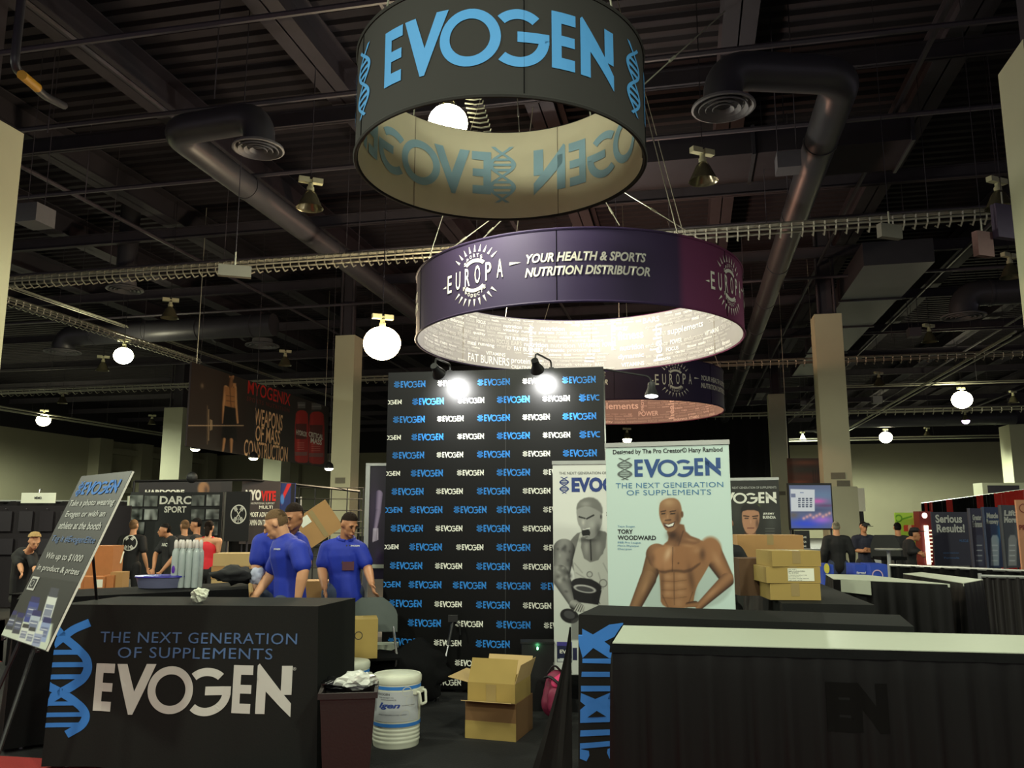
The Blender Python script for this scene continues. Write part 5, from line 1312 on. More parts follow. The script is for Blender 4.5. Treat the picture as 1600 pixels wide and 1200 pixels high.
# right side people
p = simple('grey-haired man in black jacket and jeans, back turned, by the screen', 1311, 15.6, 170, skin='fair', top=('long', BLACKTEE), pants=JEANS, hair=(mat('grey_hair', (130, 124, 104), .8, scale=60), 'short'), H=1.62, bulk=1.1)
bq = gp(1354, 900, 16.2); rq = 0; LQ = lambda px, py, Y=16.2: loc_in(bq, rq, px, py, Y)
p = person('man in dark cap and navy shirt with folded arms beside the cream column', bq, rq, dict(elL=LQ(1374, 862), wrL=LQ(1352, 857, 15.9), elR=LQ(1337, 860), wrR=LQ(1360, 862, 15.9)), 'tan', ('polo', mat('navy_shirt', (24, 26, 44), .8)), BLACKTEE, (HAIRB, 'short'), 1.62)
h = Vector(LQ(1353, 823, 16.15)); MB().lathe([(.0, .08), (.06, .07), (.09, .02)], 16, h).build('cap', BLACKTEE, p, True); MB().box(h+Vector((0, -.12, .01)), (.14, .1, .01)).build('cap_brim', BLACKTEE, p)
simple('man in black top seen from behind, near the green and yellow banner', 1408, 16.4, 168, skin='tan', top=('long', BLACKTEE), pants=mat('grey_trousers', (70, 68, 64), .8), hair=(HAIRB, 'short'), H=1.60, bulk=1.05)
bs = gp(1424, 900, 14.2); rs_ = math.radians(75); LS = lambda px, py, Y=14.2: loc_in(bs, rs_, px, py, Y)
p = person('man in black cap leaning and reaching toward the lit display', bs, rs_, dict(head=LS(1429, 836), wrR=LS(1432, 862, 13.9), elR=LS(1422, 862, 14.0), wrL=LS(1437, 863), elL=LS(1428, 858)), 'tan', ('long', BLACKTEE), mat('grey_trousers', (70, 68, 64), .8), (HAIRB, 'short'), 1.58, look=(.2, 0))
h = Vector(LS(1429, 831)); MB().lathe([(.0, .08), (.06, .07), (.09, .02)], 16, h).build('cap', BLACKTEE, p, True); MB().box(h+Vector((0, -.12, .01)), (.14, .1, .01)).build('cap_brim', BLACKTEE, p)
b7 = gp(1126, 900, 7.35); L7 = lambda px, py, Y=7.35: loc_in(b7, 0, px, py, Y)
person('person in black tee mostly hidden between the pale athlete banner and the brown carton', b7, 0, dict(head=L7(1132, 818), elL=L7(1163, 885), wrL=L7(1154, 905, 7.2), shL=L7(1150, 862)), 'tan', ('tee', BLACKTEE), BLACKTEE, (HAIRB, 'short'), 1.68)

# ================================================================== FOREGROUND THINGS
# easel sign
BLp = at(2, 993, 5.18); e1 = at(72, 1016, 4.58)-BLp; e1.z = 0; Wd = e1.length
TLp = at(104, 753, 5.62); ez = TLp-BLp; Hd = ez.length
E_ = Board('easel_sign', 'tilted dark sign board on an easel with photo contest lettering and bottle pictures', 'sign', BLp, e1, ez)
E_.panel(Wd, Hd, .012, mat('foam_board_edge', (210, 210, 200), .6), 'foam_board'); MB().bx(.0, Wd, -.002, 0, 0, Hd).build('printed_face', mat('dark_olive_print', (50, 50, 48), .5, var=.05), E_.root)
def pill(C):
    C.fill((50, 50, 48))
    Z = lambda x, y: (x/4, 720+y/4)
    C.poly([Z(45, 950), Z(330, 1020), Z(300, 1200), Z(-10, 1130)], (196, 206, 190), 4)
    def bottle(x, y, w, h, cap_, bd, k=-.30):
        f = lambda u, v: Z(x+u*w+v*h*k, y+v*h+u*w*.18)
        C.poly([f(-.5, .2), f(.5, .2), f(.5, 1), f(-.5, 1)], bd, 1.2); C.poly([f(-.42, 0), f(.42, 0), f(.46, .22), f(-.46, .22)], cap_, 1)
        C.poly([f(-.4, .40), f(.4, .40), f(.4, .8), f(-.4, .8)], (90, 98, 130), 1, .7); C.line(f(-.35, .5), f(.3, .5), .8, (226, 228, 232), .8); C.line(f(-.35, .68), f(.3, .68), .6, (200, 204, 214), .6)
    nv = (44, 42, 96); wh = (206, 212, 206)
    bottle(345, 795, 60, 260, (70, 72, 82), wh); bottle(225, 850, 62, 160, nv, (60, 70, 140)); bottle(90, 935, 46, 120, nv, (60, 62, 70)); bottle(135, 950, 46, 130, nv, (66, 68, 76))
    bottle(235, 935, 60, 160, nv, (170, 182, 196)); bottle(300, 980, 56, 150, nv, (140, 156, 196)); bottle(165, 1020, 44, 110, (60, 60, 62), wh); bottle(205, 1040, 44, 110, (60, 60, 62), wh); bottle(250, 1060, 50, 100, wh, (150, 160, 190))
E_.paint(.004, Wd-.004, .004, Hd*.36, 110, 120, pill)
e = lambda me, m, x0, x1, z0, z1, n='lettering': E_.loc(me, m, x0*Wd, x1*Wd, z0*Hd, z1*Hd, n, off=.006)
e(WORD, BLUEP, .20, .90, .865, .955); e(DNA, BLUEP, .07, .18, .86, .96, 'helix_mark')
for s_, x0, x1, z0, z1, m_ in (('Take a photo wearing', .06, .96, .785, .835, GREYP), ('Evogen or with an', .10, .90, .715, .765, GREYP), ('athlete at the booth', .08, .93, .65, .695, GREYP), ('Tag it #EvogenElite', .06, .95, .56, .61, DIMB), ('Win up to $1000', .12, .88, .455, .505, GREYP), ('in product & prizes', .07, .94, .385, .43, GREYP)): e(text(s_, .01), m_, x0, x1, z0, z1)
e(RECT, GREYP, .06, .22, .275, .355, 'camera_icon'); E_.loc(RECT, INKP, .085*Wd, .195*Wd, .288*Hd, .342*Hd, 'camera_icon_body', off=.008); E_.loc(RINGM, GREYP, .105*Wd, .175*Wd, .295*Hd, .333*Hd, 'camera_icon_lens', off=.010)
inv = E_.I
def leg(a, b, r, nm='leg', m=BLK): MB().tube([inv@Vector(a), inv@Vector(b)], r, 8).build(nm, m, E_.root)
mid = (BLp+e1*.5+ez*.92)+Vector((.0, .04, 0))
fr1 = BLp+e1*.80+ez*.02; fr0 = BLp+e1*.15+ez*.02
leg(mid, fr1+Vector((-.15, -.22, -fr1.z)), .012, 'front_leg'); leg(mid, fr0+Vector((-.25, -.05, -fr0.z)), .012, 'front_leg'); leg(mid, tuple(atz(151, 936.5, HT+.006)), .010, 'rear_leg')
for q in (.12, .88): p0_ = BLp+e1*q-ez.normalized()*.01; MB().tube([inv@p0_, inv@(p0_+Vector((0, -.03, 0))), inv@(p0_+Vector((0, -.03, .02)))], .007, 6).build('rest_peg', BLK, E_.root)
MB().tube([inv@(fr0+Vector((0, .02, -.02))), inv@(fr1+Vector((0, .02, -.02)))], .008, 6).build('cross_bar', BLK, E_.root)

# cooler
def cooler(label, c, R=.185, H=.53, main=True):
    t = thing('drink_cooler', label, 'cooler', c); wh = mat('white_cooler_plastic', (206, 208, 190), .45, var=.03)
    pr = [(0, 0), (R*.94, 0), (R*.96, .015)]
    for k in range(4): z = .03+k*.028; pr += [(R*.965, z), (R*.985, z+.007), (R*.985, z+.018), (R*.965, z+.022)]
    pr += [(R*.99, .155), (R*.995, H*.5), (R, H*.80), (R*1.0, H*.86)]
    MB().lathe(pr, 40).build('body', wh, t, True)
    MB().lathe([(R*1.02, H*.86), (R*1.035, H*.875), (R*1.035, H*.94), (R*.99, H*.965), (R*.93, H*.955), (R*.90, H*.965), (R*.4, H*.985), (0, H*.99)], 40).build('lid', wh, t, True)
    for z in (.165, H*.815): MB().lathe([(R*1.004, z-.012), (R*1.010, z-.012), (R*1.010, z+.012), (R*1.004, z+.012)], 40).build('blue_band', BLUEP, t, True)
    for a in (-.35, math.pi+.25):
        d = Vector((math.cos(a), math.sin(a), 0)); q = Vector((-d.y, d.x, 0)); ps = [d*R*1.0+q*.05+Vector((0, 0, H*.74)), d*(R+.035)+q*.05+Vector((0, 0, H*.75)), d*(R+.045)+q*.04+Vector((0, 0, H*.58)), d*(R+.045)-q*.04+Vector((0, 0, H*.58)), d*(R+.035)-q*.05+Vector((0, 0, H*.75)), d*R-q*.05+Vector((0, 0, H*.74))]
        MB().tube(smooth_path(ps, 3, .012), .010, 7).build('handle', wh, t, True); MB().box(d*(R*1.0)+Vector((0, 0, H*.75)), (.03, .13, .035), a).build('handle_mount', wh, t)
    if main:
        MB().lathe([(R*1.003, .19), (R*1.006, .19), (R*1.006, H*.77), (R*1.003, H*.77)], 40, (0, 0, 0), None, -2.6, -.35).build('wrap_label', mat('silver_label', (176, 180, 184), .4, var=.05), t, True)
        rr_ = R*1.012
        for me, x0, x1, z0, z1, m_ in ((text('Igen', .04, .3), -.12, .05, .275, .325, NAVYP), (text('EVOGEN', .01), -.13, -.03, .375, .39, INKP), (text('THE SECRET TO', 0), -.12, .0, .355, .363, INKP), (text('ENDURANCE', 0), -.10, .02, .340, .348, INKP), (text('MICRO ENCAPSULATED AMINO', 0), -.12, .10, .235, .243, INKP), (text('PERFORMANCE FORMULA', 0), .06, .17, .30, .307, INKP)):
            link('lettering', bend_mesh(placed(me, x0, x1, z0, z1), rr_, 0, False, .02), m_, t)
        for k, (x, z) in enumerate(((.10, .40), (.13, .33), (.09, .24))): link('swirl_mark', bend_mesh(placed(RINGM, x-.04, x+.04, z-.035, z+.035), rr_, 0, False, .02), GREYP, t)
    return t
cp = atz(618, 1163, 0)+Vector((0, .0, 0)); cooler('white drink cooler with blue bands standing on the carpet by the bin', (cp.x-.0, cp.y+.02, 0.001), .178, .52)
cp2 = at(545, 1080, 7.2); cooler('second pale drink cooler half hidden behind the left counter', (cp2.x, cp2.y, 0.001), .165, .50, False)

# waste bin
bn = thing('waste_bin', 'dark brown square waste bin with crumpled wrap, in front of the cooler', 'bin', (-1.065, 5.66, 0), math.radians(8))
DB = mat('dark_brown_plastic', (24, 14, 13), .5, var=.2, scale=60, bump=.1)
w0, w1, hb = .14, .175, .56
for a in range(4):
    Mz = Matrix.Rotation(a*math.pi/2, 3, 'Z'); v = [Mz@Vector(p) for p in ((-w0, -w0, .0), (w0, -w0, 0), (w1, -w1, hb), (-w1, -w1, hb), (-w0+.01, -w0+.012, 0), (w0-.01, -w0+.012, 0), (w1-.012, -w1+.012, hb), (-w1+.012, -w1+.012, hb))]
    MB().add(v, [(0, 1, 2, 3), (5, 4, 7, 6), (3, 2, 6, 7), (0, 4, 5, 1), (1, 5, 6, 2), (0, 3, 7, 4)]).build('side_wall', DB, bn)
    MB().add([Mz@Vector(p) for p in ((-w1-.012, -w1-.012, hb-.03), (w1+.012, -w1-.012, hb-.03), (w1+.012, -w1-.012, hb+.006), (-w1-.012, -w1-.012, hb+.006), (-w1+.01, -w1+.01, hb-.03), (w1-.01, -w1+.01, hb-.03), (w1-.01, -w1+.01, hb+.006), (-w1+.01, -w1+.01, hb+.006))], [(0, 1, 2, 3), (5, 4, 7, 6), (3, 2, 6, 7), (0, 4, 5, 1), (1, 5, 6, 2), (0, 3, 7, 4)]).build('rim', DB, bn)
MB().bx(-w0, w0, -w0, w0, .001, .012).build('bottom', DB, bn)
def crumple(name, label, c, r, m, seed, cat='paper', sq=(1, 1, .7), parent=None, sm=False):
    bm = bmesh.new(); bmesh.ops.create_icosphere(bm, subdivisions=3, radius=1); rr = random.Random(seed)
    for v in bm.verts:
        n_ = mathutils_noise(v.co*1.7+Vector((seed, 0, 0)))*.55+mathutils_noise(v.co*4+Vector((seed, 3, 0)))*.28; v.co = Vector((v.co.x*sq[0], v.co.y*sq[1], v.co.z*sq[2]))*r*(1+n_)
    me = bpy.data.meshes.new(name); bm.to_mesh(me); bm.free(); o = link(name, me, m, parent); o.location = c
    if cat in ('jacket', 'shirt', 'bag'): shade(me, 80)
    if parent is None: zmin = min(v.co.z for v in me.vertices); o.location.z = c[2]-zmin; tag(o, label, cat)
    return o
import mathutils
mathutils_noise = mathutils.noise.noise
wr_ = mat('clear_white_wrap', (206, 208, 200), .25, var=.1)
crumple('crumpled_wrap', 'crumpled clear white wrap heaped on top of the brown bin', (-1.03, 5.66, .545), .085, wr_, 4, sq=(1.3, 1, .6)); crumple('plastic_cup_lid', 'second rounded white wrap piece on top of the brown bin', (-.96, 5.74, .55), .06, wr_, 9)
crumple('bin_bag_edge', 'black shiny bag edge spilling over the brown bin', (-1.165, 5.74, .54), .07, mat('shiny_black_bag', (16, 16, 17), .2), 12, 'bag', (1.4, 1, .5))
pc = atz(304, 944, HT); crumple('crumpled_napkin', 'crumpled white paper napkin on the left counter top', (pc.x, pc.y+.08, HT+.004), .055, PAPER, 21, sq=(1.1, .9, .75))

# cartons
def carton(label, c, w, d, h, rz=0, m=CARD, tape=True, sticker=None, group=None, seam=True, cat='box'):
    t = thing('carton', label, cat, c, rz, group); e_ = .004
    MB().bx(-w/2, w/2, -d/2, d/2, 0, h-.004).build('body', m, t)
    for s_ in (-1, 1): MB().bx(-w/2, w/2, min(s_*.003, s_*d/2), max(s_*.003, s_*d/2), h-.004, h).build('flap', m, t)
    if tape:
        MB().bx(-.03 if w > .2 else -.02, .03 if w > .2 else .02, -d/2-.001, d/2+.001, h-.06 if False else h, h+.001).build('tape', TAPE, t); MB().bx(-.03, .03, -d/2-.0015, -d/2, h-.09, h+.001).build('tape', TAPE, t)
    if sticker: x0, x1, z0, z1 = sticker; MB().bx(x0, x1, -d/2-.002, -d/2, z0, z1).build('label_sticker', PAPER, t)
    return t
# stack on the side table (three flat cartons)
cs = atz(1245, 938, HT+.006); cw = .37; fr_ = cs.y+.17
zz = HT+.007; hs = [.118, .116, .112]
k0 = carton('flat olive cardboard carton at the bottom of the stack of three on the side table', (cs.x+.005, fr_, zz), cw*.97, .34, hs[0], math.radians(-4), CARD2, True, None, 'flat cartons stacked on the side table')
k1 = carton('flat olive cardboard carton with white address label, middle of the stack of three', (cs.x-.012, fr_+.0, zz+hs[0]+.002), cw*1.06, .34, hs[1], math.radians(-1), CARD2, True, (-.04, .15, .015, .105), 'flat cartons stacked on the side table')
k2 = carton('flat olive cardboard carton on top of the stack of three', (cs.x+.005, fr_, zz+hs[0]+hs[1]+.004), cw*.98, .34, hs[2], math.radians(3), CARD2, True, None, 'flat cartons stacked on the side table')
for i, (s_, z_) in enumerate((('SHIP:', .098), ('EMPL:CAPADOZEN', .084), ('No. SF-074-B', .072), ('3 PEARS FRAGILE THIS', .058), ('BOX CONTENTS 12', .046), ('DO NOT STACK ABOVE', .034), ('NET 2 LB 14 OZ', .022))):
    o = link('lettering', text(s_, .01), INKP, k1); o.location = (-.035, -.1725, z_-.004); o.scale = (.06+.012*((i*5) % 9), 1, .009 if i in (1, 2) else .006)
carton('dark brown carton standing just behind the stack of three flat cartons', (cs.x-.20, fr_+.30, HT+.007), .24, .22, .28, math.radians(4), mat('dark_brown_cardboard', (92, 66, 44), .8), False)  # carton in dark brown card
pb = at(1195, 917, 8.0); carton('large brown carton at the far end of the side table, below the dark athlete banner', (2.47, 8.2, HT+.007), .62, .40, .43, math.radians(-3), CARD, True)
MB().bx(-.004, .004, -.205, -.2, 0, .43).build('corner_seam', TAPE, bpy.data.objects[-1]) if False else None

# open cartons on the carpet
oc = atz(780, 1158, 0)
def open_box(label, c, w, d, h, rz, m, flaps, th=.005):
    t = thing('open_carton', label, 'box', c, rz)
    MB().bx(-w/2, w/2, -d/2, -d/2+th, 0, h).build('front_wall', m, t); MB().bx(-w/2, w/2, d/2-th, d/2, 0, h).build('rear_wall', m, t)
    MB().bx(-w/2, -w/2+th, -d/2+th, d/2-th, 0, h).build('side_wall', m, t); MB().bx(w/2-th, w/2, -d/2+th, d/2-th, 0, h).build('side_wall', m, t); MB().bx(-w/2+th, w/2-th, -d/2+th, d/2-th, 0.001, th).build('bottom', m, t)
    for side, ang, L, mm in flaps:
        a = math.radians(ang); hw = (w if side in 'fb' else d)/2-.004
        mb = MB(); up_ = Vector((0, 0, 1))
        base, out, al = {'f': (Vector((0, -d/2, h)), Vector((0, -1, 0)), Vector((1, 0, 0))), 'b': (Vector((0, d/2, h)), Vector((0, 1, 0)), Vector((1, 0, 0))), 'l': (Vector((-w/2, 0, h)), Vector((-1, 0, 0)), Vector((0, 1, 0))), 'r': (Vector((w/2, 0, h)), Vector((1, 0, 0)), Vector((0, 1, 0)))}[side]
        dd = out*math.cos(a)+up_*math.sin(a); nn_ = dd.cross(al).normalized()*.004
        q = [base-al*hw, base+al*hw, base+al*hw+dd*L, base-al*hw+dd*L]; mb.add(q+[x+nn_ for x in q], [(0, 1, 2, 3), (7, 6, 5, 4), (0, 4, 5, 1), (1, 5, 6, 2), (2, 6, 7, 3), (3, 7, 4, 0)]); mb.build('flap', mm, t)
    return t
ox = open_box('lower open cardboard carton on the carpet, front flap folded out', (oc.x, oc.y+.24, .001), .41, .44, .27, math.radians(-18), mat('shade_cardboard', (116, 84, 50), .8, scale=8), [('f', 12, .11, CARD3)])  # shadow on the walls put into the darker card colour
MB().bx(-.205, .205, -.2215, -.22, .0, .13).build('lit_front_part', CARD2, ox)  # lit lower part of the front wall, painted as lighter card
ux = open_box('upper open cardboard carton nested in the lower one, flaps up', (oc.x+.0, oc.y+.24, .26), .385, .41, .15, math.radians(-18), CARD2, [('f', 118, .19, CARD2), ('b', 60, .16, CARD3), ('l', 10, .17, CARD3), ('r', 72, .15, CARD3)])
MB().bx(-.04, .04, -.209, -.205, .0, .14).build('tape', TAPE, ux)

# backpack
PINK = mat('pink_nylon', (214, 56, 110), .6, var=.1); DKN = mat('black_nylon', (24, 20, 24), .6, var=.2)
bp = atz(872, 1128, 0); bk = thing('backpack', 'pink and black backpack slumped beside the open cartons', 'bag', (bp.x-.02, bp.y+.12, 0.001), -.2)
mb = MB(); cap(mb, (0, 0, .12), (0.01, .02, .30), .12, .09, (1, 0, 0), .75); remeshed(mb, 'bag_body', .012, mat('maroon_nylon', (120, 26, 60), .6, var=.15), bk)
mb = MB(); cap(mb, (.03, -.06, .30), (.08, -.02, .33), .055, .06, (1, 0, 0), .6); remeshed(mb, 'top_pocket', .01, PINK, bk)
mb = MB(); cap(mb, (.02, -.10, .12), (.02, -.09, .2), .07, .07, (1, 0, 0), .5); remeshed(mb, 'front_pocket', .01, mat('maroon_nylon', (120, 26, 60)), bk)
MB().tube(smooth_path([(-.08, -.03, .33), (-.02, -.12, .36), (.08, -.12, .28), (.10, -.06, .10)], 5, .05), .012, 6).build('strap', DKN, bk, True); MB().tube(smooth_path([(-.06, .02, .36), (0, -.02, .44), (.07, .03, .36)], 5, .04), .010, 6).build('handle', DKN, bk, True)
for q in range(3): MB().tube([(.07+q*.012, -.10, .27), (.075+q*.012, -.105, .24)], .003, 5).build('zip_pull', CHROME, bk)

# small black unit with green light
gu = at(840, 1012, 7.55); t = thing('charger_unit', 'small black unit with a glowing green light on the floor behind the open cartons', 'charger', (gu.x, gu.y+.1, .001))
MB().bx(-.14, .14, -.08, .08, 0, gu.z+.03).build('casing', BLK, t); MB().bx(-.15, .15, -.09, .09, gu.z+.03, gu.z+.045).build('lid', BLK, t)
MB().ell((.0, -.084, gu.z-.01), (.008, .006, .014), 8, 6).build('green_light', mat('green_led', (120, 255, 150), .4, emit=14, ecol=(110, 255, 150), var=0), t, True)
lamp_point('green_glow', (gu.x+.0, gu.y+.0, gu.z+.02), .25, (.2, 1, .4), .02)

# monopod in front of the backdrop
a = atz(683, 1096, 0); b2 = at(700, 985, 7.5)
t = thing('monopod', 'thin black and silver monopod leaning in front of the backdrop wall', 'stand', (a.x, a.y, 0.001)); dv_ = Vector((b2.x-a.x, .15, b2.z))
MB().tube([(0, 0, .02), dv_*.72], .008, 7).build('pole', CHROME, t, True); MB().tube([dv_*.70, dv_], .018, 8).build('grip', BLK, t, True); MB().box(dv_+Vector((0, 0, .03)), (.09, .05, .06)).build('camera_head', BLK, t)
MB().tube([(-.0, 0, 0), (0, 0, .03)], .02, 8).build('foot', BLK, t, True); MB().tube(smooth_path([dv_, dv_+Vector((.06, 0, -.02)), dv_+Vector((.07, 0, -.12))], 3, .03), .008, 6).build('strap', BLK, t, True)

# chair with carton
cq = at(580, 1032, 7.55); GC = mat('grey_chair_plastic', (74, 82, 78), .5)
t = thing('folding_chair', 'grey folding chair with rounded back behind the left counter', 'chair', (cq.x, cq.y+.12, 0.001), .25)
mb = MB(); mb.slab([(x, y) for x, y in [(-.21, -.2), (.21, -.2), (.22, -.1), (.20, .2), (-.20, .2), (-.22, -.1)]], .435, .455); mb.build('seat', BLACKCLOTH, t)
n_ = 16; vs = []
for j, z in enumerate(np.linspace(.62, .93, 9)):
    zz_ = (z-.62)/.31; hw = .235*(1-max(0, zz_-.45)**2*1.9)
    for i in range(n_+1): x = -hw+2*hw*i/n_; vs.append((x, .22+.05*(1-(x/.25)**2)+.03*zz_, z))
m0 = len(vs); vs += [(x, y+.015, z) for x, y, z in vs]; fs = []
for j in range(8):
    for i in range(n_): q = j*(n_+1)+i; fs += [(q, q+1, q+n_+2, q+n_+1), (m0+q, m0+q+n_+1, m0+q+n_+2, m0+q+1)]
for i in range(n_): fs += [(i, m0+i, m0+i+1, i+1), (8*(n_+1)+i, 8*(n_+1)+i+1, m0+8*(n_+1)+i+1, m0+8*(n_+1)+i)]
for j in range(8): fs += [(j*(n_+1), (j+1)*(n_+1), m0+(j+1)*(n_+1), m0+j*(n_+1)), (j*(n_+1)+n_, m0+j*(n_+1)+n_, m0+(j+1)*(n_+1)+n_, (j+1)*(n_+1)+n_)]
MB().add(vs, fs).build('backrest', GC, t, True)
for sx_ in (-1, 1): MB().tube([(sx_*.21, -.24, 0), (sx_*.21, .02, .44), (sx_*.20, .25, .66)], .012, 6).build('leg', CHROME, t, True); MB().tube([(sx_*.19, .28, 0), (sx_*.19, -.12, .43)], .012, 6).build('leg', CHROME, t, True)
c7 = at(563, 1036, 7.42); cx_ = carton('olive carton with a torn hand hole standing on the folding chair', (c7.x-.01, c7.y+.16, .462), .24, .30, .33, math.radians(12), CARD2, False)
MB().bx(.119, .122, -.04, .04, .12, .26).build('hand_hole', mat('purple_dark_hole', (34, 24, 54), .8), cx_); o = link('round_stamp', RINGM, INKP, cx_); o.location = (-.08, -.1515, .16); o.scale = (.07, 1, .07)
for sx_, lb in ((.0, 'dark heap of bags and cloth between the chair and backdrop wall'),):
    c8 = at(640, 1060, 7.7); crumple('bag_heap', lb, (c8.x, c8.y+.15, .001), .30, BLACKCLOTH, 31, 'bag', (1.2, .6, .75))
c9 = at(588, 1025, 7.9); carton('small white carton on the dark heap beside the folding chair', (c9.x+.05, c9.y+.3, .001), .2, .2, .48, 0, WHITEV, False)
c10 = at(562, 1060, 7.9); carton('pale carton under the folding chair behind the second cooler', (c10.x-.02, c10.y+.35, .001), .3, .3, .36, 0, mat('pale_grey_card', (150, 144, 136), .8), False)

# ================================================================== LEFT BACK TABLE THINGS
tb = atz(240, 920.5, HT+.006); t = thing('storage_tub', 'shallow translucent tub with purple lid on the left back table', 'tub', (tb.x, tb.y+.16, HT+.008), .1)
mb = MB(); mb.lathe([(0, 0), (.19, 0), (.215, .09), (.21, .09), (.186, .006), (0, .006)], 32); o = mb.build('tub_body', mat('cloudy_plastic', (96, 98, 124), .3, var=.1), t, True); o.scale = (1, .62, 1)
mb = MB(); mb.lathe([(0, .098), (.19, .104), (.222, .10), (.225, .088), (.215, .088)], 32); o = mb.build('lid', mat('purple_lid', (40, 34, 140), .3), t, True); o.scale = (1, .62, 1)
CUPM = mat('clear_bottle_plastic', (196, 206, 204), .15, trans=.35, var=.05)
bt0 = None; bx_ = atz(284, 919.5, HT+.006)
for i in range(4):
    for j in range(2):
        if bt0 is None:
            r = thing('shaker_bottle', '', 'bottle'); MB().lathe([(0, 0), (.036, 0), (.038, .01), (.040, .20), (.036, .235), (.018, .26)], 16).build('bottle_body', CUPM, r, True)
            MB().lathe([(.020, .26), (.022, .262), (.022, .30), (.012, .315), (.0, .316)], 14).build('bottle_cap', mat('clear_cap', (214, 206, 200), .2), r, True); bt0 = r
        else: r = copy_tree(bt0)
        r.location = (bx_.x+i*.060-.095+.012*j, bx_.y+.06+j*.062, HT+.008); r.scale = (.74, .74, 1.28); r['group'] = 'clear bottles standing on the left back table'
        r['label'] = 'clear capped bottle in the tight pack of bottles beside the purple tub'
MB().ell((.0, -.041, .12), (.02, .004, .026), 10, 8).build('purple_emblem', mat('purple_sticker', (90, 40, 160), .4), bt0, True)
# cartons on the floor/table at far left
for i, (px, py, Y, w, d, h, lb, m_, st_) in enumerate([(124, 912, 10.4, .40, .3, .46, 'tall brown carton beside the easel, on the back shelf', CARD, None), (162, 912, 10.4, .30, .3, .46, 'tall brown carton next to the flat pale card', mat('orange_cardboard', (176, 112, 62), .8), None),
        (118, 922, 10.0, .36, .2, .16, 'low orange-brown carton with white label at the easel edge', mat('orange_cardboard', (176, 112, 62), .8), (-.02, .10, .03, .12)), (146, 921, 9.95, .14, .2, .15, 'small orange carton in the low row, second from the easel', mat('orange_cardboard', (176, 112, 62), .8), None), (160, 921, 9.9, .12, .2, .15, 'small carton with white label in the low row', mat('orange_cardboard', (176, 112, 62), .8), (-.04, .04, .03, .12)), (174, 920, 9.95, .12, .2, .16, 'small carton with reddish label in the low row', mat('orange_cardboard', (176, 112, 62), .8), None), (186, 919, 10.0, .14, .2, .19, 'small dark-sided carton at the right end of the low row', CARD, None)]):
    c = at(px, py, Y); carton(lb, (c.x, c.y, max(.0, c.z)), w, d, h, .05, m_, False, st_)
shf = at(150, 918, 10.2); t = thing('low_counter', 'dark low counter carrying the brown cartons left of the back table', 'counter', (shf.x, shf.y, .001)); MB().bx(-.8, .6, -.35, .4, 0, shf.z-.06).build('cabinet', BLACKCLOTH, t); MB().bx(-.82, .62, -.37, .42, shf.z-.06, shf.z-.045).build('counter_top', BLACKCLOTH, t)
c = at(164, 880, 10.5); t = thing('pale_card', 'pale greenish card lying on the tall brown cartons', 'card', (c.x, c.y, c.z)); MB().box((0, 0, .07), (.42, .012, .16), M=Euler((-.5, 0, .05)).to_matrix()).build('card_sheet', PAPER, t); MB().box((.05, -.05, .05), (.2, .01, .06), M=Euler((-.9, .1, .3)).to_matrix()).build('flyer', mat('yellow_flyer', (220, 210, 120), .6), t)
# black jacket and white shirt heap
c = atz(366, 919, HT); crumple('black_jacket', 'black jacket heaped on the back table behind the left counter', (c.x-.04, c.y+.12, HT+.01), .125, BLACKTEE, 44, 'jacket', (1.5, .8, .60)); crumple('white_shirt', 'white and blue shirt spilling over the black jacket', (c.x+.17, c.y+.08, HT+.012), .065, mat('white_blue_cloth', (176, 180, 200), .8, var=.2), 45, 'shirt', (1.0, .7, 1.1))
# boxes with flat stack behind man A
for k, lb in enumerate(('bottom flat tan carton of the pile behind the polo men', 'second flat tan carton of the pile behind the polo men', 'third flat tan carton of the pile behind the polo men', 'top flat tan carton of the pile behind the polo men')):
    c = at(371, 890, 10.6); carton(lb, (c.x, c.y, .62+.155*k+.0), .52-.02*(k % 2), .4, .152, .03*(k-1), CARD3 if k % 2 else CARD, False, None, 'flat tan cartons piled behind the polo men')
c = at(371, 890, 10.6); t = thing('display_plinth', 'black plinth under the pile of flat tan cartons', 'plinth', (c.x, c.y, .001)); MB().bx(-.35, .35, -.25, .25, 0, .60).build('plinth_body', BLACKCLOTH, t); MB().bx(-.36, .36, -.26, .26, .60, .617).build('plinth_top', BLACKCLOTH, t)
# tilted carton held by man B
c = at(497, 818, 8.95); t = thing('carton', 'tilted brown carton with white label held up behind the polo men', 'box', c); Mt = Euler((0, math.radians(-35), math.radians(15))).to_matrix()
MB().box((0, 0, 0), (.39, .22, .345), M=Mt).build('body', CARD, t); MB().box(Mt@Vector((-.10, -.112, .10)), (.11, .004, .09), M=Mt).build('label_sticker', PAPER, t); MB().box(Mt@Vector((0, -.112, 0)), (.05, .003, .32), M=Mt).build('tape', TAPE, t)
c = at(510, 868, 9.2); carton('brown carton on the floor pile between the polo men', (c.x, c.y, .55), .5, .3, .45, 0, CARD, False); t = thing('display_plinth', 'black plinth between the polo men carrying a brown carton', 'plinth', (c.x, c.y, .001)); MB().bx(-.35, .35, -.22, .22, 0, .53).build('plinth_body', BLACKCLOTH, t); MB().bx(-.36, .36, -.23, .23, .53, .547).build('plinth_top', BLACKCLOTH, t)

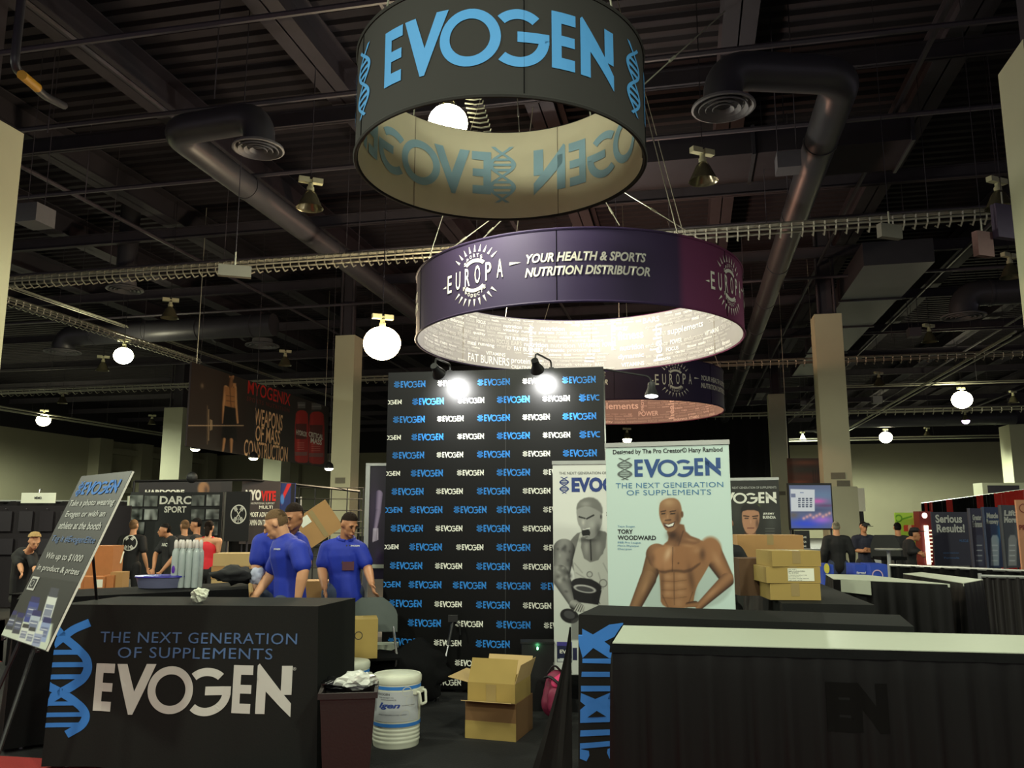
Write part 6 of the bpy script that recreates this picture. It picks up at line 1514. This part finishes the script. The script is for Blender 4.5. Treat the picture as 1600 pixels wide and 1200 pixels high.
# ================================================================== BACKGROUND BOOTHS, LEFT
def flatboard(name, label, cat, pxl, pxr, Y, yt, yb, m, th=.04, Yr=None, floor=True, group=None):
    a = at(pxl, 800, Y); b = at(pxr, 800, Yr or Y); w = math.hypot(b.x-a.x, b.y-a.y); z1 = at(pxl, yt, Y).z; z0 = max(.01, at(pxl, yb, Y).z)
    B = Board(name, label, cat, (a.x, a.y, 0), (b.x-a.x, b.y-a.y, 0), group=group); B.w = w; B.z0 = z0; B.z1 = z1; B.panel(w, z1-z0, th, m, z0=z0)
    if floor and z0 > .05:
        for x in (.04, w-.04): MB().tube([(x, th+.02, 0), (x, th+.02, z1)], .018, 6).build('post', DARKSTEEL, B.root)
    return B
BN = mat('dark_booth_print', (40, 38, 40), .6)
HB = flatboard('booth_banner', 'dark booth banner with a shaved head and white capital lettering, behind the photo wall', 'banner', 214, 360, 19.6, 752, 800, BN)
HB.paint(.02, HB.w-.02, HB.z0, HB.z1-.02, 90, 30, lambda C: (C.fill((40, 36, 38)), C.ell(318, 764, 9, 12, (150, 110, 76), soft=3), C.sball(322, 766, 4, 8, (50, 36, 30)), C.box(330, 752, 345, 800, (52, 44, 44), .6)))
HB.put(text('HARDCORE', .05), WHITEP, 227, 765, 774, 288)
tr = thing('booth_truss', 'thin black tube frame along the top of the left booths', 'frame', at(210, 752, 17.5))
pr_ = at(562, 768, 18.8)-at(210, 752, 17.5)
MB().tube([(0, 0, 0), (pr_.x*.5, pr_.y*.5, .06), pr_], .03, 6).build('top_tube', BLK, tr); MB().tube([(0, 0, 0), (0, 0, -at(210, 752, 17.5).z)], .025, 6).build('upright', BLK, tr); MB().tube([pr_, (pr_.x, pr_.y, -at(210, 752, 17.5).z)], .025, 6).build('upright', BLK, tr); MB().ell((1.2, .02, .08), (.12, .06, .12)).build('clamp_light', BLK, tr)
DS = flatboard('photo_wall', 'dark chalkboard booth wall with white sport lettering and small photographs', 'display wall', 202, 347, 16.6, 769, 905, mat('chalk_black', (38, 40, 40), .8, var=.1))
DS.put(text('DARC', .03), WHITEP, 250, 775, 788, 299); DS.put(text('SPORT', .03), WHITEP, 257, 791, 801, 291)
def shot(seed):
    def f(C):
        rs = np.random.RandomState(seed); x0, x1, y0, y1 = C.X.min(), C.X.max(), C.Y.min(), C.Y.max(); g = 60+rs.rand()*90; C.fill((g, g+6, g+2))
        for _ in range(9): v = rs.rand()*190; C.sball(x0+rs.rand()*(x1-x0), y0+rs.rand()*(y1-y0), 2+rs.rand()*6, 2+rs.rand()*6, (v, v+4, v), k=.7)
        C.sball((x0+x1)/2, y1, 3, 12, (26, 28, 28), k=.9)
    return f
for i, (x, y, w_, h_) in enumerate([(203, 773, 21, 19), (226, 774, 21, 18), (300, 773, 20, 18), (323, 772, 21, 19), (203, 795, 20, 18), (226, 795, 21, 18), (299, 795, 21, 18), (322, 795, 21, 17), (208, 815, 18, 20), (326, 815, 15, 22)]):
    x0, z1 = DS.L(x, y); x1, z0 = DS.L(x+w_, y+h_); ph = MB().bx(x0, x1, -.02, 0, z0, z1).build('photo_frame', BLK, DS.root); DS.paint(x0+.01, x1-.01, z0+.01, z1-.01, 16, 14, shot(i+1), name='photograph', off=.022)
GP = thing('booth_post', 'grey flat post at the right end of the photo wall', 'post', at(349, 900, 16.3)*1); GP.location.z = 0; MB().bx(-.055, .055, -.04, .04, 0, at(349, 769, 16.3).z).build('post_body', mat('post_grey', (96, 94, 86), .6), GP); MB().bx(-.10, .10, -.08, .08, 0, .02).build('post_base', BLK, GP)
EB = flatboard('emblem_banner', 'black banner with a round white crossed-barbell emblem', 'banner', 352, 390, 15.6, 768, 846, mat('emblem_black', (20, 20, 21), .7)); EB.put(LOGOR, WHITEP, 361, 788.5, 818.5, 385, 'round_emblem')
MY = flatboard('booth_banner', 'charcoal booth banner with white and red product lettering beside the emblem banner', 'banner', 376, 436, 18.2, 752, 850, mat('charcoal_banner', (62, 54, 54), .6))
MY.put(text('MYO', .05), WHITEP, 384, 765, 782, 408); MY.put(text('VITE', .05), REDP, 408, 767, 783, 431); MY.put(text('ONE NUTRITIONAL SUPPORT', .0), WHITEP, 384, 785, 788, 429); MY.put(text('MULTI', .02), WHITEP, 405, 790, 795, 426); MY.put(text('MOST ADVANCED', .03), WHITEP, 390, 800, 808, 434); MY.put(text('VITAMIN ON THE EARTH', .03), WHITEP, 384, 812, 821, 434)
BR_ = flatboard('booth_banner', 'narrow blue and red striped banner right of the product lettering banner', 'banner', 436, 460, 18.3, 755, 850, mat('deep_blue_banner', (34, 48, 100), .6))
BR_.paint(.01, BR_.w-.01, BR_.z0, BR_.z1-.01, 30, 80, lambda C: (C.fill((36, 50, 104)), C.poly([(449, 755), (456, 755), (446, 775), (440, 790), (441, 775)], (190, 40, 40)), C.ell(441, 780, 3, 8, (70, 120, 190)), C.poly([(455, 752), (462, 752), (462, 860), (452, 860)], (24, 22, 30))))
# wire grid racks
g = thing('wire_rack', 'black wire grid rack behind the tilted carton', 'rack', at(462, 900, 18.6)); g.location.z = 0; zt = at(462, 762, 18.6).z; gw = 1.42
for k in range(5): MB().tube([(k*gw/4, .02*k, 0), (k*gw/4, .02*k, zt)], .014, 5).build('upright', BLK, g)
for k in range(8): MB().tube([(0, 0, zt-k*.25), (gw, .08, zt-k*.25)], .010, 5).build('cross_wire', BLK, g)
MB().bx(0, gw, .1, .4, zt-.9, zt-.88).build('shelf', BLK, g)
sg = flatboard('booth_sign', 'small white booth name sign hanging on the dark drape at far left', 'sign', 31, 85, 16.15, 770, 786, PAPER, .01, floor=False); sg.put(text('MEMO', .03), INKP, 54, 776, 780, 65); MB().tube([(sg.w*.5, .01, sg.z1), (sg.w*.5, .03, sg.z1+.07), (sg.w*.5, .1, sg.z1+.07)], .006, 5).build('hook', CHROME, sg.root)
wp_ = thing('drape_post', 'slim white post between the dark drapes left of the photo wall', 'post', at(192, 900, 16.4)); wp_.location.z = 0; MB().tube([(0, 0, 0), (0, 0, at(192, 775, 16.4).z)], .022, 8).build('post_body', WHITEV, wp_); MB().bx(-.15, .15, -.15, .15, 0, .01).build('post_base', ALU, wp_)
mg = thing('merch_wall', 'dark slatted merchandise wall with hung black garments at far left', 'display wall', at(5, 900, 16.2)); mg.location.z = 0
mwz = at(60, 790, 16.2).z; MB().bx(-.6, 2.35, 0, .04, .0, mwz).build('wall_panel', mat('plum_black', (26, 20, 25), .9), mg)
for k in range(6):
    x = -.45+k*.4; MB().box((x, -.03, mwz-.30), (.26, .03, .38)).build('hung_garment', mat('garment%d' % (k % 3), [(30, 24, 30), (36, 30, 34), (22, 20, 26)][k % 3], .9), mg); MB().tube([(x, 0, mwz-.06), (x, -.05, mwz-.06)], .006, 5).build('peg', CHROME, mg); MB().box((x+.05, -.03, mwz-.78), (.30, .03, .30)).build('hung_garment', mat('garment%d' % ((k+1) % 3), (30, 24, 30)), mg)
# ================================================================== BACKGROUND, RIGHT
scr = flatboard('display_screen', 'large lit television screen showing a colourful landscape and white window', 'screen', 1233, 1302, 20.0, 755, 828, BLK, .08)
def tv(C):
    C.fill((110, 120, 150)); C.sball(1285, 775, 40, 14, (120, 150, 180)); C.sball(1278, 783, 16, 5, (230, 110, 190), k=.9); C.sball(1290, 790, 20, 3, (120, 80, 120)); C.sball(1270, 797, 40, 5, (86, 96, 130))
    C.sball(1260, 818, 40, 10, (60, 90, 230), k=.9); C.sball(1285, 812, 20, 7, (200, 130, 240), k=.8)
    for q in range(9): C.sball(1256+q*5, 810-q*.5-(q % 3)*2, 3, 3, (255, 190, 180), k=.9)
    C.sball(1240, 805, 8, 6, (120, 110, 100), k=.8)
    C.poly([(1235, 764), (1273, 765), (1273, 799), (1236, 799)], (232, 238, 236), .8); C.box(1236, 771, 1243, 777, (110, 120, 150), .8)
    for i in range(4):
        for j in range(5): C.box(1247+i*6, 778+j*3.2, 1251+i*6, 780+j*3.2, (70, 80, 100), .85)
    C.box(1250, 769, 1256, 770.5, (110, 130, 170), .7)
scr.paint(.03, scr.w-.03, scr.z0+.04, scr.z1-.05, 100, 90, tv, name='lit_picture', emit=.62)
pcb = flatboard('landscape_banner', 'rust red landscape picture hanging above the screen', 'banner', 1234, 1287, 30.0, 716, 757, mat('rust_banner', (92, 62, 48), .7), .03, floor=False)
pcb.paint(.02, pcb.w-.02, pcb.z0, pcb.z1, 60, 44, lambda C: (C.fill((80, 62, 52)), C.sball(1260, 723, 30, 5, (150, 90, 64)), C.sball(1260, 734, 34, 6, (66, 70, 62)), C.sball(1262, 745, 30, 6, (110, 66, 52)), C.sball(1250, 753, 24, 4, (150, 84, 60)), [C.line((1270+q*4, 735), (1272+q*3, 757), .8, (50, 40, 36), .6) for q in range(4)]))
for x in (.05, pcb.w-.05): MB().tube([(x, .02, pcb.z1), (x, .02, 11.5)], .01, 4).build('hanging_wire', WIRE, pcb.root)
ns = flatboard('notice_stand', 'black notice stand with small white lettering under the screen', 'sign', 1240, 1263, 18.8, 829, 858, mat('notice_black', (24, 26, 28), .6))
for s_, y in (('SIX MASS', 838), ('TRIBECA', 845), ('PULSEBAR', 852)): ns.put(text(s_, .02), WHITEP, 1248, y, y+3, 1260)
cb = at(1250, 860, 17.6); t = thing('dark_counter', 'dark counter below the screen with a silver top rail', 'counter', (cb.x, cb.y, .001)); MB().bx(-.5, .9, 0, .5, 0, at(1250, 861, 17.6).z).build('cabinet', BLACKCLOTH, t); MB().bx(-.52, .92, -.02, .52, at(1250, 861, 17.6).z, at(1250, 858, 17.6).z).build('counter_top', ALU, t)
cw_ = at(1301, 900, 25.2); t = thing('column_cabinet', 'cream electrical cabinet wrapped around the foot of the tall cream column', 'cabinet', (cw_.x, cw_.y, .001)); zt = at(1301, 760, 25.2).z; MB().bx(0, .92, 0, .15, 0, zt).build('cabinet_body', CONCRETE, t); MB().bx(.3, .7, -.01, 0, zt-.0, zt+.18).build('name_plate', mat('dull_plate', (120, 118, 100)), t); MB().bx(.92, 1.12, 0, .2, zt-.75, zt-.05).build('white_panel', PAPER, t); MB().bx(.96, 1.06, .02, .1, 0, zt-.75).build('dark_riser', BLK, t)
# bar stool & table
sc_ = at(1392, 857, 13.6); t = thing('bar_chair', 'black mesh bar chair with rounded back', 'chair', (sc_.x+.04, sc_.y+.2, .001))
vs = []; n_ = 14
zb_, zt_ = at(1392, 872, 13.8).z, at(1392, 836, 13.8).z
for j in range(8):
    zz_ = j/7; hw = .25*(1-.45*max(0, zz_-.4)**1.6*1.8)
    for i in range(n_+1): x = -hw+2*hw*i/n_; vs.append((x, .12-.5*x*x, zb_+(zt_-zb_)*zz_))
MB().add(vs, [(j*(n_+1)+i, j*(n_+1)+i+1, (j+1)*(n_+1)+i+1, (j+1)*(n_+1)+i) for j in range(7) for i in range(n_)]).build('backrest', mat('charcoal_mesh', (46, 46, 44), .8), t, True)
MB().box((0, 0, zb_), (.42, .40, .05)).build('seat', BLACKCLOTH, t)
for sx_ in (-1, 1):
    for sy_ in (-1, 1): MB().tube([(sx_*.18, sy_*.17, zb_), (sx_*.23, sy_*.22, 0)], .014, 6).build('leg', BLK, t)
sc_ = at(1388, 857, 12.9); t = thing('pedestal_table', 'small round pedestal table with pale rim in front of the bar chair', 'table', (sc_.x, sc_.y, .001)); zt = sc_.z
MB().lathe([(0, zt-.02), (.19, zt-.025), (.20, zt-.01), (.19, zt), (0, zt)], 28).build('tabletop', mat('pale_rim', (150, 150, 140), .5), t, True); MB().tube([(0, 0, .02), (0, 0, zt-.02)], .028, 10).build('pedestal', ALU, t, True); MB().lathe([(0, .025), (.2, .018), (.22, 0), (0, 0)], 24).build('foot_disc', ALU, t, True)
# blue covered tables
BT = mat('bright_blue_cloth', (30, 66, 170), .7)
for lb, a0, a1, Y, ex_ in (('table under bright blue cloth with white lettering, near the pedestal table', 1336, 1358, 13.0, 'Spread'), ('table under darker blue cloth with a pale arch print', 1360, 1389, 12.7, None), ('table under blue cloth with a yellow mark, left of the jacket man', 1286, 1302, 13.2, None)):
    p0_ = at(a0, 882, Y); p1_ = at(a1, 882, Y-.1); z_ = p0_.z; q = [Vector((p0_.x, p0_.y)), Vector((p1_.x, p1_.y)), Vector((p1_.x+.1, p1_.y+.6)), Vector((p0_.x+.1, p0_.y+.6))]
    c_ = sum(q, Vector((0, 0)))/4; t = thing('covered_table', lb, 'table', (c_.x, c_.y, 0)); q = [v-c_ for v in q]; MB().slab([v*.97 for v in q], z_-.03, z_-.004).build('tabletop', WHITEV, t); draped('table_cover', '', '', q, z_, BT, zb=.02, amp=.008, flare=.02, part=True, parent=t)
    Bq = Board('x', '', None, (p0_.x, p0_.y-.045, 0), (p1_.x-p0_.x, p1_.y-p0_.y, 0)); I_ = Matrix.Translation((-c_.x, -c_.y, 0))
    def pp(me, m_, x0, yt, yb, x1, nm='lettering'):
        o = Bq.put(me, m_, x0, yt, yb, x1, nm, off=0); o.parent = t; o.matrix_local = I_@Bq.M@Matrix.Translation(o.location)@Matrix.Diagonal((*o.scale, 1))
    if ex_: pp(text('Spread', .03, .2), WHITEP, 1338, 893, 897, 1353)
    elif a0 == 1360: pp(RINGM, mat('pale_pink_print', (200, 170, 190), .7), 1362, 890, 908, 1380, 'arch_print')
    else: pp(CIRC, mat('yellow_print', (200, 190, 70), .7), 1287, 880, 896, 1296, 'yellow_mark')
GB = flatboard('green_banner', 'green and yellow banner behind the men at right', 'banner', 1398, 1438, 17.5, 801, 884, mat('lime_banner', (150, 190, 60), .6))
GB.paint(.01, GB.w-.01, GB.z0, GB.z1-.01, 50, 90, lambda C: (C.fill((160, 196, 66)), C.sball(1436, 820, 16, 24, (222, 200, 90), k=.9), C.ell(1404, 810, 6, 6, (80, 130, 30)), C.ell(1404, 810, 4, 4, (150, 190, 60)), C.line((1410, 811), (1424, 807), 1.2, (90, 150, 30)), C.box(1412, 820, 1436, 830, (206, 60, 50), .9), C.box(1419, 820, 1424, 830, (230, 200, 150), .8), C.sball(1428, 870, 16, 20, (180, 140, 110), k=.8)))
LD = flatboard('lit_display', 'tall red and white lit display case with a bright light tube', 'display case', 1436, 1457, 17.0, 799, 884, mat('maroon_case', (110, 24, 26), .5), .25)
x0, z1 = LD.L(1443, 821); x1, z0 = LD.L(1448, 882); MB().bx(x0, x0+.07, -.05, -.01, z0, z1).build('light_tube', mat('white_tube', (255, 244, 220), .4, emit=2.2, ecol=(255, 240, 212), var=0), LD.root)
LD.put(CIRC, mat('lit_round_logo', (255, 230, 225), .4, emit=1.6, ecol=(255, 215, 208), var=0), 1440, 801, 810, 1449, 'lit_logo')
for q in range(9): xx, zz_ = LD.L(1454, 829+q*6); MB().box((xx, -.02, zz_), (.05, .03, .025)).build('small_bulb', mat('small_bulbs', (255, 240, 200), .4, emit=1.2, ecol=(255, 236, 196), var=0), LD.root)
SR = flatboard('dark_banner', 'dark slate banner with two lines of bold grey lettering', 'banner', 1455, 1515, 16.5, 800, 884, mat('slate_banner', (44, 44, 60), .6)); SR.put(text('Serious', .03), GREYP, 1461, 804, 817, 1503); SR.put(text('Results!', .03), GREYP, 1463, 819, 832, 1507, yr=823); SR.put(text('BREAKTHROUGH', .02), DIMB, 1474, 863, 865, 1498); SR.put(text('Formula', .02), DIMB, 1475, 870, 873, 1499); SR.put(text('MUSCLE', .02), DIMB, 1499, 843, 847, 1513)
for i, (xl, xr, Y, yt, t1_, t2_, lb, c) in enumerate([(1516, 1536, 15.6, 794, 'Greater', 'Endurance', 'narrow dark banner with a tower of small bottles, second from the lit display', (48, 50, 70)), (1538, 1562, 15.0, 792, 'Muscle', 'Recovery', 'narrow blue banner with a pale bottle picture and slanted lettering', (34, 52, 84)), (1565, 1590, 14.4, 789, 'Lift', 'More', 'grey banner with a silver garment picture near the right-hand edge', (66, 72, 78))]):
    b9 = flatboard('dark_banner', lb, 'banner', xl, xr, Y, yt, 888, mat('ban%d' % i, c, .6), Yr=Y+.3, group='tall supplement banners at right')
    def pf(C, i=i, xl=xl, c=c):
        C.fill(c); m_ = (C.X.min()+C.X.max())/2; C.poly([(m_-6, 842), (m_-3, 836), (m_+4, 836), (m_+7, 842), (m_+7, 884), (m_-6, 884)], [(70, 74, 92), (150, 164, 176), (140, 144, 146)][i], 1.5); C.sball(m_+9, 828, 5, 20, [(60, 60, 90), (40, 130, 190), (120, 126, 130)][i], k=.8)
        for q in range(4): C.line((m_-4, 852+q*8), (m_+4, 852+q*8), .8, (206, 212, 214), .8)
    b9.paint(.01, b9.w-.01, b9.z0, b9.z1-.01, 34, 110, pf); b9.put(text(t1_, .05, .1), GREYP, xl+3, yt+10-i, yt+19-i, xr-3, yr=yt+12); b9.put(text(t2_, .05, .1), GREYP, xl+3, yt+20-i, yt+30-i, xr-2, yr=yt+22)
PB = flatboard('peach_banner', 'peach banner cut by the right-hand frame edge', 'banner', 1589, 1640, 12.8, 781, 905, mat('peach_print', (196, 140, 106), .6)); PB.put(RINGM, mat('maroon_print', (130, 60, 50), .6), 1592, 787, 801, 1606, 'ring_print'); PB.put(text('PRO', .05), mat('maroon_print', (130, 60, 50)), 1592, 820, 828, 1612)
pbx = at(1590, 750, 40); t = thing('wall_unit', 'cream ventilation unit with slots on the column above the striped drape', 'vent', at(1577, 765, 50)); MB().bx(-1.6, 1.2, 0, 1, -1.0, .4).build('unit_body', CONCRETE, t); MB().bx(-1.3, .6, -.03, 0, -.2, .25).build('vent_slot', DARKSTEEL, t)
c = atz(1500, 992, HT) ;
